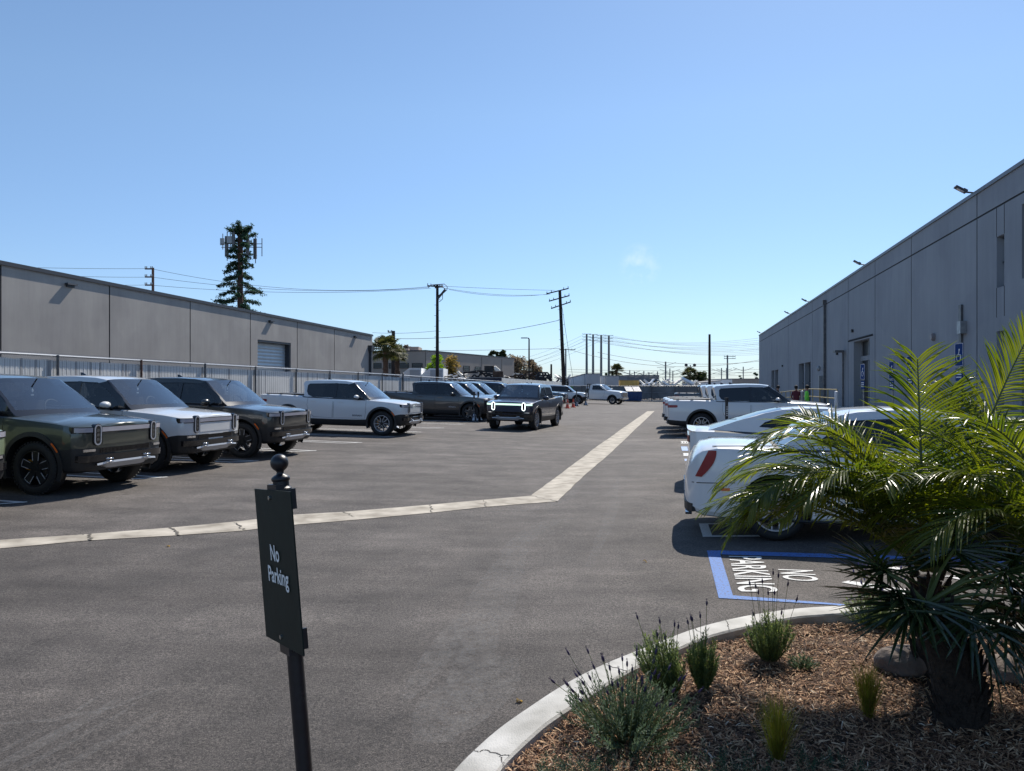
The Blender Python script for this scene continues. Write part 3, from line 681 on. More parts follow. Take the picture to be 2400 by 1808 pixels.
        for f in bm.faces:
            cxf = sum(v.co.x for v in f.verts)/len(f.verts); czf = sum(v.co.z for v in f.verts)/len(f.verts)
            cabm.add([vs[v.index] for v in f.verts], [tuple(range(len(f.verts)))], 1 if (sp.get('black_pillar') and ((cxf > .55 and czf < 1.76) or -.1 < cxf < .35 and czf < 1.72)) else 0)
        bm.free()
    me2 = cabm.mesh('cabin', [P['white'], M['gloss_black']])
    bm = bmesh.new(); bm.from_mesh(me2); bmesh.ops.remove_doubles(bm, verts=bm.verts, dist=.003); bmesh.ops.recalc_face_normals(bm, faces=bm.faces); bm.to_mesh(me2); bm.free(); shade(me2, 38)
    cabin = link('cabin', me2, root); cabin['paint'] = 1
    for k_, b in glassm.items():
        if b.v:
            me2 = b.mesh(k_, [M['windscreen'] if k_ == 'windscreen' else M['side_glass']])
            bm = bmesh.new(); bm.from_mesh(me2); bmesh.ops.remove_doubles(bm, verts=bm.verts, dist=.002); bm.to_mesh(me2); bm.free(); shade(me2, 60); link(k_, me2, root)
    for sy in (-1, 1):
        for qi, w in enumerate(wins):
            b = MB(); b.add([Vector((x, sy*(cw(z)-.008), z)) for x, z in w], [tuple(range(len(w)))])
            b.build('side_window', M['side_glass'] if qi == len(wins)-1 else M['dark_glass'], root)
            b = MB(); cx_ = sum(p[0] for p in w)/len(w); cz_ = sum(p[1] for p in w)/len(w)
            ins = [(cx_+(x-cx_)*.965+0, cz_+(z-cz_)*.93) for x, z in w]; nW = len(w)
            b.add([Vector((x, sy*(cw(z)+.004), z)) for x, z in w]+[Vector((x, sy*(cw(z)+.004), z)) for x, z in ins], [(i, (i+1) % nW, nW+(i+1) % nW, nW+i) for i in range(nW)])
            b.build('window_trim', M['gloss_black'], root)
    # pillars between panes
    for (x0, x1, z0, z1) in sp.get('bpillars', []):
        for sy in (-1, 1): b = MB(); b.add([Vector((x0, sy*(cw(z0)+.005), z0)), Vector((x1, sy*(cw(z0)+.005), z0)), Vector((x1, sy*(cw(z1)+.005), z1)), Vector((x0, sy*(cw(z1)+.005), z1))], [(0, 1, 2, 3)]); b.build('door_pillar', M['gloss_black'], root)
    # ---- interior
    if sp.get('interior', True):
        b = MB(); fx = path[-1][0]
        b.box((fx-.36, 0, zb_-.0), (.36, 2*wb_-.30, .10)); b.build('dashboard', M['interior'], root)
        for sx in sp['seats']:
            for sy in (-.38, .38):
                b = MB(); rt = Matrix.Rotation(R(-14), 3, 'Y')
                b.box((sx, sy, zb_-.06), (.14, .46, .52), rt); b.build('seat', M['seat'], root)
                h = MB(); h.ell((sx-.07, sy, zb_+.29), (.07, .14, .10)); h.build('headrest', M['seat'], root)
        b = MB(); rt = Matrix.Rotation(R(65), 3, 'Y'); pts = [Vector((fx-.52, .38, zb_+.06))+rt @ Vector((.18*math.cos(a_), .18*math.sin(a_), 0)) for a_ in np.linspace(0, 2*math.pi, 22)]
        b.tube(pts, .016, 6, cap=False); b.build('steering_wheel', M['interior'], root)
        b = MB(); b.box((fx-.62, 0, zmax-.12), (.05, .24, .07)); b.cyl((fx-.55, 0, zmax-.1), (fx-.5, 0, zmax-.03), .012); b.build('rear_view_mirror', M['gloss_black'], root)
        if sp.get('tag'):
            b = MB(); b.box((fx-.60, .0, zmax-.27), (.006, .09, .14)); o = b.build('hanging_tag', mat('tag card', (.03, .04, .04), .6), root)
            b2 = MB(); b2.ell((fx-.594, 0, zmax-.24), (.004, .022, .03)); b2.build('tag_emblem', M['sign_white'], o); b2 = MB(); b2.box((fx-.594, 0, zmax-.315), (.005, .06, .022)); b2.build('tag_strip', M['sign_white'], o)
    # ---- wheels
    Wm = wheel_meshes(sp['wr'], sp['rim'], sp['wheel_style'])
    for ax in (nx, rx):
        for sy in (-1, 1):
            w = bpy.data.objects.new('wheel', None); COL.objects.link(w); w.parent = root; w.location = (ax, sy*(W0-sp.get('wheel_in', .03)), wr); w.empty_display_size = .1
            if sy > 0: w.rotation_euler = (0, 0, math.pi)
            for nme, me3 in Wm: link(nme, me3, w)
    # ---- arch trim
    if sp.get('arch_trim', True):
        for ax in (nx, rx):
            for sy in (-1, 1):
                b = MB(); r0, r1 = sp['arch']-.015, sp['arch']+sp.get('trimw', .055); q = 26; rows = []
                for i in range(q+1):
                    a_ = R(-22)+R(224)*i/q
                    for rr_, off in ((r0, -.12), (r0, .022), (r1, .020), (r1, -.002)):
                        x = ax+rr_*math.cos(a_); z = wr+.02+rr_*math.sin(a_); rows.append((x, sy*(side_y(x, min(max(z, g(x, 2)+.1), .99*g(x, 4)-g(x, 6)*.3))+off), z))
                b.add(rows, [(4*i+k_, 4*i+k_+1, 4*(i+1)+k_+1, 4*(i+1)+k_) for i in range(q) for k_ in range(3)])
                b.build('arch_trim', M['plastic'], root, smooth=40)
    # ---- doors
    for (poly, hx, hz) in sp['doors']:
        for sy in (-1, 1):
            cx_ = sum(p[0] for p in poly)/len(poly); cz_ = sum(p[1] for p in poly)/len(poly)
            dense_p = []
            for (a_, b_) in zip(poly, poly[1:]+poly[:1]):
                for q in range(6): dense_p.append((a_[0]+(b_[0]-a_[0])*q/6, a_[1]+(b_[1]-a_[1])*q/6))
            # seam line as a thin recessed-looking gap strip
            b = MB(); L = len(dense_p); rows = []
            for (x, z) in dense_p:
                dx, dz = cx_-x, cz_-z; l = math.hypot(dx, dz)
                for e in (0, .008): xx, zz = x+dx/l*e, z+dz/l*e; rows.append((xx, sy*(side_y(xx, zz)+.0035), zz))
            b.add(rows, [(2*i, 2*i+1, (2*((i+1) % L))+1, 2*((i+1) % L)) for i in range(L)])
            d = b.build('door', M['gloss_black'], root)
            h = MB(); h.box((hx, sy*(side_y(hx, hz)+.006), hz), (.24, .012, .035)); h.build('handle', M['satin'] if not sp.get('flush') else P['white'], d)
            if sp.get('flush'): d.children[0]['paint'] = 1
    # ---- mirrors
    mx, my, mz = sp['mirror']
    for sy in (-1, 1):
        b = MB(); b.ell((mx, sy*my, mz+.03), (.085, .13, .075), 14, 8); o = b.build('mirror', P['white'], root, smooth=60); o['paint'] = 1
        b = MB(); b.ell((mx-.015, sy*my, mz-.015), (.08, .125, .055), 14, 8); b.tube([(mx+.02, sy*(my-.08), mz-.02), (mx+.05, sy*(my-.22), mz-.09)], .028, 8); b.build('mirror_housing', M['gloss_black'], o, smooth=60)
    wfront = [(s[0], s[1]*W0) for s in st if s[0] > nx+.3]
    fxf = lambda y: interp(abs(y), [p[1] for p in reversed(wfront)], [p[0] for p in reversed(wfront)])
    wrear = [(s[0], s[1]*W0) for s in st if s[0] < rx-.3]
    rxf = lambda y: interp(abs(y), [p[1] for p in wrear], [p[0] for p in wrear])
    return root, fxf, rxf, side_y, cw
WM = {}
def wheel_meshes(wr, rim, style):
    key = (wr, rim, style)
    if key in WM: return WM[key]
    out = []; wd = .27 if wr > .4 else .235
    # outer face of the wheel looks along -y, the tyre spans y 0..wd
    b = MB(); r = wr
    b.lathe([(rim-.01, .05), (rim+.005, .012), (rim+.03, .0), (r-.06, -.004), (r-.025, .012), (r-.004, .04), (r, .07), (r, wd-.07), (r-.004, wd-.04), (r-.03, wd-.01), (rim, wd), (rim-.02, wd-.06)], 44, 'y', caps=False)
    # tread grooves suggested with shoulder lugs
    for i in range(44 if wr > .4 else 0):
        a = 2*math.pi*i/44; rt = Matrix.Rotation(-a, 3, 'Y'); c = rt @ Vector((r-.008, 0, 0)); b.box((c.x, .03, c.z), (.022, .045, .034), rt)
    out.append(('tyre', b.mesh('tyre', [M['rubber']], 45)))
    b = MB(); b.lathe([(rim, .02), (rim-.006, .006), (rim-.018, .006), (rim-.02, .03), (rim-.03, wd-.04), (rim, wd-.03)], 40, 'y', mi=1 if style != 'edge' else 0, caps=False)
    b.lathe([(.001, .03), (.055, .03), (.065, .05), (.065, .10)], 20, 'y', mi=0)
    sr = rim-.02
    for i in range(5):
        a = 2*math.pi*i/5+R(90); rt = Matrix.Rotation(-a, 3, 'Y')
        def pr(poly, y0, d, mi, rt=rt): b.prism([rt @ Vector((px, y0, pz_)) for px, pz_ in poly], (0, d, 0), mi)
        if style == 'y':
            for s in (-1, 1):
                pr([(.04, s*.005), (.04, s*.032), (sr*.55, s*.048), (sr, s*.118), (sr, s*.075), (sr*.58, s*.012)], .03, .03, 0)
                pr([(.05, s*.022), (.05, s*.034), (sr*.55, s*.050), (sr, s*.122), (sr, s*.104), (sr*.56, s*.034)], .024, .01, 1)
        else:
            pr([(.05, -.045), (sr*.5, -.062), (sr, -.062), (sr, .062), (sr*.5, .062), (.05, .045)], .038, .025, 0)
            e = .008
            pr([(sr*.45, -.055), (sr, -.066), (sr, -.066+e), (sr*.45, -.055+e)], .03, .01, 1); pr([(sr*.45, .055-e), (sr, .066-e), (sr, .066), (sr*.45, .055)], .03, .01, 1)
            pr([(sr-e, -.066), (sr, -.066), (sr, .066), (sr-e, .066)], .03, .01, 1)
    out.append(('rim', b.mesh('rim', [M['rim_dark'], M['rim_bright']], 35)))
    b = MB(); b.lathe([(.02, .09), (rim*.62, .09), (rim*.62, .11), (.02, .11)], 28, 'y'); out.append(('brake_disc', b.mesh('brake_disc', [M['disc']], 35)))
    b = MB(); rt = Matrix.Rotation(R(-165), 3, 'Y'); c = rt @ Vector((rim*.56, 0, 0)); b.box((c.x, .085, c.z), (.07, .05, .15), rt); out.append(('brake_caliper', b.mesh('brake_caliper', [M['caliper']])))
    WM[key] = out; return out
def paint_all(o, m):
    for c in o.children_recursive:
        if c.get('paint'):
            c.material_slots[0].link = 'OBJECT'; c.material_slots[0].material = m
def stadium(cy, cz, hw, hh, n=8):
    pts = []
    for i in range(n+1): a = math.pi*i/n; pts.append((cy+hw*math.cos(a), cz+hh-hw+hw*math.sin(a)))
    for i in range(n+1): a = math.pi+math.pi*i/n; pts.append((cy+hw*math.cos(a), cz-hh+hw+hw*math.sin(a)))
    return pts
def front_poly(mb, fx, pts, off, depth, mi=0, sgn=1, dense=True):
    P2 = []
    if dense:
        for (a, b) in zip(pts, pts[1:]+pts[:1]):
            k = max(1, int(abs(a[0]-b[0])/.08)); P2 += [(a[0]+(b[0]-a[0])*i/k, a[1]+(b[1]-a[1])*i/k) for i in range(k)]
    else: P2 = pts
    n = len(P2); A = [Vector((fx(y)+sgn*off, y, z)) for y, z in P2]; B = [Vector((fx(y)+sgn*(off-depth), y, z)) for y, z in P2]
    mb.add(A+B, [(i, (i+1) % n, n+(i+1) % n, n+i) for i in range(n)], mi)
    # front face as strip quads between lower and upper for gently curved long shapes
    mb.add(A, [tuple(range(n))], mi)
def front_band(mb, fx, y0, y1, z0, z1, off, depth, mi=0, sgn=1, n=14, slant=0, ztop=None):
    rows = []
    for i in range(n+1):
        y = y0+(y1-y0)*i/n; f = fx(y)
        rows += [Vector((f+sgn*(off-depth), y, z0)), Vector((f+sgn*(off-slant), y, z0)), Vector((f+sgn*off, y, z1)), Vector((f+sgn*(off-depth), y, z1))]
    mb.add(rows, [(4*i+k, 4*i+k+1, 4*(i+1)+k+1, 4*(i+1)+k) for i in range(n) for k in range(3)]+[(0, 1, 2, 3), (4*n, 4*n+1, 4*n+2, 4*n+3)], mi)

R1_ST = [  # x, w, zb, lim, zs, zt, r
 (-2.755, .80, .50, .62, 1.26, 1.285, .05), (-2.745, .88, .46, .62, 1.29, 1.31, .06), (-2.71, .94, .42, .61, 1.305, 1.33, .07), (-2.6, .975, .40, .60, 1.315, 1.34, .08), (-2.3, .99, .38, .57, 1.315, 1.34, .085),
 (-1.7, 1.0, .33, .55, 1.31, 1.33, .09), (-1.15, 1.0, .30, .53, 1.29, 1.30, .09), (-.95, 1.0, .30, .53, 1.26, 1.275, .09), (0, 1.0, .30, .52, 1.235, 1.25, .08), (1.0, 1.0, .30, .53, 1.215, 1.235, .07),
 (1.45, 1.0, .31, .55, 1.205, 1.25, .06), (1.9, 1.0, .33, .60, 1.175, 1.225, .055), (2.25, .995, .34, .68, 1.145, 1.20, .05), (2.45, .985, .35, .73, 1.12, 1.18, .045), (2.58, .962, .36, .75, 1.105, 1.165, .07),
 (2.66, .92, .37, .75, 1.09, 1.15, .06), (2.71, .85, .38, .75, 1.08, 1.138, .05), (2.74, .72, .39, .75, 1.075, 1.128, .045), (2.753, .5, .40, .75, 1.07, 1.12, .04), (2.757, .25, .41, .75, 1.068, 1.112, .04)]
def finish_r1(root, fx, rx_, side_y, lit=False, lettering=True, suv=False):
    # front face
    b = MB(); front_band(b, fx, -.962, .962, .985, 1.082, .008, .05, n=30); b.build('light_bar_bezel', M['gloss_black'], root)
    b = MB()
    for y0, y1 in ((-.945, -.72), (-.54, .54), (.72, .945)): front_band(b, fx, y0, y1, 1.000, 1.070, .016, .04, n=10)
    b.build('light_bar', M['bar_lit'] if lit else M['lamp_grey'], root, smooth=30)
    for sy in (-1, 1):
        b = MB(); front_poly(b, fx, stadium(sy*.63, .955, .080, .176), .022, .07, dense=False); hl = b.build('headlight', M['gloss_black'], root, smooth=30)
        b = MB(); o_ = stadium(sy*.63, .955, .069, .164); i_ = stadium(sy*.63, .955, .048, .143); n = len(o_)
        f = fx(.64); b.add([Vector((fx(y)+.030, y, z)) for y, z in o_]+[Vector((fx(y)+.030, y, z)) for y, z in i_]+[Vector((fx(y)+.015, y, z)) for y, z in o_]+[Vector((fx(y)+.015, y, z)) for y, z in i_],
              [(i, (i+1) % n, n+(i+1) % n, n+i) for i in range(n)]+[(i, (i+1) % n, 2*n+(i+1) % n, 2*n+i) for i in range(n)]+[(n+i, n+(i+1) % n, 3*n+(i+1) % n, 3*n+i) for i in range(n)])
        b.build('lamp_ring', M['lamp_lit'] if lit else M['lamp_ring'], hl)
        b = MB()
        for dz in (-.07, 0, .07): b.box((fx(.63)+.023, sy*.63, .955+dz), (.012, .06, .045))
        b.build('lamp_lens', M['lamp_lens'] if not lit else M['lamp_inner'], hl)
    b = MB(); front_band(b, fx, -.52, .52, .80, .965, .006, .02, slant=.0); o = b.build('grille_panel', P['white'], root, smooth=30); o['paint'] = 1
    b = MB(); front_band(b, fx, -.56, .56, .665, .742, .004, .03)
    for i in range(38): b.box((fx(-.54+i*.029)+.006, -.54+i*.029, .703), (.008, .012, .07))
    b.build('lower_grille', M['gloss_black'], root)
    b = MB(); front_band(b, fx, -.93, .93, .535, .640, .045, .10, n=24); b.build('bumper_beam', M['gloss_black'], root, smooth=30)
    b = MB()
    rows = []
    for i in range(17):
        y = -.66+1.32*i/16; e = max(0, abs(y)-.40)/.26; f = fx(y)
        zt = .505+.025*(1-e); zl = .40+.07*e
        rows += [Vector((f+.045, y, zt)), Vector((f+.055, y, zt-.03)), Vector((f-.01-.06*e, y, zl)), Vector((f-.25, y, zl-.01))]
    b.add(rows, [(4*i+k, 4*i+k+1, 4*(i+1)+k+1, 4*(i+1)+k) for i in range(16) for k in range(3)])
    b.build('skid_plate', M['satin'], root, smooth=40)
    for sy in (-1, 1):
        b = MB()
        for dz in (-.022, .022): b.tube([(fx(.42)+.02, sy*.36, .545+dz), (fx(.42)+.075, sy*.37, .545+dz), (fx(.42)+.080, sy*.47, .545+dz), (fx(.42)+.02, sy*.48, .545+dz)], .012, 8)
        b.build('tow_hook', M['chrome'], root, smooth=60)
        b = MB(); front_band(b, fx, sy*.66, sy*.86, .695, .735, .012, .03, n=6); b.build('fog_light', M['chrome'], root)
        # amber side marker on the front arch trim
        b = MB(); rows = []
        for i in range(6):
            a = R(28)+R(18)*i/5
            for rr_ in (.525, .555): x = 1.90+rr_*math.cos(a); z = .44+rr_*math.sin(a); rows.append((x, sy*(side_y(x, z)+.026), z))
        b.add(rows, [(2*i, 2*i+1, 2*i+3, 2*i+2) for i in range(5)]); b.build('side_marker', M['amber'], root)
    # emblem: pair of small arrow heads on the hood nose
    b = MB()
    for s in (1, -1):
        b.add([Vector((2.60+s*.012, s*.006, 1.166)), Vector((2.60+s*.012, s*.045, 1.164)), Vector((2.60+s*.045, s*.006, 1.160)), Vector((2.60+s*.05, s*.018, 1.160))], [(0, 1, 3, 2)])
    b.build('emblem', M['chrome'], root)
    # tail light bar wrapping on to the sides
    b = MB()
    front_band(b, rx_, -.93, .93, 1.05, 1.145, .012, .04, sgn=-1, n=30)
    for sy in (-1, 1):
        rows = []
        for i in range(7):
            x = -2.71+.30*i/6; e = .015 if i == 6 else 0
            for z in (1.05+e, 1.145-e): rows.append((x, sy*(side_y(x, z)+.010), z))
        b.add(rows, [(2*i, 2*i+1, 2*i+3, 2*i+2) for i in range(6)])
    b.build('tail_light', M['red_lens'], root, smooth=40)
    b = MB(); front_band(b, rx_, -.90, .90, .46, .62, .05, .12, sgn=-1, n=20); b.build('bumper_beam', M['plastic'], root, smooth=30)
    for sy in (-1, 1):
        b = MB(); b.tube([(-2.74, sy*.45, .50), (-2.84, sy*.45, .50), (-2.84, sy*.53, .50), (-2.74, sy*.53, .50)], .014, 8); b.build('tow_hook', M['satin'], root)
    if not suv:
        b = MB(); b.box((-1.86, 0, 1.338), (1.42, 1.60, .016)); b.build('bed_cover', M['plastic'], root)
        for x in (-1.35, -1.9, -2.4):
            for sy in (-1, 1): b = MB(); b.box((x, sy*.90, 1.342), (.10, .03, .03)); b.build('rail_mount', M['gloss_black'], root)
    b = MB(); xa = -.55 if not suv else -1.9; zt = 1.86
    b.add([Vector((xa, -.02, zt)), Vector((xa, .02, zt)), Vector((xa+.16, .012, zt)), Vector((xa+.16, -.012, zt)), Vector((xa-.02, -.006, zt+.075)), Vector((xa-.02, .006, zt+.075)), Vector((xa+.04, .004, zt+.075)), Vector((xa+.04, -.004, zt+.075))],
          [(0, 1, 2, 3), (4, 5, 6, 7), (0, 1, 5, 4), (2, 3, 7, 6), (1, 2, 6, 5), (0, 3, 7, 4)]); b.build('roof_antenna', M['gloss_black'], root)
    if lettering:
        for sy in (-1, 1):
            me = textmesh('RIVIAN', .088, .0015, 'CENTER', 0)
            for v in me.vertices:
                x = 1.02-sy*v.co.x*1.25; z = .64+v.co.y; v.co = (x, sy*(side_y(x, z)+.006), z)
            me.materials.clear(); me.materials.append(lettering); link('door_lettering', me, root)
SUB = dict(black_pillar=True, w=1.0, axf=1.90, axr=-1.58, wr=.42, rim=.285, arch=.50, wheel_style='y', st=R1_ST, hip=.012, flush=True, tag=True)
PATH_T = [(-1.03, 1.24), (-1.06, 1.5), (-1.12, 1.745), (-1.05, 1.80), (-.6, 1.835), (0, 1.845), (.45, 1.83), (.74, 1.79), (1.12, 1.50), (1.46, 1.215)]
DOORS_T = [([(-.83, 1.27), (-.86, 1.0), (-.82, .78), (-.60, .575), (.10, .565), (.12, 1.23)], -.62, 1.12), ([(.15, 1.23), (.13, .565), (1.30, .575), (1.33, .75), (1.34, 1.19)], .40, 1.10)]
def pickup(lit=False, style='y', lettering=None):
    sp = dict(SUB, name='pickup_truck', cat='pickup truck', path=PATH_T, ws=(7, 9), rw=(0, 2), cz=(1.22, 1.80), cw=(.905, .735), cab=(-1.05, 1.46),
              windows=[[(-.70, 1.265), (-.88, 1.33), (-.95, 1.45), (-.95, 1.66), (-.88, 1.72), (.08, 1.75), (.10, 1.255)], [(.16, 1.255), (.14, 1.75), (.55, 1.74), (.78, 1.62), (1.20, 1.30), (1.18, 1.25)]],
              bpillars=[(.08, .17, 1.25, 1.755)], seats=[-.35, .5], doors=DOORS_T, mirror=(1.02, 1.08, 1.27), wheel_style=style)
    root, fx, rx_, sy_, cw = make_car(sp); finish_r1(root, fx, rx_, sy_, lit, lettering); return root
def suv(lettering=None):
    st = [(s[0], s[1], s[2], s[3], (s[4] if s[0] > -.9 else 1.25), (s[5] if s[0] > -.9 else 1.265), s[6]) for s in R1_ST]
    path = [(-2.62, 1.22), (-2.58, 1.5), (-2.44, 1.74), (-2.3, 1.80), (-1.5, 1.86), (-.5, 1.87), (.45, 1.84), (.74, 1.79), (1.12, 1.50), (1.46, 1.215)]
    sp = dict(SUB, st=st, name='suv', cat='SUV', path=path, ws=(7, 9), rw=(0, 2), cz=(1.22, 1.80), cw=(.905, .735), cab=(-2.6, 1.46),
              windows=[[(-2.30, 1.32), (-2.36, 1.45), (-2.30, 1.68), (-2.2, 1.73), (-.90, 1.755), (-.88, 1.27)], [(-.82, 1.26), (-.84, 1.755), (.08, 1.76), (.10, 1.255)], [(.16, 1.255), (.14, 1.75), (.55, 1.74), (.78, 1.62), (1.20, 1.30), (1.18, 1.25)]],
              bpillars=[(.08, .17, 1.25, 1.755), (-.91, -.80, 1.26, 1.755)], seats=[-.35, .5], doors=DOORS_T, mirror=(1.02, 1.08, 1.27), wheel_style='y')
    root, fx, rx_, sy_, cw = make_car(sp); finish_r1(root, fx, rx_, sy_, False, lettering, suv=True); return root
def place(o, u, v, yaw=None, left=True, fwd=1):
    """centre of the vehicle on the ground frame"""
    x, y = xy(u, v); ya = YAW if yaw is None else yaw
    ex = Vector((math.cos(ya), math.sin(ya), 0)); e2 = Vector((-math.sin(ya), math.cos(ya), 0))
    def z_(p): return zg(p.x, p.y)
    c = Vector((x, y, 0)); zf = (z_(c+ex*1.7-e2*.8)+z_(c+ex*1.7+e2*.8))/2; zr = (z_(c-ex*1.7-e2*.8)+z_(c-ex*1.7+e2*.8))/2
    zl = (z_(c+e2)+z_(c-e2))/2; roll = (z_(c+e2)-z_(c-e2))/2
    o.location = (x, y, (zf+zr)/2)
    o.rotation_mode = 'XYZ'; o.rotation_euler = (math.atan(roll), -math.atan((zf-zr)/3.4), ya)
LT = mat('dark lettering', (.05, .05, .055), .5); LTL = mat('light lettering', (.45, .46, .48), .4)
GL_ = 'pickup trucks parked nose out along the fence'
base_w = pickup(style='y', lettering=LT)
tw2 = copy_tree(base_w)
base_g = pickup(style='edge', lettering=LTL)
# left row
def setp(o, p, label, group, u, v, yaw=None):
    tag(o, label, o['category'], group); paint_all(o, P[p]); place(o, u, v, yaw); return o
setp(base_g, 'green', 'dark green pickup truck, nearest whole truck of the fence row, at the left', GL_, 9.47, -1.85)
setp(copy_tree(base_g), 'lime', 'pale green truck cut off by the left edge, only its front corner showing', GL_, 9.80, -4.65)
w2 = copy_tree(base_g); setp(w2, 'white', 'white pickup truck between two dark green pickups in front of the fence', GL_, 9.85, 1.15)
setp(copy_tree(base_g), 'grey', 'dark grey pickup truck, third whole truck from the left in the fence row', GL_, 9.72, 4.15)
setp(base_w, 'white', 'white pickup truck standing alone with an empty stall on its near side, its whole side visible', GL_, 9.56, 12.15)
base_w['label'] = 'white pickup truck showing its whole side, parked alone between empty stalls by the fence'
c5 = setp(copy_tree(base_g), 'char', 'charcoal pickup truck with dark red tail lamp, behind the two black delineator posts', GL_, 9.5, 22.75)
setp(copy_tree(base_g), 'teal', 'dark pickup truck just behind the charcoal pickup, mostly its windscreen showing', GL_, 9.5, 25.35)
setp(copy_tree(base_g), 'grey', 'third dark pickup of the cluster behind the posts, windscreen and roof showing', GL_, 9.5, 28.0)
base_s = suv(LT)
setp(base_s, 'blue', 'dark SUV with long black side windows, farthest of the cluster left of the moving pickup', 'SUVs parked by the fence', 9.45, 33.3)
setp(copy_tree(base_g), 'teal', 'dark teal pickup nose sticking out behind the moving pickup, beside the cones', GL_, 9.55, 46.9)
s2 = copy_tree(base_s); setp(s2, 'white', 'white SUV parked behind the two orange cones', 'SUVs parked by the fence', 9.95, 63.3)
# moving pickup
drv = pickup(lit=True, style='y', lettering=LTL)
tag(drv, 'midnight blue pickup truck driving toward the camera with glowing oval headlamps and light bar', 'pickup truck'); paint_all(drv, P['blue'])
ya = math.atan2(-.955, -.295); cxy = Vector((.09, 30.45, 0))-Vector((math.cos(ya), math.sin(ya), 0))*1.9
place(drv, *uv(cxy.x, cxy.y), ya)
# right row
GR_ = 'white pickup trucks parked tail to the aisle'
setp(tw2, 'white', 'nearest of the three white pickups parked tail out on the right, wheel fully visible', GR_, -4.55, 16.1)
setp(copy_tree(tw2), 'white', 'middle of the three white pickups parked tail out on the right', GR_, -4.38, 18.95)
setp(copy_tree(tw2), 'white', 'farthest of the three white pickups parked tail out on the right', GR_, -4.23, 21.8)
setp(copy_tree(base_g), 'char', 'black pickup truck parked alone beyond the three white pickups on the right', 'dark trucks by the back fence', -4.5, 42.0)

# ---- white saloon behind the palm
SED = [(-2.53, .42, .44, .46, .66, .68, .05), (-2.515, .60, .38, .42, .76, .79, .05), (-2.47, .74, .32, .38, .88, .92, .05), (-2.40, .84, .28, .35, .99, 1.03, .05), (-2.32, .90, .25, .33, 1.06, 1.10, .05), (-2.15, .955, .24, .32, 1.10, 1.135, .06), (-1.9, .985, .22, .30, 1.10, 1.14, .07), (-1.2, 1.0, .22, .28, 1.07, 1.10, .08),
       (0, 1.0, .22, .28, 1.04, 1.07, .08), (1.2, 1.0, .22, .28, .99, 1.04, .08), (1.8, .99, .22, .3, .95, 1.00, .09), (2.2, .95, .22, .3, .90, .94, .08), (2.4, .86, .24, .34, .84, .88, .07), (2.5, .70, .28, .38, .78, .80, .05), (2.53, .45, .34, .42, .72, .74, .05)]
sp = dict(name='saloon_car', cat='car', st=SED, w=.95, axf=1.55, axr=-1.50, wr=.36, rim=.25, arch=.41, trimw=.0, arch_trim=False, painted_bumpers=True, wheel_style='y', cz=(1.04, 1.47), cw=(.86, .64), cab=(-1.55, 1.25),
          path=[(-1.42, 1.09), (-1.08, 1.30), (-.72, 1.46), (-.52, 1.495), (-.15, 1.515), (.25, 1.50), (.50, 1.45), (.85, 1.25), (1.22, 1.02)], ws=(6, 8), rw=(0, 2),
          windows=[[(-.95, 1.12), (-.98, 1.17), (-.68, 1.40), (-.16, 1.42), (-.16, 1.09)], [(-.10, 1.09), (-.10, 1.42), (.32, 1.40), (.90, 1.10), (.9, 1.07)]], bpillars=[(-.17, -.09, 1.09, 1.42)], seats=[-.6, .25],
          doors=[([(-1.05, 1.05), (-1.15, .8), (-.95, .36), (-.15, .34), (-.13, 1.04)], -.85, .92), ([(-.10, 1.04), (-.12, .34), (.98, .34), (1.02, .98)], .15, .90)], mirror=(.80, .97, 1.05), wheel_in=.02)
sed, fx, rx_, sy_, cw = make_car(sp)
for s in (-1, 1):
    b = MB(); tl_ = [(0, .62), (.14, .90), (.30, 1.10), (.50, 1.20), (.75, 1.14), (.92, .96), (1, .74)]; rows = []
    for q in range(10):
        t = q/9; z = .74+.32*t; w0 = -2.405+.16*t; w1 = w0+.075+.055*math.sin(math.pi*min(1, t*.9))
        for k_ in range(5):
            x = w0+(w1-w0)*k_/4; rows.append((x-.004, s*(sy_(x, min(z, 1.04))+.010), z))
    b.add(rows, [(5*q+k_, 5*q+k_+1, 5*(q+1)+k_+1, 5*(q+1)+k_) for q in range(9) for k_ in range(4)]); b.build('tail_light', M['red_lens'], sed, smooth=60)
    b = MB(); front_band(b, fx, s*.45, s*.80, .62, .74, .01, .04); b.build('headlight', M['lamp_grey'], sed)
    b = MB(); b.box((-2.06, s*(sy_(-2.06, .60)+.002), .60), (.10, .010, .035)); b.build('side_marker', M['amber'], sed)
for s in (-1, 1):
    b = MB(); rows = []
    for i in range(9): x = -2.45+.50*i/8; rows += [(x, s*(sy_(x, .66)+.004), .657+.02*i/8), (x, s*(sy_(x, .66)+.004), .667+.02*i/8)]
    b.add(rows, [(2*i, 2*i+1, 2*i+3, 2*i+2) for i in range(8)]); b.build('bumper_seam', M['gloss_black'], sed)
    b = MB(); b.prism([(-2.20, s*.80, 1.100), (-2.20, s*.806, 1.100), (-1.5, s*.806, 1.104), (-1.5, s*.80, 1.104)], (0, 0, .012)); b.build('boot_seam', M['gloss_black'], sed)
    b = MB(); b.tube([(-1.9, s*(sy_(-1.9, .5)+.002), .26), (-1.0, s*(sy_(-1.0, .5)-.01), .24), (1.0, s*(sy_(1.0, .5)-.01), .24)], .018, 6); b.build('sill_trim', M['plastic'], sed)
b = MB(); front_band(b, rx_, -.28, .28, .50, .63, .012, .03, sgn=-1); b.build('number_plate', mat('number plate', (.55, .56, .58), .4), sed)
b = MB(); front_band(b, rx_, -.74, .74, .30, .40, .012, .06, sgn=-1); b.build('rear_valance', M['plastic'], sed)
b = MB(); b.tube([(-2.45, -.55, .27), (-2.53, -.55, .27)], .035, 12); b.tube([(-2.45, .55, .27), (-2.53, .55, .27)], .035, 12); b.build('exhaust_pipe', M['chrome'], sed)
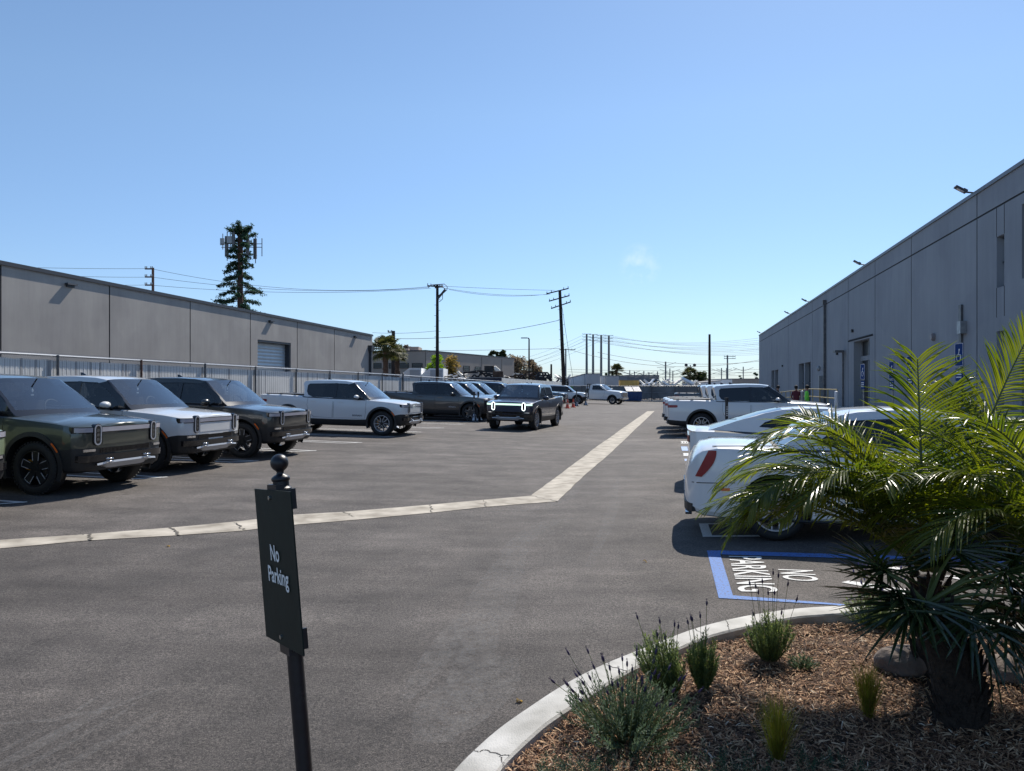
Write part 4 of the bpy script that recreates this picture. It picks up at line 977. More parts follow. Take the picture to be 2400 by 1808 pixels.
tag(sed, 'white saloon car with tall red tail lamp, half hidden behind the feather palm', 'car', 'white cars in the accessible stalls'); paint_all(sed, P['white']); place(sed, -4.87, -2.35)
# ---- white fastback coupe
CP = [(-2.36, .66, .40, .46, .90, .92, .05), (-2.33, .80, .34, .42, .99, 1.02, .05), (-2.22, .91, .28, .36, 1.02, 1.055, .06), (-1.9, .98, .24, .30, 1.02, 1.05, .08), (-1.35, 1.0, .22, .28, .99, 1.03, .10),
      (0, .985, .22, .28, .92, .96, .10), (1.2, .985, .22, .28, .92, .98, .10), (1.6, .99, .22, .3, .90, .96, .10), (2.1, .94, .22, .3, .82, .86, .09), (2.3, .84, .24, .34, .74, .78, .07), (2.38, .68, .28, .38, .68, .70, .05), (2.41, .42, .34, .42, .64, .66, .05)]
sp = dict(name='coupe_car', cat='car', st=CP, w=.95, axf=1.45, axr=-1.30, wr=.35, rim=.26, arch=.39, arch_trim=False, painted_bumpers=True, wheel_style='y', cz=(.96, 1.36), cw=(.84, .60), cab=(-1.9, 1.10),
          path=[(-2.02, 1.02), (-1.55, 1.17), (-1.05, 1.31), (-.70, 1.375), (-.3, 1.40), (.05, 1.39), (.28, 1.35), (.65, 1.17), (1.08, .96)], ws=(6, 8), rw=(0, 3),
          windows=[[(-1.12, 1.08), (-1.02, 1.16), (-.62, 1.29), (-.40, 1.31), (-.40, 1.02)], [(-.33, 1.02), (-.33, 1.31), (.12, 1.30), (.72, 1.02), (.7, .99)]], bpillars=[], seats=[0.1],
          doors=[([(-.38, .96), (-.42, .36), (.92, .34), (.98, .9)], -.15, .82)], mirror=(.62, .95, .98), wheel_in=.02)
cp, fx, rx_, sy_, cw = make_car(sp)
b = MB(); rows = []
for i in range(15):
    y = -.84+1.68*i/14; f = rx_(abs(y)*.98); rows += [Vector((f+.28, y, 1.035-.05*(abs(y)/.84)**4)), Vector((f-.02, y, 1.07-.06*(abs(y)/.84)**4)), Vector((f-.015, y, 1.055-.06*(abs(y)/.84)**4)), Vector((f+.25, y, 1.0-.05*(abs(y)/.84)**4))]
b.add(rows, [(4*i+k, 4*i+k+1, 4*(i+1)+k+1, 4*(i+1)+k) for i in range(14) for k in range(3)]); o = b.build('tail_spoiler', P['white'], cp, smooth=50); o['paint'] = 1
b = MB(); front_band(b, rx_, -.75, .75, .80, .93, .012, .03, sgn=-1); b.build('tail_panel', M['gloss_black'], cp)
for s in (-1, 1):
    o = MB()
    for k in range(3): front_band(o, rx_, s*(.45+k*.10), s*(.51+k*.10), .81, .92, .022, .03, sgn=-1, n=3)
    o.build('tail_light', M['red_lens'], cp)
tag(cp, 'white fastback coupe with ducktail spoiler, between the saloon and the white pickups', 'car', 'white cars in the accessible stalls'); paint_all(cp, P['white']); place(cp, -4.78, 2.35)

# ---- white flatbed truck by the dumpster
FT = [(-.95, .93, .45, .52, 1.42, 1.45, .05), (-.9, .99, .42, .50, 1.46, 1.48, .06), (0, 1.0, .40, .5, 1.46, 1.48, .06), (1.0, 1.0, .40, .5, 1.44, 1.50, .08), (1.6, 1.0, .42, .55, 1.42, 1.50, .09), (2.3, .99, .45, .62, 1.36, 1.44, .09), (2.62, .97, .48, .66, 1.32, 1.39, .08), (2.72, .92, .50, .68, 1.28, 1.34, .06), (2.76, .8, .52, .7, 1.24, 1.30, .05)]
sp = dict(name='flatbed_truck', cat='truck', st=FT, w=1.02, axf=1.75, axr=-3.2, wr=.44, rim=.26, arch=.54, wheel_style='y', trimw=.03, cz=(1.46, 2.0), cw=(.92, .76), cab=(-.95, 1.15),
          path=[(-.92, 1.46), (-.90, 1.75), (-.84, 2.0), (-.75, 2.05), (-.3, 2.08), (.15, 2.06), (.32, 2.02), (.68, 1.76), (1.08, 1.46)], ws=(6, 8), rw=(0, 2),
          windows=[[(-.55, 1.50), (-.60, 1.56), (-.58, 1.96), (.10, 1.96), (.24, 1.90), (.72, 1.54), (.7, 1.50)]], bpillars=[], seats=[-.2], doors=[([(-.66, 1.42), (-.66, .60), (.80, .60), (.90, 1.40)], -.45, 1.25)], mirror=(.80, 1.22, 1.62), wheel_in=.05)
ft, fx, rx_, sy_, cw = make_car(sp)
b = MB(); front_band(b, fx, -.62, .62, .80, 1.24, .03, .06)
b.build('grille', M['gloss_black'], ft)
b = MB()
for z in (.88, .98, 1.08, 1.18): front_band(b, fx, -.60, .60, z-.012, z+.012, .05, .03)
front_band(b, fx, -.62, .62, 1.24, 1.27, .04, .04); b.build('grille_bar', M['chrome'], ft)
b = MB(); front_band(b, fx, -.98, .98, .56, .74, .12, .2); b.build('front_bumper_bar', M['chrome'], ft)
for s in (-1, 1):
    b = MB(); front_band(b, fx, s*.66, s*.94, .88, 1.22, .02, .05, n=4); b.build('headlight', M['lamp_grey'], ft)
b = MB(); b.box((-3.0, 0, .98), (3.9, 2.3, .12)); b.box((-3.0, 0, .82), (3.9, .9, .2)); b.build('flat_deck', M['plastic'], ft)
b = MB(); b.box((-1.10, 0, 1.55), (.06, 2.1, .06)); b.box((-1.10, 0, 2.08), (.06, 2.0, .08))
for y in (-1.0, -.5, 0, .5, 1.0): b.box((-1.10, y, 1.5), (.08, .07, 1.15))
b.build('headboard', M['plastic'], ft)
b = MB(); b.box((-1.9, -.6, 1.16), (1.1, .7, .22)); b.build('deck_tank', M['metal_grey'], ft)
for c in ft.children:
    if c.name.startswith('wheel') and c.location.x < -2: pass
tag(ft, 'white crew work truck with chrome bumper and black flat deck, left of the blue dumpster', 'truck'); paint_all(ft, P['white'])
ay = R(-30); xx, yy = 11.9-2.76*math.cos(ay), 79.0-2.76*math.sin(ay); place(ft, *uv(xx, yy), ay)

# ------------------------------------------------------------------ buildings
def wall_grid(s0, s1, z0, ztop, cells, P0, t, nrm, mats_, tilt=0.0, extra_s=(), extra_z=()):
    """wall face with recesses. cells: (sa, sb, za, zb, depth, material index of the back, or None to leave open)"""
    ss = sorted(set([s0, s1]+[c for q in cells for c in q[:2] if s0 <= c <= s1]+list(extra_s))); zz = sorted(set([z0, ztop]+[c for q in cells for c in q[2:4] if z0 <= c <= ztop]+list(extra_z)))
    mb = MB()
    def info(sm, zm):
        r = (0, 0)
        for q in cells:
            if q[0] < sm < q[1] and q[2] < zm < q[3]:
                if q[4] > r[0]: r = (q[4], q[5])
        return r
    g = [[info((a+b)/2, (c+d)/2) for c, d in zip(zz, zz[1:])] for a, b in zip(ss, ss[1:])]
    def pt(s, z, d):
        zz_ = z*(1+tilt*(s-s0)) if z > z0 else z
        return Vector((P0[0]+t[0]*s-nrm[0]*d, P0[1]+t[1]*s-nrm[1]*d, zz_))
    for i in range(len(ss)-1):
        for j in range(len(zz)-1):
            d, m = g[i][j]
            if m is not None: mb.add([pt(ss[i], zz[j], d), pt(ss[i+1], zz[j], d), pt(ss[i+1], zz[j+1], d), pt(ss[i], zz[j+1], d)], [(0, 1, 2, 3)], m)
            for (ni, nj, a, b) in ((i+1, j, (ss[i+1], zz[j]), (ss[i+1], zz[j+1])), (i, j+1, (ss[i], zz[j+1]), (ss[i+1], zz[j+1]))):
                if ni < len(ss)-1 and nj < len(zz)-1:
                    d2, m2 = g[ni][nj]
                    if abs(d2-d) > 1e-6: mb.add([pt(*a, d), pt(*b, d), pt(*b, d2), pt(*a, d2)], [(0, 1, 2, 3)], 1 if (m == 1 and 0 < d < .04) or (m2 == 1 and 0 < d2 < .04) else 0)
    me = bpy.data.meshes.new('wall'); me.from_pydata(mb.v, [], mb.f)
    for x in mats_: me.materials.append(x)
    me.polygons.foreach_set('material_index', mb.m); return me
# ---- right building : wall at constant u
UB = -11.66
def wall_px(x, y, A=9.6):
    Y = A/((x-1200)/F-MM); X = A+MM*Y; return ((X-KX)*DX+(Y-KY)*DY, H-(y-904)*Y/F)
P0 = xy(UB, 0); tdir = (DX, DY); nrm = (NX, NY)
root = thing('warehouse', 'long slate grey concrete warehouse on the right with roof floodlights and a yellow railed ramp', 'building', (P0[0], P0[1], 0))
def rel(o): o.parent = root; o.location = (-P0[0], -P0[1], 0); return o
V0, V1 = -14.0, wall_px(1779, 789)[0]; ZT = 8.12
cells = []; Wn = []
for x in (2290, 2136, 2051, 1988, 1904, 1847.5, 1809):
    v = wall_px(x, 800)[0]; cells.append((v-.03, v+.03, .2, ZT-.01, .025, 1))
for k in range(1, 5):
    v = wall_px(2290, 800)[0]-6.25*k; cells.append((v-.03, v+.03, .2, ZT-.01, .025, 1))
cells.append((V0, V1, 7.30, 7.36, .025, 1))
def op(xa, xb, ya_, yb_, d, name):
    va, za = wall_px(xa, ya_); vb, zb = wall_px(xb, yb_); va, vb = min(va, vb), max(va, vb)
    c = (va, vb, min(za, zb), max(za, zb)); cells.append((*c, d, None)); Wn.append((c, d, name)); return c
va, _ = wall_px(1815, 900)
cA = [wall_px(1808, 0)[0], wall_px(1824, 0)[0]]; zA = wall_px(1816, 868)[1]
cB = [wall_px(1872, 0)[0], wall_px(1900, 0)[0]]; zB = wall_px(1886, 851)[1]
for c, z in ((cA, zA), (cB, zB)):
    a_, b_ = sorted(c); m_ = (a_+b_)/2
    for q0, q1 in ((a_, m_-.22), (m_+.22, b_)): cells.append((q0, q1, .55, z, .35, None)); Wn.append(((q0, q1, .55, z), .35, 'window'))
cC = sorted([wall_px(2001, 0)[0], wall_px(2038, 0)[0]]); zC = wall_px(2020, 797)[1]
cells.append((cC[0], cC[1], .55, zC, .45, None)); Wn.append(((cC[0], cC[1], .55, zC), .45, 'door'))
a_, b_ = sorted([wall_px(2336, 0)[0], wall_px(2354, 0)[0]])
zt1, zb1 = wall_px(2345, 552)[1], wall_px(2345, 673)[1]; zt2, zb2 = wall_px(2345, 776)[1], .9
cells += [(a_, b_, zb1, zt1, .26, None), (a_, b_, zb2, zt2, .26, None)]; Wn += [((a_, b_, zb1, zt1), .26, 'tall_window'), ((a_, b_, zb2, zt2), .26, 'tall_window')]
for s in (a_, b_): cells += [(s-.02, s+.02, zb1-.9, zb1, .02, 1), (s-.02, s+.02, zt1, zt1+.9, .02, 1)]
c0, c1 = sorted([wall_px(2395, 0)[0], wall_px(2440, 0)[0]])
cells += [(c0, c1, 4.9, 7.0, .35, None), (c0, c1, .3, 3.75, .35, None)]; Wn += [((c0, c1, 4.9, 7.0), .35, 'window'), ((c0, c1, .3, 3.75), .35, 'window')]
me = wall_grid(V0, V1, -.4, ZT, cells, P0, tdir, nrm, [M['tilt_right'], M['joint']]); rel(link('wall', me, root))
def bw(s, d, z): return Vector((P0[0]+DX*s-NX*d, P0[1]+DY*s-NY*d, z))       # d>0 behind the wall face
for (c, d, name) in Wn:
    b = MB(); sa, sb, za, zb = c
    if name == 'door':
        o = MB(); o.add([bw(sa, d, za), bw(sb, d, za), bw(sb, d, zb), bw(sa, d, zb)], [(0, 1, 2, 3)]); dr = rel(o.build('door', mat('dark doorway panel', (.02, .021, .024), .3), root))
        o = MB(); s1_ = sa+(sb-sa)*.45
        o.prism([bw(sa+.05, d-.06, zb-.75), bw(s1_, d-.06, zb-.75), bw(s1_, d-.06, zb-.2), bw(sa+.05, d-.06, zb-.2)], bw(0, .03, 0)-bw(0, 0, 0)); p_ = o.build('transom_panel', M['window_blue'], dr)
        o = MB()
        for s in (sa+.06, (sa+sb)/2, sb-.06): o.box(bw(s, d-.05, (za+zb)/2), (.1, .08, zb-za), math.atan2(DY, DX))
        o.box(bw((sa+sb)/2, d-.05, zb-.95), (sb-sa, .07, .25), math.atan2(DY, DX)); o.build('door_frame', M['tilt_right'], dr)
        continue
    g_ = MB(); g_.add([bw(sa, d-.02, za), bw(sb, d-.02, za), bw(sb, d-.02, zb), bw(sa, d-.02, zb)], [(0, 1, 2, 3)])
    w = rel(g_.build(name if name != 'tall_window' else 'window', M['window_glass'] if name != 'tall_window' else M['window_blue'], root))
    if False:
        o = MB(); o.prism([bw(sa+.05, d-.16, za+.05), bw(sa+(sb-sa)*.30, d-.16, za+.05), bw(sa+(sb-sa)*.30, d-.16, zb-.3), bw(sa+.05, d-.16, zb-.3)], bw(0, .02, 0)-bw(0, 0, 0)); o.build('pane', M['window_blue'], w)
    fr = MB()
    for z in (za+.04, (za+zb)/2, zb-.04): fr.box(bw((sa+sb)/2, d-.06, z), (sb-sa, .06, .06), math.atan2(DY, DX))
    fr.build('window_frame', M['cap'], w)
ang = math.atan2(DY, DX)
b = MB(); b.box(bw((V0+V1)/2, .10, ZT+.05), (V1-V0, .30, .12), ang); rel(b.build('roof_cap', M['cap_pale'], root))
b = MB()
for s_, d_ in ((V0, 0), (V1, 0)): pass
A = bw(V1, 0, -.4); B = bw(V1, 42, -.4); b.add([A, B, B+Vector((0, 0, ZT+.4)), A+Vector((0, 0, ZT+.4))], [(0, 1, 2, 3)])
A = bw(V0, 0, -.4); B = bw(V0, 42, -.4); b.add([A, B, B+Vector((0, 0, ZT+.4)), A+Vector((0, 0, ZT+.4))], [(0, 1, 2, 3)])
A = bw(V0, 42, -.4); B = bw(V1, 42, -.4); b.add([A, B, B+Vector((0, 0, ZT+.4)), A+Vector((0, 0, ZT+.4))], [(0, 1, 2, 3)]); rel(b.build('side_wall', M['tilt_right'], root))
b = MB(); b.add([bw(V0, .2, ZT-.3), bw(V1, .2, ZT-.3), bw(V1, 42, ZT-.3), bw(V0, 42, ZT-.3)], [(0, 1, 2, 3)]); rel(b.build('roof', M['roof'], root))
for x in (2280, 2026, 1896, 1853, 1785):        # floodlights on the parapet
    v = wall_px(x, 800)[0]; b = MB()
    b.tube([bw(v, .05, ZT+.05), bw(v, .0, ZT+.14), bw(v, -.20, ZT+.17)], .03, 8); fl = rel(b.build('floodlight', M['cap'], root))
    b = MB(); rt = Matrix.Rotation(math.atan2(NY, NX), 3, 'Z') @ Matrix.Rotation(R(-32), 3, 'Y'); b.box(bw(v, -.36, ZT+.27), (.40, .24, .06), rt); b.box(bw(v, -.24, ZT+.22), (.14, .16, .10), rt); b.build('lamp_head', M['cap'], fl)
    b = MB(); b.box(bw(v, -.38, ZT+.235), (.26, .18, .01), rt); b.build('lamp_lens', M['lamp_grey'], fl)
v, z = wall_px(1936, 712); b = MB(); b.box(bw(v, -.09, (z+.2)/2), (.13, .16, z-.2), ang); b.box(bw(v, -.11, z+.08), (.30, .22, .30), ang, taper=1.15); rel(b.build('downspout', M['steel_post'], root))
v, z = wall_px(2190, 790); b = MB(); r_ = bw(v, 0, z); b.cyl(bw(v, 0, z), bw(v, -.10, z), .15, 20); b.cyl(bw(v, -.10, z), bw(v, -.13, z), .125, 20); rel(b.build('alarm_bell', mat('alarm bell', (.25, .22, .22), .5), root))
v, z = wall_px(2262, 768); b = MB(); b.box(bw(v, -.10, z), (.34, .20, .42), ang); rel(b.build('wall_box', M['metal_grey'], root))
b = MB(); b.box(bw(v+.28, -.04, (z+1.4)/2+.3), (.22, .07, z-.4), ang); rel(b.build('conduit', M['steel_post'], root))
for x, y in ((1835, 858), (1964, 829), (2002-2, 776)):
    v, z = wall_px(x, y); b = MB(); b.cyl(bw(v, 0, z), bw(v, -.12, z), .09, 12); rel(b.build('camera_dome', M['plastic'], root))
v, z = wall_px(1980, 824); b = MB(); b.box(bw(v, -.35, z), (.7, .5, .12), ang); b.cyl(bw(v, -.1, z), bw(v, -.1, .6), .05, 8); b.cyl(bw(v+.3, -.06, z-.1), bw(v+.3, -.06, .6), .03, 8); rel(b.build('conduit', M['steel_post'], root))
v, z = wall_px(1928, 864); b = MB(); b.ell(bw(v, -.25, z), (.13, .13, .2)); b.box(bw(v, -.15, z-1.6), (.2, .2, 2.2), ang); rel(b.build('wall_box', M['metal_grey'], root))
v0_, z0_ = wall_px(1990, 797); v1_, z1_ = wall_px(2046, 778)
b = MB(); q0, q1 = min(v0_, v1_), max(v0_, v1_)
for k in range(24): b.box(bw(q0+(q1-q0)*k/23, -.03, 4.42), (.05, .06, .06), ang)
b.box(bw((q0+q1)/2, -.01, 4.48), (q1-q0, .03, .03), ang); rel(b.build('bird_spikes', M['joint'], root))

# ramp and yellow railing before the wall
va, vb = wall_px(2050, 0)[0], wall_px(1838, 0)[0]
rp = thing('ramp', 'concrete loading ramp with yellow pipe railings along the grey warehouse wall', 'ramp', (*xy(UB+.9, (va+vb)/2), 0))
inv = Vector(rp.location)
def rl(o): o.location = -inv; return o
b = MB(); z_hi = .62
b.prism([bw(va, -.05, 0), bw(va, -.05, z_hi), bw(va+9, -.05, z_hi), bw(vb, -.05, .02), bw(vb, -.05, -.3), bw(va, -.05, -.3)], bw(0, -1.75, 0)-bw(0, 0, 0)); rl(b.build('ramp_slab', M['kerb'], rp))
def rz(s): return z_hi if s < va+9 else z_hi-(z_hi-.02)*(s-va-9)/(vb-va-9)
for dd in (-1.72,):
    b = MB()
    for hh in (1.05, .6): b.tube([bw(s, dd, rz(s)+hh) for s in np.linspace(va+.2, vb-.2, 14)], .028, 8)
    b.tube([bw(vb-.2, dd, rz(vb)+1.05), bw(vb+.15, dd, .95), bw(vb+.2, dd, .75), bw(vb-.2, dd, rz(vb)+.6)], .028, 8)
    for s in np.linspace(va+.2, vb-.2, 15): b.cyl(bw(s, dd, rz(s)-.02), bw(s, dd, rz(s)+1.05), .028, 8)
    rl(b.build('railing', M['yellow'], rp))
b = MB(); b.prism([bw(va+.1, -1.82, z_hi-.16), bw(va+.1, -1.82, z_hi), bw(va+9, -1.82, z_hi), bw(va+9, -1.82, z_hi-.16)], bw(0, -.03, 0)-bw(0, 0, 0)); rl(b.build('edge_strip', mat('orange edge paint', (.45, .20, .04), .7), rp))

# ---- left building
UL = .975*28-2.3
P0L = xy(UL, 0); nL = (-NX, -NY)
def wl_px(x, y): return wall_px(x, y, -28)
def wl(s, d, z): return Vector((P0L[0]+DX*s-nL[0]*d, P0L[1]+DY*s-nL[1]*d, z))
rootL = thing('warehouse', 'low warm grey concrete warehouse behind the slatted fence on the left', 'building', (P0L[0], P0L[1], 0))
def relL(o): o.location = (-P0L[0], -P0L[1], 0); return o
L0, L1 = wl_px(-260, 0)[0], wl_px(873, 0)[0]
zA_, zB_ = 6.9, wl_px(873, 789)[1]; tl = (zB_/zA_-1)/(L1-L0)
cl = []
for x in (2, 257, 446, 587, 697, 784):
    v = wl_px(x, 0)[0]; cl.append((v-.035, v+.035, .2, zA_-.01, .03, 1))
d0, d1 = wl_px(604, 0)[0], wl_px(682, 0)[0]; zd = wl_px(604, 796)[1]
cl.append((d0, d1, .2, zd, .45, None))
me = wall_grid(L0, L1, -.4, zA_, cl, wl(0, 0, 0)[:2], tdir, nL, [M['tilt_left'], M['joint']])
for v in me.vertices:
    s = (v.co.x-P0L[0])*DX+(v.co.y-P0L[1])*DY
    if v.co.z > zA_-.1: v.co.z *= 1+tl*(s-L0)
relL(link('wall', me, rootL))
b = MB(); n = 40
# corrugated roller door: slats
rows = []
for i in range(n+1):
    z = .2+(zd-.2)*i/n
    rows += [wl(d0+.05, .38+.03*(i % 2), z), wl(d1-.05, .38+.03*(i % 2), z)]
b.add(rows, [(2*i, 2*i+1, 2*i+3, 2*i+2) for i in range(n)]); rd = relL(b.build('roller_door', M['shutter'], rootL))
b = MB()
for s in (d0+.06, d1-.06): b.box(wl(s, .25, (zd+.2)/2), (.16, .3, zd-.2), ang)
b.box(wl((d0+d1)/2, .2, zd-.06), (d1-d0, .36, .14), ang); b.build('door_frame', M['cap'], rd)
b = MB(); A = wl(L0, -.03, zA_+.02); B = wl(L1, -.03, zB_+.02); up = Vector((0, 0, .16)); ou = wl(0, -.08, 0)-wl(0, 0, 0)
b.prism([A, B, B+up, A+up], (-ou)*4); b.prism([A+ou*.8-Vector((0, 0, .02)), B+ou*.8-Vector((0, 0, .02)), B+ou*.8+up*.7, A+ou*.8+up*.7], -ou*.5); relL(b.build('roof_cap', M['cap'], rootL))
b = MB(); A = wl(L1, 0, -.4); B = wl(L1, 40, -.4); h_ = Vector((0, 0, zB_+.4)); b.add([A, B, B+h_, A+h_], [(0, 1, 2, 3)])
A = wl(L0, 0, -.4); B2 = wl(L0, 40, -.4); h2 = Vector((0, 0, zA_+.4)); b.add([A, B2, B2+h2, A+h2], [(0, 1, 2, 3)]); b.add([B, B2, B2+h2, B+h_], [(0, 1, 2, 3)]); relL(b.build('side_wall', M['tilt_left'], rootL))
b = MB(); b.add([wl(L0, .3, zA_-.1), wl(L1, .3, zB_-.1), wl(L1, 40, zB_-.1), wl(L0, 40, zA_-.1)], [(0, 1, 2, 3)]); relL(b.build('roof', M['roof'], rootL))
for x, y in ((163, 657), (634, 746), (832, 784)):
    v, z = wl_px(x, y); z = zA_+(zB_-zA_)*(v-L0)/(L1-L0)-.35; b = MB()
    b.cyl(wl(v, 0, z+.02), wl(v, -.12, z+.04), .04, 8); w_ = relL(b.build('wall_light', M['cap'], rootL))
    b = MB(); b.box(wl(v, -.11, z+.06), (.60, .18, .08), ang, taper=.9); b.box(wl(v, -.05, z), (.42, .08, .14), ang); b.build('lamp_head', M['cap'], w_)
v = wl_px(866, 0)[0]; b = MB(); b.box(wl(v, -.12, 2.6), (.22, .22, 5.0), ang); b.box(wl(v, -.16, 5.2), (.5, .34, .5), ang, taper=1.2); relL(b.build('downspout', M['cap'], rootL))

# ------------------------------------------------------------------ slatted chain link fence (left)
def fpt(Y): X = -16+MM*Y; return Vector((X, Y, 0))
def ftop(Y): return float(np.interp(Y, [10, 17.5, 38, 67, 70], [2.69, 2.65, 2.50, 2.21, 2.19]))
FY0, FY1 = 11.0, 66.8
fr = thing('slatted_fence', 'long chain link fence with pale vertical privacy slats behind the parked trucks', 'fence', tuple(fpt(20)))
finv = Vector(fr.location)
def fl_(o): o.location = -finv; return o
b = MB(); ys = list(np.linspace(FY0, FY1, 40)); b.tube([fpt(y)+Vector((0, 0, ftop(y))) for y in ys], .030, 8); fl_(b.build('top_rail', M['slat_rail'] if 'slat_rail' in M else M['metal_grey'], fr))
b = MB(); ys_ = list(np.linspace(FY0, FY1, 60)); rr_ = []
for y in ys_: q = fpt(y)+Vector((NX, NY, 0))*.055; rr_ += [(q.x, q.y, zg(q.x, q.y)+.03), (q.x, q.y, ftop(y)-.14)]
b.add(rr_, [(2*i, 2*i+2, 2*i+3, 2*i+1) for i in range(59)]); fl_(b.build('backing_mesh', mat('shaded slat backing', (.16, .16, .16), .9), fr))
b = MB(); ofs = Vector((NX, NY, 0))*.035; st_ = .070; y = FY0; i = 0
while y < FY1:
    p = fpt(y); zt = ftop(y)-.11-.012*math.sin(i*.7)*random.random(); zb = zg(p.x, p.y)+.04
    d = Vector((DX, DY, 0))*.0315; t_ = Vector((NX, NY, 0))*.002*(1 if i % 2 else -1)
    c = p+ofs+t_
    b.add([c-d+Vector((0, 0, zb)), c+d+Vector((0, 0, zb)), c+d+Vector((0, 0, zt)), c-d+Vector((0, 0, zt))], [(0, 1, 2, 3)], 0 if random.random() > .12 else 1); y += st_*DY; i += 1
fl_(b.build('privacy_slats', [M['slat'], mat('weathered slat', (.36, .36, .36), .7)], fr))
b = MB(); y = FY0
while y < FY1-.1:      # woven wire at the top and its twisted points
    p = fpt(y); q = fpt(y+.06); zt = ftop(y); hgt = .12
    off = Vector((-NX, -NY, 0))*.012
    for s_, e_ in ((p, q), (q, p)):
        b.prism([s_+off+Vector((0, 0, zt-hgt)), s_+off+Vector((0, 0, zt-hgt+.006)), e_+off+Vector((0, 0, zt+.075)), e_+off+Vector((0, 0, zt+.069))], off*.3)
    k = 1
    y += .062
    if y > 40: y += .05
fl_(b.build('chain_link_mesh', M['metal_grey'], fr))
y = 13.2; i = 0
while y < FY1+.2:
    p = fpt(y); big = (i % 9 == 1); r = .05 if big else .034; b = MB(); zt = ftop(y)+(.10 if big else .02)
    pc = p+Vector((-NX, -NY, 0))*.03; b.cyl(pc+Vector((0, 0, zg(p.x, p.y)-.1)), pc+Vector((0, 0, zt)), r, 10)
    if big: b.ell(pc+Vector((0, 0, zt)), (r*1.25, r*1.25, r), 10, 6)
    fl_(b.build('fence_post', M['rust_post'] if i % 9 == 3 else M['steel_post'], fr)); y += 3.02*DY; i += 1
# pale corrugated metal fence carrying on beyond
cf = thing('metal_fence', 'pale corrugated sheet fence beyond the end of the slatted fence', 'fence', tuple(pz(1240, 904, 85)))
A = pz(1176, 886, 70); B = pz(1316, 896, 104); n = 160; b = MB(); rows = []
for i in range(n+1):
    p = A.lerp(B, i/n); o = Vector((DX, 0, 0))*0+Vector((.0, -.05*(i % 2), 0)); zt = H+(A.z-H)*(1-i/n)+(B.z-H)*i/n
    rows += [Vector((p.x, p.y, -.5))+o, Vector((p.x, p.y, zt))+o]
b.add(rows, [(2*i, 2*i+1, 2*i+3, 2*i+2) for i in range(n)]); o = b.build('corrugated_panel', M['corr'], cf); o.location = -Vector(cf.location)
# back fence with dark privacy mesh
YB = 98.0
bf_ = thing('back_fence', 'dark mesh covered chain link fence closing off the far end of the lot', 'fence', (12, YB, 0))
b = MB(); x0 = pz(1255, 905, YB).x; x1 = pz(1800, 905, YB).x; zt = pz(0, 905.2, YB).z; zb = pz(0, 941, YB).z
n = 60; rows = []
for i in range(n+1):
    x = x0+(x1-x0)*i/n; w = .03*math.sin(i*2.1); rows += [(x, YB+w, zb+.35), (x, YB+w*1.5, zb+1.1), (x, YB+w, zt-.03)]
b.add(rows, [(3*i+k, 3*i+k+1, 3*i+4+k, 3*i+3+k) for i in range(n) for k in range(2)]); o = b.build('privacy_mesh', M['fence_dark'], bf_); o.location = (-12, -YB, 0)
b = MB(); x = x0
while x < x1:
    b.box((x, YB+.05, zb+.18), (.05, .02, .40)); x += .22
o = b.build('lower_mesh', M['metal_grey'], bf_); o.location = (-12, -YB, 0)
b = MB(); b.cyl((x0, YB-.03, zt), (x1, YB-.03, zt), .03, 8); b.cyl((x0, YB-.03, zb+1.15), (x1, YB-.03, zb+1.15), .03, 8); o = b.build('rail', M['metal_grey'], bf_); o.location = (-12, -YB, 0)
for i in range(11):
    x = x0+(x1-x0)*i/10; b = MB(); b.cyl((x, YB-.04, zb-.2), (x, YB-.04, zt+.05), .045, 8); o = b.build('fence_post', M['steel_post'], bf_); o.location = (-12, -YB, 0)
b = MB(); b.box(((x0+x1)/2, YB-.6, zb-.02), (x1-x0, .5, .3)); struct(b.build('kerb', M['kerb']))
# two small signs on it
for (xa, ya_, xb, yb_, m_, lab) in ((1333, 906.5, 1343, 911, 'grn', 'small green sign on the dark mesh fence'), (1374, 906, 1384, 911, 'wht', 'small white sign on the dark mesh fence')):
    a_ = pz(xa, ya_, YB-.12); c_ = pz(xb, yb_, YB-.12); b = MB(); b.box(((a_.x+c_.x)/2, YB-.1, (a_.z+c_.z)/2), (c_.x-a_.x, .03, a_.z-c_.z))
    tag(b.build('fence_sign', M['cloth_green'] if False else (mat('green sign', (.05, .25, .06), .6) if m_ == 'grn' else M['sign_white'])), lab, 'sign')

# ------------------------------------------------------------------ sign in the foreground
def fit_sign():
    """rigid 12x18 inch plate: pose that reproduces its four corners"""
    w, h = .305, .457; obs = np.array([(594.6, 1147), (679, 1152.5), (623, 1491), (710, 1540)]); loc = np.array([(-w/2, 0, h/2), (w/2, 0, h/2), (-w/2, 0, -h/2), (w/2, 0, -h/2)])
    def proj(p):
        m = Matrix.Rotation(p[3], 3, 'Z') @ Matrix.Rotation(p[4], 3, 'Y') @ Matrix.Rotation(p[5], 3, 'X'); m = np.array(m); q = loc @ m.T+np.array(p[:3])
        return np.stack([1200+F*q[:, 0]/q[:, 1], 904-F*q[:, 2]/q[:, 1]], 1)
    p = np.array([-.69, 2.2, -.54, R(-52), R(-4), 0.0])
    for it in range(60):
        r = (proj(p)-obs).ravel(); r = np.append(r, [30*p[5]]); J = np.zeros((9, 6))
        for k in range(6):
            dp = p.copy(); dp[k] += 1e-5; J[:, k] = (np.append((proj(dp)-obs).ravel(), [30*dp[5]])-r)/1e-5
        p = p-np.linalg.solve(J.T @ J+1e-3*np.eye(6), J.T @ r)
    return p
sp_ = fit_sign(); print('SIGN', sp_)
Ms = Matrix.Rotation(sp_[3], 3, 'Z') @ Matrix.Rotation(sp_[4], 3, 'Y') @ Matrix.Rotation(sp_[5], 3, 'X'); Cs = Vector(sp_[:3])+Vector((0, 0, H))
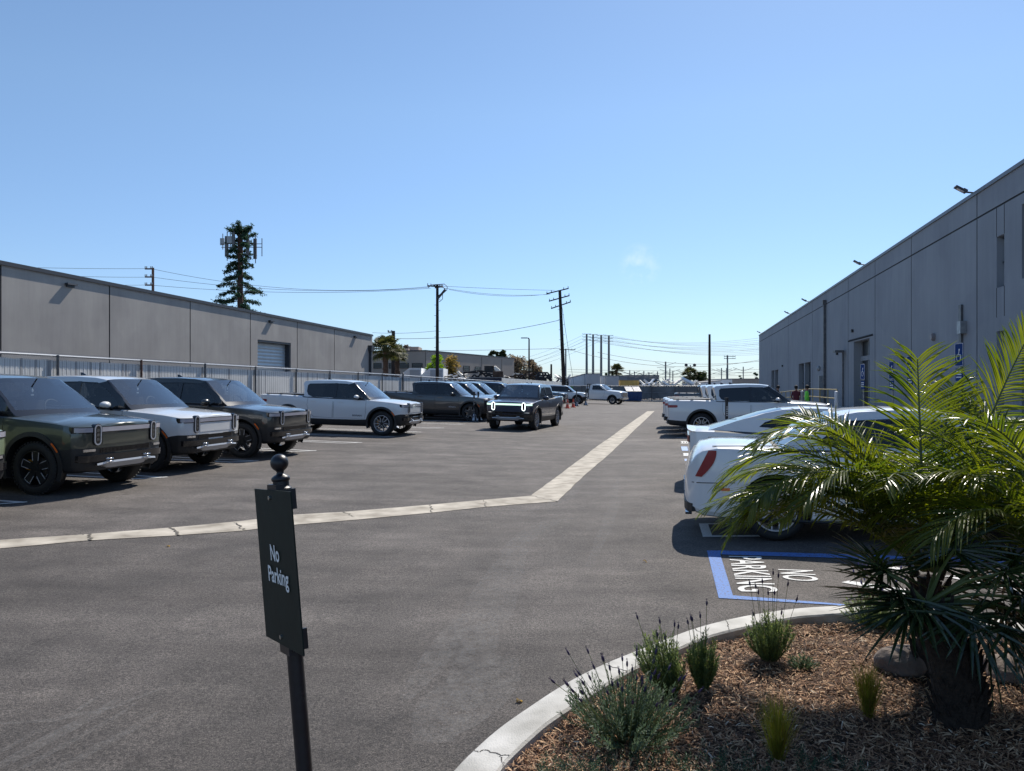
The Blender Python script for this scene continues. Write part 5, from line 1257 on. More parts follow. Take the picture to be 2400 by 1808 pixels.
ax = (Ms @ Vector((0, 0, 1))).normalized(); nrm_ = Ms @ Vector((0, -1, 0)); rgt = Ms @ Vector((1, 0, 0))
gz = 0.03; pc = Cs-nrm_*.036-rgt*.010; base = pc-ax*((pc.z-gz)/ax.z)
sg = thing('no_parking_sign', 'dark no parking sign on a leaning black post with ball finial, in the foreground', 'sign', tuple(base)); 
def sl_(o): o.location = -base; return o
b = MB(); top = pc+ax*(.457/2+.035); b.cyl(base, top, .0235, 20); sl_(b.build('post', M['post_black'], sg, smooth=40))
zax = ax.to_track_quat('Z', 'Y').to_matrix(); prof = [(.026, -.05), (.030, -.046), (.030, -.034), (.024, -.030), (.020, -.016), (.027, -.010), (.027, -.002), (.020, .004), (.012, .008), (.010, .014), (.013, .019)]
for i in range(15): a_ = -1.05+(1.05+math.pi/2)*i/14; prof.append((max(.0001, .0265*math.cos(a_)), .042+.0265*math.sin(a_)))
b = MB(); b.lathe(prof, 32, caps=False); b.v = [tuple(top+zax @ Vector(v)) for v in b.v]; sl_(b.build('ball_finial', M['post_black'], sg, smooth=50))
b = MB(); q = [Vector((-.1525, .0015, -.2285)), Vector((.1525, .0015, -.2285)), Vector((.1525, .0015, .2285)), Vector((-.1525, .0015, .2285))]
b.prism([Ms @ v+Cs for v in q], Ms @ Vector((0, .004, 0))); plate = sl_(b.build('sign_plate', M['sign_dark'], sg))
for dz in (.185, -.185):
    b = MB(); b.box(Ms @ Vector((-.010, .018, dz+(.032 if dz > 0 else -.045)))+Cs, (.075, .024, .052), Ms); b.box(Ms @ Vector((.030, .040, dz+(.012 if dz > 0 else -.03)))+Cs, (.008, .045, .060), Ms); sl_(b.build('clamp_bracket', M['post_black'], sg))
for (dx, dz) in ((-.018, .205), (-.014, -.205)):
    b = MB(); b.cyl(Ms @ Vector((dx, .002, dz))+Cs, Ms @ Vector((dx, -.003, dz))+Cs, .0065, 14); o = b.build('screw', M['screw'], plate)
b = None
for (txt, cx_, cz_, sz) in (('No', -.006, .020, .066), ('Parking', .008, -.045, .066)):
    me = textmesh(txt, sz, .0012, 'CENTER', 0)
    for v in me.vertices: v.co = Ms @ Vector((cx_+v.co.x*.86, -.0022, cz_+v.co.y))+Cs
    me.materials.clear(); me.materials.append(M['sign_text']); o = link('sign_lettering', me, plate)

# ------------------------------------------------------------------ plants in the bed
def strap(mb, p0, d, L, w, droop, up=Vector((0, 0, 1)), seg=4, mi=0, fold=.35, twist=0):
    """narrow leaf: V-folded strip curving under its own weight"""
    d = d.normalized(); side = d.cross(up)
    if side.length < .05: side = d.cross(Vector((1, 0, 0)))
    side.normalize(); nv = side.cross(d).normalized()
    if twist: q = Matrix.Rotation(twist, 3, d); side = q @ side; nv = q @ nv
    rows = []; p = Vector(p0); dd = d.copy()
    for i in range(seg+1):
        t = i/seg; ww = w*(math.sin(math.pi*min(1, .18+.82*t))**.7 if t < 1 else .06)
        rows += [p-side*ww+nv*ww*fold, p.copy(), p+side*ww+nv*ww*fold]
        dd = (dd+Vector((0, 0, -droop/seg))).normalized(); p = p+dd*L/seg
    mb.add(rows, [(3*i+k, 3*i+k+1, 3*i+4+k, 3*i+3+k) for i in range(seg) for k in range(2)], mi)
def frond(lm, rm, base, az, el, L, curve, nleaf=46, ll=.30, w=.0095, roll=0, lfun=None):
    """feather frond: arching stalk with two rows of leaflets"""
    d = Vector((math.cos(az)*math.cos(el), math.sin(az)*math.cos(el), math.sin(el))); p = Vector(base); pts = [p.copy()]; ds = [d.copy()]; n = 16
    for i in range(n):
        d = (d+Vector((0, 0, -curve/n*(.4+1.6*i/n)))).normalized(); p = p+d*L/n; pts.append(p.copy()); ds.append(d.copy())
    rm.tube(pts, [.011*(1-.85*i/n)+.0015 for i in range(n+1)], 6)
    for k in range(nleaf):
        t = .24+.76*k/(nleaf-1); f = t*n; i = min(int(f), n-1); q = pts[i].lerp(pts[i+1], f-i); dd = ds[i].lerp(ds[i+1], f-i).normalized()
        s = dd.cross(Vector((0, 0, 1))); s = s.normalized() if s.length > .05 else Vector((1, 0, 0)); u_ = s.cross(dd)
        if roll: m_ = Matrix.Rotation(roll, 3, dd); s = m_ @ s; u_ = m_ @ u_
        lx = ll*(math.sin(math.pi*(.12+.80*t))**.6)*random.uniform(.85, 1.1)
        for sg_ in (-1, 1):
            if random.random() < .03: continue
            fw = .55+.75*t; dr = s*sg_*1.0+dd*fw+u_*random.uniform(.10, .42)
            strap(lm, q, dr, lx, w*random.uniform(.8, 1.15), random.uniform(.35, .95), up=u_, seg=5, twist=random.uniform(-.5, .5))
def feather_palm(name, label, X, Y, fr, hubz, trunk_h, group, bseed):
    random.seed(bseed); z0 = soilz(X, Y); root = thing(name, label, 'palm', (X, Y, z0), 0, group)
    b = MB(); b.tube([(0, 0, -.1), (.02, 0, trunk_h*.5), (0, .01, trunk_h)], [.085, .08, .06], 10)
    for i in range(46):
        a = i*2.4; z = .03+trunk_h*i/46; p = Vector((.075*math.cos(a), .075*math.sin(a), z)); b.tube([p, p+Vector((.05*math.cos(a), .05*math.sin(a), .10))], [.018, .006], 5)
    b.build('trunk', M['fibre'], root)
    lm, rm = MB(), MB()
    for (az, el, L, cv, ll, roll) in fr:
        L *= .88; ll *= .86
       
        st = Vector((.04*math.cos(R(az)), .04*math.sin(R(az)), hubz)); frond(lm, rm, st, R(az), R(el), L, cv, int(33*L+8), ll*1.12, .0062, R(roll))
    lm.build('fronds', M['frond'], root); rm.build('frond_stalks', M['rachis'], root); return root
# azimuth: 180 = left in the view, 90 = away from the camera, 270 = toward it
FR1 = [(184, 72, 1.70, 2.1, .36, 0), (176, 64, 1.75, 2.0, .36, 20), (194, 60, 1.65, 1.9, .34, -15), (168, 70, 1.5, 1.8, .36, 10), (206, 66, 1.5, 2.1, .34, 10), (160, 58, 1.65, 1.8, .34, 0), (188, 52, 1.60, 1.5, .32, 0), (172, 46, 1.6, 1.3, .31, 0),
       (96, 87, 1.42, .10, .50, 0), (18, 66, 1.85, .35, .36, 70), (28, 64, 1.55, 1.2, .36, 0), (8, 56, 1.5, 1.5, .35, 0), (352, 50, 1.45, 1.6, .34, 0), (125, 66, 1.5, 1.2, .36, -20), (142, 56, 1.5, 1.5, .35, 0), (70, 56, 1.45, 1.3, .34, 0),
       (225, 72, 1.2, 2.0, .32, 0), (262, 74, 1.1, 1.9, .32, 10), (305, 66, 1.2, 1.9, .32, -10), (150, 76, 1.2, 1.4, .36, 0), (40, 80, 1.3, .9, .36, 0), (186, 48, 1.5, 1.42, .30, 0), (179, 42, 1.4, 1.22, .29, 0), (200, 54, 1.4, 1.55, .30, 0), (170, 44, 1.45, 1.3, .29, 0), (184, 58, 1.7, 2.2, .33, 25), (30, 50, 1.5, 1.5, .34, 0), (2, 66, 1.6, 1.7, .35, 0), (350, 60, 1.5, 1.9, .34, 10), (330, 60, 1.3, 1.8, .32, 0)]
feather_palm('feather_palm', 'large feather palm with arching yellow green fronds in front of the white saloon', 2.47, 4.42, FR1, .62, .58, 'palms in the planting bed', 3)
FR2 = [(178, 70, 1.45, 1.9, .44, 0), (165, 62, 1.4, 1.8, .40, 0), (195, 64, 1.4, 2.0, .44, 0), (150, 70, 1.45, 1.3, .38, 0), (128, 60, 1.45, 1.2, .38, 0), (110, 72, 1.45, 1.0, .38, 0), (90, 60, 1.35, 1.2, .36, 0), (60, 62, 1.3, 1.3, .36, 0), (230, 68, 1.25, 1.9, .42, 0), (20, 62, 1.2, 1.4, .36, 0), (345, 60, 1.2, 1.6, .36, 0), (290, 70, 1.1, 1.8, .36, 0),
       (172, 50, 1.3, 1.5, .36, 0), (188, 78, 1.45, 1.7, .44, 0)]
feather_palm('feather_palm', 'second feather palm cut by the right edge, its glossy fronds drooping into view', 3.02, 3.95, FR2, .52, .48, 'palms in the planting bed', 5)
# fan palm in front
random.seed(21); fx_, fy_ = 2.27, 3.78; z0 = soilz(fx_, fy_)
fp = thing('fan_palm', 'dark stiff leaved fan palm with a thick fibrous trunk at the lower right', 'palm', (fx_, fy_, z0), 0, 'palms in the planting bed'); TH = .59
b = MB(); b.tube([(0, 0, -.1), (.0, .0, .12), (-.05, 0, .32), (-.16, .02, TH)], [.125, .12, .11, .08], 16)
for i in range(150):
    a = i*2.4; t = i/150; z = .0+TH*t; r = .118-.035*t; c = Vector((-.16*t*t, 0, 0)); p = c+Vector((r*math.cos(a), r*math.sin(a), z)); o_u = Vector((math.cos(a), math.sin(a), .0)); b.prism([p+Vector((-.03*math.sin(a), .03*math.cos(a), 0)), p-Vector((-.03*math.sin(a), .03*math.cos(a), 0)), p+o_u*random.uniform(.015, .045)+Vector((0, 0, random.uniform(.04, .12)))], o_u*-.012)
b.build('trunk', M['fibre'], fp)
lm, rm = MB(), MB(); hub0 = Vector((-.16, .02, TH))
def fanleaf(az, el, L, R_, tilt, n=24, spread=125):
    d = Vector((math.cos(az)*math.cos(el), math.sin(az)*math.cos(el), math.sin(el))); h = hub0+d*L+Vector((0, 0, -.06*L)); rm.tube([hub0, hub0+d*L*.5+Vector((0, 0, .02)), h], [.012, .009, .007], 6)
    s = d.cross(Vector((0, 0, 1))).normalized(); u_ = s.cross(d); q = Matrix.Rotation(tilt, 3, s); dn = q @ d; un = q @ u_
    for k in range(n):
        th = R(-spread)+R(2*spread)*k/(n-1); dr = dn*math.cos(th)+s*math.sin(th)+un*.06*(1 if k % 2 else -1)
        strap(lm, h+dr*.01, dr, R_*random.uniform(.88, 1.06)*(1-.15*abs(th)/2.2), .0095, random.uniform(.05, .5), up=un, seg=5, fold=.6)
for (az, el, L, R_, ti) in ((188, 6, .10, .40, .0), (205, -6, .12, .36, -.25), (235, 14, .2, .34, -.4), (285, 4, .26, .36, -.8), (318, -6, .34, .40, -.9), (338, 14, .42, .42, -.4), (5, 14, .46, .42, -.2), (15, -5, .5, .40, -.7), (0, 30, .5, .42, -.2), (348, 0, .55, .44, -.6), (22, 8, .62, .42, -.4), (178, 26, .18, .38, .1), (196, 20, .16, .40, -.1), (332, 34, .4, .40, -.3), (355, -16, .5, .42, -1.0), (50, 30, .32, .34, -.2), (120, 30, .28, .32, 0), (165, 40, .24, .32, .1), (30, 48, .36, .34, 0), (330, -20, .28, .36, -1.1), (350, 2, .40, .36, -.5)):
    fanleaf(R(az), R(el), L, R_, ti)
lm.build('fan_leaves', M['frond_dark'], fp); rm.build('leaf_stalks', M['rachis'], fp)

def lavender(label, x, y, zh, R_, hgt, nst, nfl, leaf, flw, flh=.02, group='lavender plants in the bed', seed=1, lean=(0, 0), stalk=(.10, .22), ll=.022):
    random.seed(seed); z0 = soilz(x, y); r_ = thing('lavender_plant', label, 'plant', (x, y, z0), 0, group); L, S_ = MB(), MB()
    for i in range(nst):
        a = random.uniform(0, 6.28); rr = R_*random.random()**.6; tip = Vector((rr*math.cos(a)+lean[0], rr*math.sin(a)+lean[1], hgt*random.uniform(.55, 1.0)*(1-.35*(rr/R_)**2))); st = Vector((rr*.25*math.cos(a), rr*.25*math.sin(a), 0)); mid = st.lerp(tip, .5)+Vector((math.cos(a), math.sin(a), 0))*rr*.12
        pts = [st, mid, tip]; S_.tube(pts, [.0028, .002, .001], 4, cap=False)
        n = int(38*hgt/.3)
        for k in range(n):
            t = .12+.88*k/n; p = (st.lerp(mid, t*2) if t < .5 else mid.lerp(tip, t*2-1)); dd = (tip-mid).normalized(); b_ = random.uniform(0, 6.28)
            pr = dd.orthogonal().normalized(); pr = Matrix.Rotation(b_, 3, dd) @ pr; d = (pr*.75+dd*random.uniform(.6, 1.1)).normalized(); s_ = d.cross(dd).normalized()*.0032; l_ = ll*random.uniform(.8, 1.5)
            L.add([p, p+d*l_*.5+s_, p+d*l_, p+d*l_*.5-s_], [(0, 1, 2, 3)])
    for i in range(nfl):
        a = random.uniform(0, 6.28); rr = R_*random.random()**.5*1.05; z = hgt*random.uniform(.6, .95); st = Vector((rr*.6*math.cos(a)+lean[0]*.6, rr*.6*math.sin(a)+lean[1]*.6, z*.6)); tp = Vector((rr*math.cos(a)+lean[0], rr*math.sin(a)+lean[1], z+random.uniform(*stalk)))
        S_.tube([st, st.lerp(tp, .5)+Vector((0, 0, .01)), tp], .0014, 4, cap=False); d = (tp-st).normalized(); m_ = d.to_track_quat('Z', 'Y').to_matrix()
        Fm = MB(); Fm.ell(tp+d*flh*.6, (.0060, .0060, flh*.75), 7, 5, rot=m_)
        for q in range(3): v = Matrix.Rotation(q*2.1, 3, d) @ d.orthogonal().normalized(); e = tp+d*flh*1.3; Fm.add([e-d*.004, e+v*.006+d*.008, e+v*.003+d*.015], [(0, 1, 2)])
        Fm.build('flower_head', flw, r_, smooth=60)
    L.build('leaves', leaf, r_); S_.build('stems', M['rachis'], r_); return r_
def at(x, y): p = gp(x, y, .10); return p.x, p.y
x, y = at(1470, 1745); lavender('big grey green lavender bush with many dark purple flower heads beside the kerb', x, y, 0, .36, .30, 170, 44, M['lav_leaf_dark'], M['lav_flower'], .022, seed=2, stalk=(.02, .10))
x, y = at(1570, 1635); lavender('upright green lavender clump right behind the big grey bush', x, y, 0, .15, .38, 120, 6, M['lav_leaf'], M['lav_flower'], .02, seed=3, lean=(-.06, .04), stalk=(.03, .12))
x, y = at(1648, 1630); lavender('narrow green lavender clump between the upright clump and the open mulch', x, y, 0, .09, .36, 70, 5, M['lav_leaf'], M['lav_flower'], .02, seed=4, stalk=(.05, .16))
x, y = at(1805, 1556); lavender('bright green lavender with tall thin flower stalks in the middle of the bed', x, y, 0, .16, .33, 120, 12, M['lav_leaf'], M['lav_flower'], .022, seed=5, stalk=(.04, .24))
x, y = at(2055, 1462); lavender('rounded lavender with pale violet flowers half hidden by the fan leaves', x, y, 0, .24, .26, 120, 20, M['lav_leaf'], M['lav_pale'], .022, seed=6, stalk=(.06, .24))
x, y = at(1880, 1575); lavender('small sprawling grey green sprig at the foot of the bright green lavender', x, y, 0, .10, .09, 40, 0, M['lav_leaf_dark'], M['lav_flower'], seed=8)
def tuft(label, x, y, h, R_, n, seed):
    random.seed(seed); z0 = soilz(x, y); b = MB()
    for i in range(n):
        a = random.uniform(0, 6.28); el = random.gauss(0, 1)*.22; d = Vector((math.sin(el)*math.cos(a)+random.gauss(0, .10), math.sin(el)*math.sin(a)+random.gauss(0, .10), 1)); st = Vector((R_*.35*random.gauss(0, .5), R_*.35*random.gauss(0, .5), 0))
        strap(b, st, d, h*random.uniform(.55, 1.1), .0010, random.uniform(.0, .6), up=Vector((math.cos(a), math.sin(a), 0)), seg=4, mi=0 if random.random() < .8 else 1, fold=0)
    o = b.build('grass_tuft', [M['grass'], M['dead']]); o.location = (x, y, z0); tag(o, label, 'grass tuft', 'feather grass tufts'); return o
x, y = at(2035, 1690); tuft('golden green feather grass tuft in the open mulch beside the fan palm', x, y, .27, .07, 520, 31)
x, y = at(1822, 1800); tuft('darker feather grass tuft at the bottom edge of the photo', x, y, .30, .06, 480, 32)
# low rosemary along the bottom edge
def rosem(label, x, y, R_, h, n, seed):
    random.seed(seed); z0 = soilz(x, y); b = MB()
    for i in range(n):
        a = random.uniform(0, 6.28); rr = R_*random.random()**.5; st = Vector((rr*math.cos(a), rr*math.sin(a), 0)); d = Vector((random.gauss(0, .28), random.gauss(0, .28), 1)).normalized(); l = h*random.uniform(.5, 1)
        for k in range(18):
            p = st+d*l*k/18; v = Matrix.Rotation(k*2.4, 3, d) @ d.orthogonal().normalized(); dd = (v+d*.8).normalized(); s_ = d.cross(dd).normalized()*.002; q = .016; b.add([p, p+dd*q*.5+s_, p+dd*q, p+dd*q*.5-s_], [(0, 1, 2, 3)])
    o = b.build('rosemary_plant', M['rosemary']); o.location = (x, y, z0); tag(o, label, 'plant', 'low rosemary along the bottom edge'); return o
for i, (px_, py_, R_, h, n, lab) in enumerate(((1330, 1840, .13, .11, 70, 'low dark green rosemary sprigs at the bottom edge by the kerb'), (1500, 1850, .24, .10, 130, 'low dark rosemary mat under the big lavender bush'), (1700, 1850, .22, .10, 110, 'low dark rosemary mat left of the darker grass tuft'), (1930, 1850, .24, .09, 100, 'low dark rosemary mat right of the darker grass tuft'))):
    x, y = at(px_, py_); rosem(lab, x, y, R_, h, n, 40+i)
def rock(label, x, y, s, seed, rz=0):
    random.seed(seed); bm = bmesh.new(); bmesh.ops.create_icosphere(bm, subdivisions=4, radius=1)
    sd_ = [Vector((random.gauss(0, 1), random.gauss(0, 1), random.gauss(0, 1))).normalized() for _ in range(14)]; of = [random.uniform(.72, .95) for _ in sd_]
    for v in bm.verts:
        k = 1.0
        for d, o in zip(sd_, of):
            t = v.co.normalized().dot(d)
            if t > .01: k = min(k, o/t)
        k += .012*math.sin(v.co.x*9)+.012*math.sin(v.co.y*11+v.co.z*7)
        v.co = v.co.normalized()*k; v.co = Vector((v.co.x*s[0], v.co.y*s[1], v.co.z*s[2]))
    me = bpy.data.meshes.new('rock'); bm.to_mesh(me); bm.free(); me.materials.append(M['rock']); shade(me, 50); o = link('rock', me); o.location = (x, y, soilz(x, y)+s[2]*.35); o.rotation_euler = (0, 0, rz); tag(o, label, 'rock', 'rocks in the bed')
x, y = at(2125, 1575); rock('flat topped brown rock partly behind the fan palm leaves', x, y, (.20, .15, .105), 3, .2)
x, y = at(2360, 1590); rock('second rock right of the fan palm trunk, seen through hanging leaves', x, y, (.20, .15, .10), 9, 1.1)
def dryleaf(label, px_, py_, s, seed, off=.006):
    random.seed(seed); p = gp(px_, py_, .0); b = MB(); rows = []
    for i in range(7):
        t = i/6; w = s*.32*math.sin(math.pi*min(.97, t+.03)); z = .012*math.sin(t*5)+off
        rows += [(s*(t-.5), -w, z+.008*t), (s*(t-.5), 0, z), (s*(t-.5), w, z+.006)]
    b.add(rows, [(3*i+k, 3*i+k+1, 3*i+4+k, 3*i+3+k) for i in range(6) for k in range(2)]); o = b.build('dry_leaf', M['dead']); o.location = (p.x, p.y, zg(p.x, p.y)); o.rotation_euler = (0, 0, random.uniform(0, 6)); tag(o, label, 'leaf', 'dry leaves on the asphalt')
dryleaf('curled tan leaf on the asphalt close to the cracked kerb', 1218, 1646, .055, 1)
dryleaf('small pale leaf on the asphalt right of the gutter bend', 1512, 1318, .05, 2)
dryleaf('tiny leaf on the asphalt behind the no parking sign post', 395, 1222+60, .05, 3)

# ------------------------------------------------------------------ beyond the lot
def box_px(mb, xa, ya, xb, yb, Z, depth, mi=0, zb=None):
    a = pz(xa, ya, Z); c = pz(xb, yb, Z); z0 = c.z if zb is None else zb
    mb.box(((a.x+c.x)/2, Z+depth/2, (a.z+z0)/2), (abs(c.x-a.x), depth, abs(a.z-z0)), mi=mi)
def ribbed(name, label, cat, xa, ya, xb, yb, Z, depth, m, group=None, side=None, roofm=None, ribs=14, slope=0):
    a = pz(xa, ya, Z); c = pz(xb, yb, Z); root = thing(name, label, cat, ((a.x+c.x)/2, Z, -.2), 0, group); L = Vector(root.location)
    b = MB(); hw = (c.x-a.x)/2; z1 = a.z+.2; sl_ = slope
    # front face with ribs
    rows = []; n = ribs*2
    for i in range(n+1):
        x = -hw+2*hw*i/n; o = -.05*(i % 2); rows += [(x, o, 0), (x, o, z1-sl_*(1-i/n))]
    b.add(rows, [(2*i, 2*i+1, 2*i+3, 2*i+2) for i in range(n)]); b.build('front_panel', m, root)
    b = MB(); zl, zr = z1-sl_, z1
    b.add([(-hw, 0, 0), (-hw, depth, 0), (-hw, depth, zl), (-hw, 0, zl), (hw, 0, 0), (hw, depth, 0), (hw, depth, zr), (hw, 0, zr)], [(0, 1, 2, 3), (4, 5, 6, 7), (1, 5, 6, 2)]); b.build('side_panel', side or m, root)
    b = MB(); b.add([(-hw-.08, -.1, zl+.02), (hw+.08, -.1, zr+.02), (hw+.08, depth+.1, zr+.02), (-hw-.08, depth+.1, zl+.02), (-hw-.08, -.1, zl+.10), (hw+.08, -.1, zr+.10), (hw+.08, depth+.1, zr+.10), (-hw-.08, depth+.1, zl+.10)], [(0, 1, 2, 3), (4, 5, 6, 7), (0, 1, 5, 4), (1, 2, 6, 5), (2, 3, 7, 6), (3, 0, 4, 7)]); b.build('roof', roofm or M['roof'], root)
    return root
ribbed('shed', 'white sheet metal shed with sloping roof behind the mesh fence', 'shed', 1338, 877, 1375, 903, 112, 8, M['cont_white'], 'sheds behind the back fence', slope=.6)
ribbed('shed', 'tall grey shipping box beside the white shed behind the mesh fence', 'container', 1375.5, 877, 1406.5, 903, 108, 8, M['cont_grey'], 'sheds behind the back fence')
ribbed('shipping_container', 'narrow white container end between two grey ones behind the mesh fence', 'container', 1408, 882, 1419, 904, 112, 8, M['cont_white'], 'sheds behind the back fence', ribs=3)
ribbed('shipping_container', 'grey container right of the narrow white one behind the mesh fence', 'container', 1420, 882, 1450, 904, 111, 8, M['cont_grey'], 'sheds behind the back fence')
ribbed('shipping_container', 'weathered yellow container above the blue dumpster', 'container', 1453, 892, 1503, 905, 114, 6, M['cont_yellow'], ribs=20)
ribbed('box_trailer', 'white trailer with diagonal streaks left of the far brown wall', 'trailer', 1644, 893, 1690, 906, 118, 8, M['cont_white'], 'white trailers past the back fence', slope=.35)
ribbed('box_trailer', 'white trailer touching the brown wall past the back fence', 'trailer', 1690, 890, 1716, 906, 122, 8, M['cont_white'], 'white trailers past the back fence')
ribbed('brown_shed', 'low brown flat roofed shed beside the far end of the slate warehouse', 'shed', 1716, 889, 1800, 906, 130, 12, M['beige'], ribs=6)
ribbed('far_building', 'distant grey blue flat building behind the yellow container', 'building', 1470, 880, 1545, 903, 220, 30, mat('hazy grey wall', (.16, .18, .20), .9), ribs=8)
ribbed('small_shed', 'small grey shed just right of the leaning utility pole', 'shed', 1318, 890, 1337, 903, 120, 6, M['cont_grey'], ribs=4)
# white box trucks left
for (xa, xb, y0, lab) in ((958, 987, 863, 'white box truck body left of the tall dark pole'), (1006, 1039, 863.5, 'white box truck body behind the tall dark pole')):
    r_ = thing('box_truck', lab+', above the slatted fence', 'truck', (pz((xa+xb)/2, 900, 84).x, 84, 0), 0, 'box trucks behind the slatted fence')
    a = pz(xa, y0, 84); c = pz(xb, 905, 84); L = Vector(r_.location)
    b = MB(); b.box((0, 3, (a.z+.7)/2), (c.x-a.x, 6, a.z-.7)); b.build('cargo_box', M['cont_white'], r_)
    b = MB(); b.box((0, -.03, (a.z+.7)/2), (c.x-a.x-.25, .05, a.z-1.1)); b.build('rear_door', mat('rear door grey', (.42, .44, .47), .5), r_)
    b = MB(); hw = (c.x-a.x)/2; b.prism([(-hw, .2, .8), (-hw, .2, a.z), (-hw-1.3, .2, a.z-1.0), (-hw-1.5, .2, .8)], (0, 2.0, 0)); b.build('cab', M['cont_white'], r_)
    for s in (-1, 1): b = MB(); b.cyl((s*hw*.8, 0, .35), (s*hw*.8, .3, .35), .4, 16); b.build('wheel', M['rubber'], r_)
# beige building
bb = thing('office_building', 'two storey brown grey stucco building with dark windows behind the fan palms', 'building', (0, 120, 0))
C = pz(998, 823.5, 112); E_ = pz(1205, 841.5, 112*80.5/62.5); W_ = pz(866, 821, 116)
b = MB(); zt = C.z
for A, B in ((W_, C), (C, E_)):
    b.add([Vector((A.x, A.y, -.5)), Vector((B.x, B.y, -.5)), Vector((B.x, B.y, zt)), Vector((A.x, A.y, zt))], [(0, 1, 2, 3)])
bk = [Vector((E_.x-8, E_.y+30, 0)), Vector((W_.x-8, W_.y+40, 0))]
for A, B in ((E_, bk[0]), (bk[0], bk[1]), (bk[1], W_)): b.add([Vector((A.x, A.y, -.5)), Vector((B.x, B.y, -.5)), Vector((B.x, B.y, zt)), Vector((A.x, A.y, zt))], [(0, 1, 2, 3)])
b.add([Vector((p.x, p.y, zt-.2)) for p in (W_, C, E_, bk[0], bk[1])], [(0, 1, 2, 3, 4)]); o = b.build('wall', M['beige'], bb); o.location = (0, -120, 0)
b = MB()
for A, B in ((W_, C), (C, E_)):
    d = (B-A); d.z = 0; d.normalize(); nn = Vector((d.y, -d.x, 0)); A2 = Vector((A.x, A.y, zt)); B2 = Vector((B.x, B.y, zt))
    b.prism([A2+nn*.08, B2+nn*.08, B2+nn*.08+Vector((0, 0, .18)), A2+nn*.08+Vector((0, 0, .18))], -nn*.4)
o = b.build('roof_cap', M['cap'], bb); o.location = (0, -120, 0)
def onwall(A, B, x):
    k = (x-1200)/F; t = (k*A.y-A.x)/((B.x-A.x)-k*(B.y-A.y)); return A.lerp(B, t)
for (A, B, xa, xb, ya_, yb_) in ((W_, C, 876, 894, 852, 864), (W_, C, 912, 958, 852, 864), (W_, C, 966, 990, 852, 865), (C, E_, 1086, 1100, 858, 869), (C, E_, 1113, 1125.5, 860, 869), (C, E_, 1014, 1030, 853, 863), (C, E_, 1150, 1160, 862, 870)):
    p, q = onwall(A, B, xa), onwall(A, B, xb); z1 = H-(ya_-904)*p.y/F; z0 = H-(yb_-904)*p.y/F; d = (q-p); d.z = 0; d.normalize(); nn = Vector((d.y, -d.x, 0))
    b = MB(); b.prism([Vector((p.x, p.y, z0))+nn*.02, Vector((q.x, q.y, z0))+nn*.02, Vector((q.x, q.y, z1))+nn*.02, Vector((p.x, p.y, z1))+nn*.02], -nn*.02); w = b.build('window', M['window_glass'], bb); w.location = (0, -120, 0)
    b = MB(); L = (q-p).length; k = max(1, int(L/1.2))
    for i in range(k+1): c = p.lerp(q, i/k); b.box(Vector((c.x, c.y, (z0+z1)/2))+nn*.05, (.06, .06, z1-z0))
    for z in (z0, z1, (z0+z1)/2): c = p.lerp(q, .5); b.box(Vector((c.x, c.y, z))+nn*.06, (L, .05, .06), math.atan2(d.y, d.x))
    b.build('window_frame', M['joint'], w)
b = MB()
for x in (920, 1063, 1129, 1176): 
    A, B = (W_, C) if x < 998 else (C, E_); p = onwall(A, B, x); b.box(Vector((p.x, p.y-.03, zt/2)), (.07, .04, zt-.3))
b.box(Vector((C.x, C.y-.03, zt/2)), (.07, .04, zt-.3)); o = b.build('panel_joint', M['joint'], bb); o.location = (0, -120, 0)
b = MB(); box_px(b, 956, 813, 981, 822, 128, 5); box_px(b, 935, 817, 957, 823, 126, 5); o = b.build('rooftop_unit', M['beige'], bb); o.location = (0, -120, 0)

# ------------------------------------------------------------------ trees
def leafcloud(mb, centers, n, size, flat=.5, mi=0):
    for _ in range(n):
        c, r = random.choice(centers)
        d = Vector((random.gauss(0, 1), random.gauss(0, 1), random.gauss(0, 1))); d.normalize(); p = Vector(c)+Vector((d.x*r[0], d.y*r[1], d.z*r[2]))*(random.random()**.45)
        s = size*random.uniform(.5, 1.4); a = Vector((random.gauss(0, 1), random.gauss(0, 1), random.gauss(0, flat))).normalized(); b = a.cross(Vector((random.gauss(0, 1), random.gauss(0, 1), random.gauss(0, 1)))).normalized()
        mb.add([p-a*s, p+b*s*.45, p+a*s, p-b*s*.45], [(0, 1, 2, 3)], mi)
def tree(name, label, x, ytop, xw, Z, m, ybase_z=0, n=900, size=.35, blobs=12, group=None, trunk_r=.18, gap=.55, crown_low=.25):
    top = pz(x, ytop, Z).z; hw = xw/F*Z/2; root = thing(name, label, 'tree', (pz(x, 904, Z).x, Z, 0), 0, group)
    cl = []; h0 = top*crown_low; hh = (top-h0)/2
    b = MB(); b.tube([(0, 0, -.3), (.05, 0, top*.3), (-.04, .05, top*.62)], [trunk_r, trunk_r*.7, trunk_r*.35], 8)
    for i in range(blobs):
        a = random.uniform(0, 6.28); rr = hw*random.random()**.6*.72; zz = h0+hh*(1+random.uniform(-.75, .82)); k = 1-.45*abs((zz-h0-hh)/hh)
        c = (rr*k*math.cos(a), rr*k*math.sin(a), zz); r0 = hw*random.uniform(.22, .42); cl.append((c, (r0, r0, r0*.8)))
        b.tube([(0, 0, top*.28+.2*i/blobs), (c[0]*.5, c[1]*.5, (c[2]+top*.3)/2), c], [trunk_r*.4, trunk_r*.22, trunk_r*.08], 5)
    b.build('trunk', M['bark'], root); b = MB(); leafcloud(b, cl, n, size); b.build('crown', M[m], root); return root
tree('young_tree', 'bright green round tree behind the tall dark pole', 1018, 828, 62, 90, 'tree_green', n=4200, size=.15, blobs=44, group='trees behind the slatted fence', crown_low=.12)
tree('autumn_tree', 'golden brown leafed tree right of the bright green one', 1060, 827, 62, 92, 'tree_brown', n=3400, size=.14, blobs=50, group='trees behind the slatted fence', crown_low=.12)
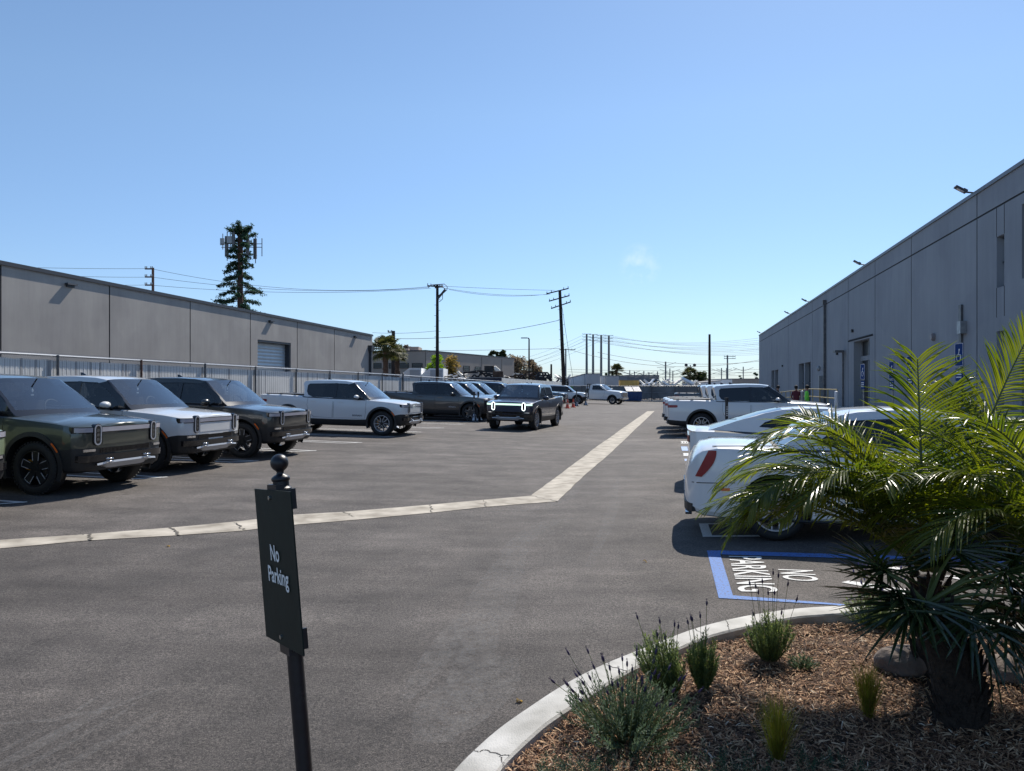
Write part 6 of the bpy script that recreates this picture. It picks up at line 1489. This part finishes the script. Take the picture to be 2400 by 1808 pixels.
tree('spreading_tree', 'wide pinkish brown half bare tree behind the street lamp', 1212, 833, 84, 150, 'tree_pink', n=6000, size=.24, blobs=60, trunk_r=.3, group='trees behind the scrap yard', crown_low=.2)
tree('spreading_tree', 'smaller pinkish brown tree right of the street lamp', 1254, 840, 52, 152, 'tree_pink', n=3500, size=.24, blobs=36, trunk_r=.3, group='trees behind the scrap yard', crown_low=.2)
for (x, yt, w, lab) in ((1160, 816, 34, 'left of two dark trees rising behind the stucco building roof'), (1177, 817, 30, 'right of two dark trees rising behind the stucco building roof'), (1147, 825, 16, 'slim dark tree beside the pair behind the stucco roof'), (952, 806, 40, 'low reddish tree showing over the stucco building roof')):
    tree('far_tree', lab, x, yt, w, 190, 'tree_dark' if x > 1000 else 'tree_pink', n=2200, size=.4, blobs=22, crown_low=.3)
tree('round_tree', 'olive green bushy tree beside the far right fan palm', 1641, 872, 44, 150, 'tree_dark', n=2400, size=.3, blobs=30, crown_low=.1)
for (x, yt, w, lab) in ((1734, 878, 12, 'thin pale tree left of the catenary pole by the warehouse'), (1771, 868, 12, 'slim tree touching the far end of the slate warehouse'), (1421, 872, 10, 'small dark bush tree just left of the far fan palm')):
    tree('small_tree', lab, x, yt, w, 200, 'conifer', n=240, size=.35, blobs=7)
def fan_palm(label, x, yt, yc, w, Z, n=26, group=None, r=.28):
    cz = pz(x, yc, Z).z; root = thing('fan_palm', label, 'palm tree', (pz(x, 904, Z).x, Z, 0), 0, group)
    b = MB(); b.tube([(0, 0, -.3), (0, 0, cz*.5), (0, 0, cz+.1)], [r*1.15, r, r*.9], 10)
    for i in range(40): a = random.uniform(0, 6.28); z = random.uniform(.2, cz); b.box((r*math.cos(a), r*math.sin(a), z), (.10, .10, .22), a)
    b.build('trunk', M['palm_bark'], root)
    R_ = w/F*Z/2; hgt = abs(yt-yc)/F*Z; b = MB()
    for i in range(n):
        a = random.uniform(0, 6.28); el = random.uniform(-.75, 1.35); L = R_*random.uniform(.45, .62)
        d = Vector((math.cos(a)*math.cos(el), math.sin(a)*math.cos(el), math.sin(el)*hgt/R_)); hub = Vector((0, 0, cz))+d*L
        b.tube([Vector((0, 0, cz)), hub], .03, 4, 1)
        side = d.cross(Vector((0, 0, 1))); side = side.normalized() if side.length > .01 else Vector((1, 0, 0)); upv = side.cross(d).normalized()
        k = 15
        for j in range(k):
            th = R(-100)+R(200)*j/(k-1); dr = (d.normalized()*math.cos(th)+side*math.sin(th)); l2 = L*random.uniform(.7, .95)
            mid = hub+dr*l2*.55; tip = hub+dr*l2+Vector((0, 0, -.25*l2*(1+.5*random.random()))); ww = side.cross(dr) if False else dr.cross(upv).normalized()*.055*L
            b.add([hub, mid+ww, tip, mid-ww], [(0, 1, 2, 3)])
    b.build('crown', [M['palm_far'], M['rachis']], root); return root
fan_palm('left of two shaggy fan palms behind the slatted fence end, by the warehouse corner', 904, 783, 820, 92, 78, 60, 'fan palms by the warehouse corner')
fan_palm('right of the two fan palms, standing close to a short dark pole', 931, 800, 830, 58, 82, 40, 'fan palms by the warehouse corner')
fan_palm('distant dark fan palm above the grey containers', 1445, 850, 870, 42, 150, 60)
fan_palm('distant shaggy fan palm with a lamp mast rising behind it, beside the olive tree', 1616, 858, 880, 48, 150, 60)
# disguised phone mast
mt = thing('phone_mast', 'cell phone mast disguised as a conifer, with panel antennas near the top', 'mast', (pz(563, 904, 107).x, 107, 0)); ZM = 107
def mz(y): return pz(0, y, ZM).z
b = MB(); b.tube([(0, 0, -.4), (0, 0, mz(545))], [.46, .36], 14); b.build('trunk', M['palm_bark'] if False else mat('painted mast bark', (.085, .048, .036), .9, var=.3, vscale=4), mt)
lb = MB(); bb_ = MB()
def branch(z, a, L, droop):
    d = Vector((math.cos(a), math.sin(a), 0)); e = Vector((0, 0, z))+d*L+Vector((0, 0, droop)); m_ = Vector((0, 0, z))+d*L*.5+Vector((0, 0, .1)); bb_.tube([Vector((0, 0, z)), m_, e], .05, 5)
    k = int(40*L)
    for _ in range(k):
        t = random.uniform(.28, 1.05); p = Vector((0, 0, z)).lerp(m_, t*2) if t < .5 else m_.lerp(e, t*2-1); p = p+Vector((random.gauss(0, .17), random.gauss(0, .17), random.gauss(-.06, .13)))
        for q in range(4):
            a_ = Vector((random.gauss(0, 1), random.gauss(0, 1), random.gauss(-.2, .8))).normalized(); s = random.uniform(.16, .38); w_ = a_.cross(Vector((random.gauss(0, 1), random.gauss(0, 1), random.gauss(0, 1)))).normalized()*.06
            lb.add([p, p+a_*s*.5+w_, p+a_*s, p+a_*s*.5-w_], [(0, 1, 2, 3)])
for i in range(50):
    z = mz(740)+(mz(533)-mz(740))*i/49+random.uniform(-.2, .2); tt = i/49; L = 3.5-1.5*tt+random.uniform(-.9, .4)
    if .42 < tt < .62: L *= .72
    if tt > .93: L *= .75
    branch(z, i*2.4+random.uniform(-.5, .5), max(.6, L), random.uniform(-.7, .0)+(.8 if tt > .9 else 0))
for i in range(10): branch(mz(545), i*.63, 1.3+.5*random.random(), random.uniform(.3, 1.1))
lb.build('crown', M['conifer'], mt); bb_.build('branch', M['bark'], mt)
for (xo, yo, ya_, yb_, w_, m_) in ((-28, -.6, 556, 603, .45, 'steel_post'), (-17, -1.2, 558, 574, .75, 'metal_grey'), (-44, .3, 558, 574, .55, 'metal_grey'), (22, -.8, 558, 600, .42, 'steel_post'), (32, .5, 558, 606, .45, 'steel_post'), (-8, -1.3, 550, 578, .4, 'steel_post')):
    b = MB(); zz1, zz0 = mz(ya_), mz(yb_); x = xo/F*ZM; b.box((x, yo, (zz0+zz1)/2), (w_, .25, zz1-zz0)); b.cyl((x, yo+.2, zz0-.6), (x, yo+.2, zz1+.7), .06, 6); b.build('antenna_panel', M[m_], mt)
b = MB()
for y in (572, 580): b.cyl((-44/F*ZM, 0, mz(y)), (50/F*ZM, 0, mz(y)), .05, 6)
b.cyl((51/F*ZM, 0, mz(559)), (51/F*ZM, 0, mz(601)), .06, 6); b.build('antenna_arm', M['steel_post'], mt)

# ------------------------------------------------------------------ poles and wires
def pole(name, label, x, yt, Z, r, m, arms=(), group=None, lean=0, steps=False, sag=None, cat='utility pole'):
    zt = pz(0, yt, Z).z; X = pz(x, 904, Z).x; root = thing(name, label, cat, (X+lean, Z, 0), 0, group)
    b = MB(); b.tube([(0, 0, -.5), (-lean, 0, zt)], [r*1.15, r*.8], 10)
    if steps:
        for i in range(16):
            z = 2.5+(zt-3.5)*i/16; s = 1 if i % 2 else -1; b.cyl((-lean*z/zt, 0, z), (-lean*z/zt+s*.32, 0, z), .018, 5)
    b.build('pole_shaft', m, root)
    for (y, half, skew, off, yaw) in arms:
        z = pz(0, y, Z).z; d = Vector((math.cos(yaw), math.sin(yaw), 0)); c = Vector((-lean*z/zt+off, -.15, z)); b = MB()
        b.prism([c-d*half+Vector((0, 0, -.06-skew)), c+d*half+Vector((0, 0, -.06+skew)), c+d*half+Vector((0, 0, .06+skew)), c-d*half+Vector((0, 0, .06-skew))], (0, .12, 0)); ar = b.build('cross_arm', m, root)
        b = MB()
        for t in (-.95, -.55, .55, .95): b.cyl(c+d*half*t+Vector((0, .06, .05+skew*t)), c+d*half*t+Vector((0, .06, .24+skew*t)), .045, 6)
        b.build('insulator', M['metal_grey'], ar)
    return root
pB = pole('utility_pole', 'tall dark wooden pole with climbing steps and tangled jumper cables at its top', 1025, 667, 75, .17, M['wood_pole'], [(672, .9, 0, -.2, R(35)), (674, .6, 0, .1, R(-50))], steps=True)
b = MB(); Zp = 75
def pl(x, y): v = pz(x, y, Zp); return Vector((v.x-pz(1025, 904, Zp).x, -.3, v.z))
for pts in (((1004, 676), (1012, 669), (1026, 668), (1042, 667), (1049, 673), (1048, 681), (1038, 690)), ((1030, 674), (1040, 675), (1044, 682)), ((1038, 690), (1038, 702), (1030, 709)), ((1005, 673), (1024, 669)), ((1034, 672), (1046, 679)), ((1028, 694), (1040, 686), (1043, 682))): b.tube([pl(*p) for p in pts], .035, 5)
b.build('jumper_cable', M['wire'], pB)
b = MB()
for (x, y) in ((1031, 696), (1036, 690), (1040, 685)): p = pl(x, y); b.cyl(p-Vector((.18, 0, .22)), p+Vector((.18, 0, .22)), .11, 8)
b.build('fuse_switch', M['wire'], pB)
pC = pole('utility_pole', 'tall leaning wooden pole with three cross arms, behind the driving pickup', 1312, 681, 80, .20, M['wood_pole'], [(683, 1.3, .35, -.25, R(20)), (700, 1.2, .35, -.1, R(20)), (716, 1.15, .4, .05, R(20))], lean=.55, steps=True)
pole('utility_pole', 'small wooden pole with three stacked insulator arms above the left warehouse roof', 358.5, 628, 70, .14, M['rust_post'], [(631, .35, 0, -.35, 0), (650, .35, 0, -.35, 0), (669, .35, 0, -.35, 0)])
pole('utility_pole', 'short dark pole standing beside the right fan palm', 922, 776, 90, .26, M['wood_pole'], [(779, .25, 0, -.4, 0)])
pole('utility_pole', 'plain bare wooden pole rising behind the white trailer on the right', 1663, 784, 95, .17, M['wood_pole'])
pole('utility_pole', 'small pole with one cross arm right of the leaning three arm pole', 1326, 818, 140, .16, M['steel_pole'], [(820, 1.5, 0, .3, 0)])
pole('utility_pole', 'thin short pole left of the leaning pole, over the white fence', 1292, 854, 130, .2, M['wood_pole'])
pole('utility_pole', 'pole with double cross arms near the warehouse end', 1705, 833, 170, .2, M['steel_pole'], [(836, 1.3, 0, .5, 0), (841, 1.3, 0, .5, 0)])
SP = [(1375, 783), (1390, 784), (1409, 785.5), (1427, 786.5)]
for i, (x, y) in enumerate(SP):
    pole('steel_power_pole', ['leftmost', 'second from the left', 'third from the left', 'rightmost'][i]+' of the four tall steel power poles', x, y, 260, .42, M['steel_pole'], [(y+.5, 1.5, 0, 0, 0), (y+7, 1.5, 0, 0, 0), (y+14, 1.5, 0, 0, 0)], 'four tall steel power poles')
ln = thing('street_lamp', 'black street lamp with a flat arm pointing left, in front of the spreading tree', 'street lamp', (pz(1240, 904, 88).x, 88, 0))
zt = pz(0, 793, 88).z; b = MB(); b.tube([(0, 0, -.3), (0, 0, zt-.1), (-.1, 0, zt)], [.12, .08, .07], 8); b.build('lamp_post', M['wood_pole'], ln)
b = MB(); b.tube([(0, 0, zt), (-.4, 0, zt+.02)], .05, 6); b.box((-.58, 0, zt+.02), (.75, .3, .10)); b.build('lamp_head', M['cap'], ln)
# overhead line supports of the railway far behind
CT = [(1096+380, 868), (1560, 848), (1570, 864), (1577, 870), (1612, 868), (1655, 872), (1691, 863), (1703, 863), (1742, 860), (1487, 871), (1509, 870), (1521, 873), (1541, 871)]
for i, (x, y) in enumerate(CT):
    Z = 190; r_ = thing('rail_mast', 'thin mast carrying railway overhead wires beyond the lot, number of look-alikes in a row', 'mast', (pz(x, 904, Z).x, Z, 0), 0, 'railway overhead wire masts'); r_['label'] = 'thin mast carrying railway overhead wires beyond the lot'
    zt = pz(0, y, Z).z; b = MB(); b.cyl((0, 0, -.5), (0, 0, zt), .13 if i not in (1,) else .2, 6); b.build('mast_shaft', M['steel_pole'], r_)
    b = MB()
    for s in (-1, 1): b.cyl((0, 0, zt-1.1), (s*2.6, 0, zt-.2), .05, 5); b.cyl((0, 0, zt-1.6), (s*2.2, 0, zt-1.5), .045, 5)
    b.build('bracket', M['steel_pole'], r_)
lm = thing('lamp_mast', 'twin headed lamp mast rising behind the distant palm', 'lamp mast', (pz(1618, 904, 160).x, 160, 0)); zt = pz(0, 856, 160).z
b = MB(); b.cyl((0, 0, 0), (0, 0, zt), .12, 6); b.build('mast_shaft', M['steel_pole'], lm)
for s in (-1, 1): b = MB(); b.tube([(0, 0, zt-.6), (s*.7, 0, zt-.2)], .06, 5); b.ell((s*.9, 0, zt), (.35, .25, .35)); b.build('lamp_head', M['cap'], lm)
def wire(name, label, p, q, sag, r=.02, group=None):
    b = MB(); pts = []
    for i in range(21): t = i/20; v = p.lerp(q, t); v.z -= sag*4*t*(1-t); pts.append(v)
    b.tube(pts, r, 5, cap=False); return tag(b.build(name, M['wire']), label, 'power line', group)
G1 = 'wires strung between the wooden poles'
for k, (xa, ya_, xb, yb_, s) in enumerate(((358, 631, 1006, 672, 1.05), (358, 650, 1006, 674, .75), (358, 669, 1010, 676, .55))):
    wire('power_line', ['upper', 'middle', 'lower'][k]+' wire from the three insulator pole to the stepped pole', pz(xa, ya_, 70), pz(xb, yb_, 75), s, .017, G1)
for k, (xa, ya_, xb, yb_, s) in enumerate(((80, 625, 350, 630, .0), (165, 645, 350, 650, 0), (265, 665, 350, 668, 0))):
    p = pz(xb, yb_, 70); q = pz(xa, ya_, 62); wire('power_line', ['upper', 'middle', 'lower'][k]+' wire running left from the three insulator pole', q+(q-p)*.6, p, 0.1, .016, G1)
for k, (xa, ya_, xb, yb_, s) in enumerate(((1035, 671, 1300, 681, .05), (1045, 676, 1290, 690, .35), (1052, 679, 1282, 690, .4))):
    wire('power_line', ['upper', 'middle', 'lower'][k]+' wire between the stepped pole and the leaning three arm pole', pz(xa, ya_, 75), pz(xb, yb_, 80), s, .017, G1)
wire('telephone_line', 'thin line from the short palm side pole to the stepped pole', pz(873, 780, 88), pz(1022, 776, 75), .15, .018, G1)
wire('telephone_line', 'long sloping line from the palm side pole up to the leaning pole', pz(925, 794, 90), pz(1310, 751, 80), .6, .026, G1)
wire('power_line', 'faint line low above the stucco building roof', pz(985, 822, 130), pz(1312, 817, 130), .1, .03, G1)
wire('guy_wire', 'guy wire dropping from the leaning pole to the ground', pz(1316, 710, 80), pz(1345, 900, 92), .2, .022, G1)
G2 = 'transmission wires of the steel poles'
for k, dy in enumerate((0, 7.5, 14.5)):
    for j, (x, y) in enumerate(SP):
        lab = ['top', 'middle', 'bottom'][k]+' arm of the '+['leftmost', 'second', 'third', 'rightmost'][j]+' steel power pole'
        wire('transmission_line', 'wire running right from the '+lab, pz(x+3, y+dy, 260), pz(1860+j*12, 780+dy*1.9+j*4, 235), 3.2, .03, G2)
        if j % 2 == 0: wire('transmission_line', 'wire fanning down left from the '+lab, pz(x-3, y+dy, 260), pz(1130-j*6, 858+dy*1.6+j*4, 330), 2.2, .03, G2)
wire('power_line', 'long line crossing low behind the poles toward the warehouse', pz(1335, 820, 150), pz(1790, 842, 150), 2.4, .035, G2)
wire('power_line', 'second long line crossing low behind the poles toward the warehouse', pz(1400, 826, 150), pz(1790, 846, 150), 1.4, .035, G2)
for k, y in enumerate((866, 872, 879)):
    wire('railway_wire', ['upper', 'middle', 'lower'][k]+' railway overhead wire crossing behind the containers', pz(1330, y, 200), pz(1790, y, 200), .4, .035, 'railway overhead wires')

# ------------------------------------------------------------------ scrap yard behind the left fence
sy = thing('scrap_lorry', 'blackened skeletal scrap machinery piled on a dark trailer above the fence', 'machinery', (pz(1130, 904, 84).x, 84, 0)); Ls = Vector(sy.location)
def sp_(x, y, Z=84): return pz(x, y, Z)-Ls
b = MB()
for (x0_, y0_, x1_, y1_) in ((1086, 873, 1120, 874), (1100, 886, 1180, 886), (1105, 886, 1112, 878), (1112, 878, 1120, 886), (1118, 870, 1156, 872), (1120, 886, 1128, 872), (1128, 872, 1142, 886), (1116, 886, 1130, 876), (1138, 873, 1155, 886), (1140, 880, 1176, 874), (1155, 873, 1178, 886), (1134, 876, 1150, 876), (1136, 881, 1152, 880), (1086, 875, 1116, 870), (1120, 868, 1130, 876)):
    b.cyl(sp_(x0_, y0_), sp_(x1_, y1_), .10, 6)
b.build('frame', M['scrap'], sy)
b = MB(); p = sp_(1135, 858); q = sp_(1158, 870); b.box(((p.x+q.x)/2, .6, (p.z+q.z)/2), (q.x-p.x, 1.2, p.z-q.z)); b.build('cab', M['scrap'], sy)
b = MB(); b.prism([sp_(1153, 860), sp_(1162, 859), sp_(1173, 869), sp_(1163, 870)], (0, .2, .05)); b.build('loose_sheet', M['scrap_pale'], sy)
b = MB(); p = sp_(1155, 871); q = sp_(1179, 887); b.box(((p.x+q.x)/2, .4, (p.z+q.z)/2), (q.x-p.x, 1.0, p.z-q.z)); b.build('engine_block', M['scrap_rust'], sy)
ribbed('navy_container', 'dark navy open container under the scrap machinery', 'container', 1100, 887, 1179.5, 900, 80, 3, M['navy'], ribs=16)
def heap(name, label, xa, xb, yt, yb, Z, ms, n, group=None, kind=None, sz=1.0):
    a = pz(xa, yt, Z); c = pz(xb, yb, Z); r_ = MB()
    for i in range(n):
        x = random.uniform(a.x, c.x); e = 1-abs((x-(a.x+c.x)/2)/((c.x-a.x)/2))**3; z = random.uniform(0, (a.z)*(.75+.25*e)); s = sz*random.uniform(.3, 1.3)
        rt = Matrix.Rotation(random.uniform(-.9, .9), 3, 'Y') @ Matrix.Rotation(random.uniform(0, 3), 3, 'Z') @ Matrix.Rotation(random.uniform(-.4, .4), 3, 'X')
        r_.box((x, Z+random.uniform(-1, 1), z), (s*1.6, s*.5*random.random()+.05, s*.25*random.random()+.04), rt, random.randrange(len(ms)))
    return tag(r_.build(name, ms), label, 'scrap heap', group, kind)
heap('scrap_heap', 'tangle of black and rusty scrap between lamp post and leaning pole', 1180, 1290, 876, 900, 106, [M['scrap'], M['scrap_rust'], M['scrap'], M['scrap_pale']], 260, 'scrap heaps', 'stuff', .9)
heap('scrap_heap', 'pale crumpled sheet metal heap left of the scrap machinery', 1035, 1110, 876, 900, 86, [M['scrap_pale'], M['cont_white'], M['scrap']], 160, 'scrap heaps', 'stuff', .8)
heap('scrap_heap', 'long pale heap of crushed vehicles and sheets behind the back fence', 1503, 1645, 893, 904, 112, [M['scrap_pale'], M['cont_white'], M['scrap_pale'], M['scrap'], M['cont_grey']], 420, 'scrap heaps', 'stuff', 1.1)
heap('scrap_heap', 'pale debris between the leaning pole and the shed', 1290, 1337, 880, 903, 118, [M['scrap_pale'], M['cont_white'], M['scrap']], 80, 'scrap heaps', 'stuff', 1.0)
tr_ = thing('scrap_lattice', 'black tilted lattice frame above the corrugated fence', 'machinery', tuple(pz(1275, 904, 103))); Lt = Vector(tr_.location); b = MB()
for (x0_, y0_, x1_, y1_) in ((1262, 874, 1284, 874), (1284, 874, 1293, 894), (1262, 874, 1256, 890), (1270, 874, 1280, 894), (1280, 876, 1268, 892), (1276, 874, 1290, 892), (1262, 880, 1286, 880), (1260, 886, 1290, 886), (1290, 878, 1274, 892)): b.cyl(pz(x0_, y0_, 103)-Lt, pz(x1_, y1_, 103)-Lt, .12, 6)
b.build('frame', M['scrap'], tr_)

# ------------------------------------------------------------------ small things in the lot
def dumpster():
    Z = 95; a = pz(1467, 918, Z); c = pz(1504, 942.5, Z); r_ = thing('dumpster', 'large blue steel dumpster with pale striped lids by the mesh fence', 'dumpster', ((a.x+c.x)/2, Z, zg(a.x, Z))); hw = (c.x-a.x)/2; h = a.z-r_.location.z
    b = MB(); b.add([(-hw, 0, .1), (hw, 0, .1), (hw, 1.8, .1), (-hw, 1.8, .1), (-hw, -.15, h), (hw, -.15, h), (hw, 1.8, h+.35), (-hw, 1.8, h+.35)], [(0, 1, 2, 3), (0, 1, 5, 4), (1, 2, 6, 5), (2, 3, 7, 6), (3, 0, 4, 7)])
    for x in (-hw*.6, 0, hw*.6): b.box((x, -.08, h*.5), (.08, .1, h*.8))
    b.build('bin_body', M['dump_blue'], r_)
    for s in (-1, 1):
        b = MB()
        for k in range(6):
            x = s*hw*.5+(k-2.5)*hw*.15; b.add([(x-hw*.055, -.2, h+.03), (x+hw*.055, -.2, h+.03), (x+hw*.055, 1.8, h+.62), (x-hw*.055, 1.8, h+.62)], [(0, 1, 2, 3)])
        b.add([(s*hw*.5-hw*.47, -.19, h+.0), (s*hw*.5+hw*.47, -.19, h+.0), (s*hw*.5+hw*.47, 1.8, h+.58), (s*hw*.5-hw*.47, 1.8, h+.58)], [(0, 1, 2, 3)], 1); b.build('lid', [M['lid'], M['plastic']], r_)
dumpster()
def cone():
    r_ = thing('traffic_cone', 'x', 'traffic cone', (0, 0, 0), 0, 'orange cones by the white SUV')
    b = MB(); b.lathe([(.17, .03), (.13, .10), (.04, .68), (.03, .70)], 16); b.build('cone_body', M['orange'], r_, smooth=50)
    b = MB(); b.box((0, 0, .015), (.40, .40, .03)); b.build('base', M['orange'], r_); b = MB(); b.lathe([(.105, .30), (.082, .44)], 16, caps=False); b.build('collar', mat('pale cone collar', (.75, .45, .35), .5), r_, smooth=50); return r_
c1 = cone(); c2 = copy_tree(c1)
for c, x, y, lab in ((c1, 1330, 957.5, 'left orange traffic cone by the white SUV'), (c2, 1343.5, 955.5, 'right orange traffic cone, nearer the SUV front wheel')):
    p = gp(x, y); c.location = p; c['label'] = lab
def delin(text=True):
    r_ = thing('delineator_post', 'x', 'delineator post', (0, 0, 0), 0, 'black delineator posts')
    b = MB(); b.cyl((0, 0, .3), (0, 0, 1.32), .042, 14); b.cyl((0, 0, 1.32), (0, 0, 1.42), .052, 14); b.build('post_tube', M['post_black'], r_, smooth=40)
    b = MB(); b.lathe([(.045, .42), (.07, .36), (.20, .06), (.215, .05)], 24, caps=False); b.build('base_cone', M['post_black'], r_, smooth=50)
    b = MB()
    for i in range(3):
        a = R(-95)+R(62)*i; rows = []
        for (rr_, z) in ((.072, .37), (.12, .25), (.207, .065)): rows += [Vector((rr_*math.cos(a-.28), rr_*math.sin(a-.28), z)), Vector((rr_*math.cos(a+.28), rr_*math.sin(a+.28), z))]
        b.add(rows, [(2*i_, 2*i_+1, 2*i_+3, 2*i_+2) for i_ in range(2)])
    b.build('reflective_stripe', mat('silver stripe', (.55, .56, .58), .3, metal=.3), r_)
    b = MB(); b.lathe([(.24, 0), (.24, .05), (.21, .055)], 24); b.build('rubber_base', M['rubber'], r_)
    b = MB()
    for i in range(5): b.box((.0, -.044, 1.12-.07*i), (.03, .006, .042*(1 if i % 2 else .7)))
    for i in range(6): b.box((.0, -.044, .62-.05*i), (.018, .006, .02))
    b.build('post_lettering', M['sign_text'], r_); return r_
d1 = delin()
for i, (x, y, lab) in enumerate(((1111, 988.5, 'left of two black delineator posts in front of the charcoal pickup'), (1121, 987.5, 'right of two black delineator posts in front of the charcoal pickup'), (1351, 952.5, 'black delineator post by the white SUV front wheel'), (1373, 950.5, 'black delineator base between the white SUV and the work truck'))):
    d = d1 if i == 0 else copy_tree(d1); d.location = gp(x, y); d['label'] = lab
dv = copy_tree(d1); dv.location = (*xy(-4.75, 13.6), zuv(-4.75, 13.6)); p = pz(1703, 1000, 24.5); dv.location = (p.x, 24.5, zg(p.x, 24.5)); dv['label'] = 'black delineator post standing in front of the white pickup rear door on the right'
dv.scale = (1.15, 1.15, 1.0)
# accessible parking signs
def pksign(x, Yv, ztop, lab, two=True, first=None):
    b = MB(); r_ = thing('parking_sign', lab, 'sign', (x, Yv, zg(x, Yv)), 0, 'blue accessible parking signs'); an = math.atan2(NY, NX)-math.pi/2+R(10)
    h = ztop-r_.location.z; q = rotz(an)
    def T(v): return q @ Vector(v)
    b.cyl(T((0, -.03, 0)), T((0, -.03, h)), .03, 8); b.build('post_tube', M['metal_grey'], r_)
    b = MB(); b.box(T((0, 0, h-.3)), (.36, .012, .56), q); pl_ = b.build('sign_plate', M['sign_blue'], r_)
    b = MB()
    for (cx_, cz_, w_, h_) in ((0, h-.03, .34, .008), (0, h-.57, .34, .008), (-.175, h-.3, .008, .54), (.175, h-.3, .008, .54)): b.box(T((cx_, .008, cz_)), (w_, .004, h_), q)
    for s in (-1, 1):   # wheelchair figure
        pts = [(.02, .10), (-.01, .0), (.07, .0), (.10, -.09)]
        b.ell(T((-.015, .009, h-.18)), (.028, .004, .028), rot=q)
        for (p0, p1) in zip(pts, pts[1:]): b.tube([T((-p0[0], .009, h-.30+p0[1])), T((-p1[0], .009, h-.30+p1[1]))], .010, 5)
        ring = [T((.01-.085*math.cos(a_), .009, h-.37+.085*math.sin(a_))) for a_ in np.linspace(R(110), R(380), 12)]; b.tube(ring, .009, 5)
        break
    b.build('wheelchair_symbol', M['sign_white'], pl_)
    b = MB(); b.box(T((0, 0, h-.78)), (.30, .012, .30), q); p2 = b.build('lower_plate', M['sign_blue'], r_); b = MB()
    for k in range(3): b.box(T((0, .008, h-.70-.07*k)), (.22, .004, .03), q)
    b.build('plate_text', M['sign_white'], p2)
for (x, Y, z, lab) in ((2022, 27.3, 2.68, 'slim blue parking sign in front of the recessed warehouse door'), (2090, 23.6, 2.66, 'blue parking sign second from the warehouse door'), (2133, 21.5, 2.75, 'parking sign against the grey wall between two others'), (2248, 18.0, 2.92, 'nearest blue wheelchair parking sign behind the feather palm')):
    pksign((x-1200)/F*Y, Y, z, lab)
# concrete filled bollards by the ramp
for i, (x, Y) in enumerate(((1960, 33), (1880, 38))):
    X = (x-1200)/F*Y; r_ = thing('bollard', ['white topped bollard near the ramp railing, nearer one', 'thin grey post in front of the ramp railing, farther one'][i], 'bollard', (X, Y, zg(X, Y)), 0, 'posts before the ramp'); b = MB(); b.cyl((0, 0, 0), (0, 0, 1.45), .075, 12); b.build('bollard_tube', M['cont_white'] if i == 0 else M['metal_grey'], r_)
    b = MB(); b.ell((0, 0, 1.45), (.075, .075, .05)); b.build('bollard_cap', M['sign_white'], r_)
# people near the ramp (only heads and shoulders show above the cars)
def person(loc, yaw, cloth, legs, lab, hair):
    J = [((0, 0, .95), .13), ((0, 0, 1.15), .125), ((0, 0, 1.36), .14), ((0, 0, 1.48), .055), ((0, 0, 1.56), .07), ((.01, 0, 1.66), .095), ((.01, 0, 1.75), .05),
         ((0, .19, 1.40), .055), ((.02, .25, 1.14), .042), ((.14, .22, .96), .032), ((.2, .2, .90), .03), ((0, -.19, 1.40), .055), ((-.02, -.25, 1.14), .042), ((.05, -.26, .92), .032), ((.07, -.26, .84), .03),
         ((0, .09, .88), .095), ((.03, .10, .5), .065), ((0, .11, .09), .042), ((.12, .12, .04), .035), ((0, -.09, .88), .095), ((-.03, -.10, .5), .065), ((-.05, -.11, .09), .042), ((.07, -.12, .04), .035)]
    E2 = [(0, 1), (1, 2), (2, 3), (3, 4), (4, 5), (5, 6), (2, 7), (7, 8), (8, 9), (9, 10), (2, 11), (11, 12), (12, 13), (13, 14), (0, 15), (15, 16), (16, 17), (17, 18), (0, 19), (19, 20), (20, 21), (21, 22)]
    me = bpy.data.meshes.new('p'); me.from_pydata([j[0] for j in J], E2, []); o = bpy.data.objects.new('p', me); COL.objects.link(o); md = o.modifiers.new('s', 'SKIN')
    for i, j in enumerate(J): me.skin_vertices[0].data[i].radius = (j[1], j[1]*(1.25 if i in (1, 2) else 1))
    me.skin_vertices[0].data[0].use_root = True; o.modifiers.new('u', 'SUBSURF').levels = 1
    dg = bpy.context.evaluated_depsgraph_get(); dg.update(); m2 = bpy.data.meshes.new_from_object(o.evaluated_get(dg)); bpy.data.objects.remove(o)
    for x in (M['skin'], cloth, legs): m2.materials.append(x)
    for p in m2.polygons: c = p.center; p.material_index = 0 if (c.z > 1.49 or (c.z < 1.0 and abs(c.y) > .17 and c.z > .75)) else (1 if c.z > .93 else 2)
    shade(m2, 80); r_ = link('person', m2); r_.location = loc; r_.rotation_euler = (0, 0, yaw); tag(r_, lab, 'person', 'people by the ramp')
    b = MB(); b.ell((-.015, 0, 1.685), (.115, .10, .115), 12, 8); b.build('hair', hair, r_, smooth=60)
    b = MB(); b.ell((.10, .035, 1.665), (.012, .016, .008)); b.ell((.10, -.035, 1.665), (.012, .016, .008)); b.build('eyes', M['plastic'], r_)
    return r_
HR = mat('dark hair', (.012, .01, .01), .7)
for (x, Y, c, l, lab, yaw) in ((1823, 46, 'cloth_dark', 'cloth_dark', 'person in dark clothes standing left of the ramp rail end', 2.5), (1866, 42, 'cloth_maroon', 'cloth_dark', 'person in a maroon top standing before the ramp railing', 1.0), (1891, 40, 'cloth_lime', 'cloth_dark', 'person in a bright green safety vest by the ramp railing', 3.0)):
    X = (x-1200)/F*Y; person((X, Y, zg(X, Y)-.02), yaw, M[c], M[l], lab, HR)
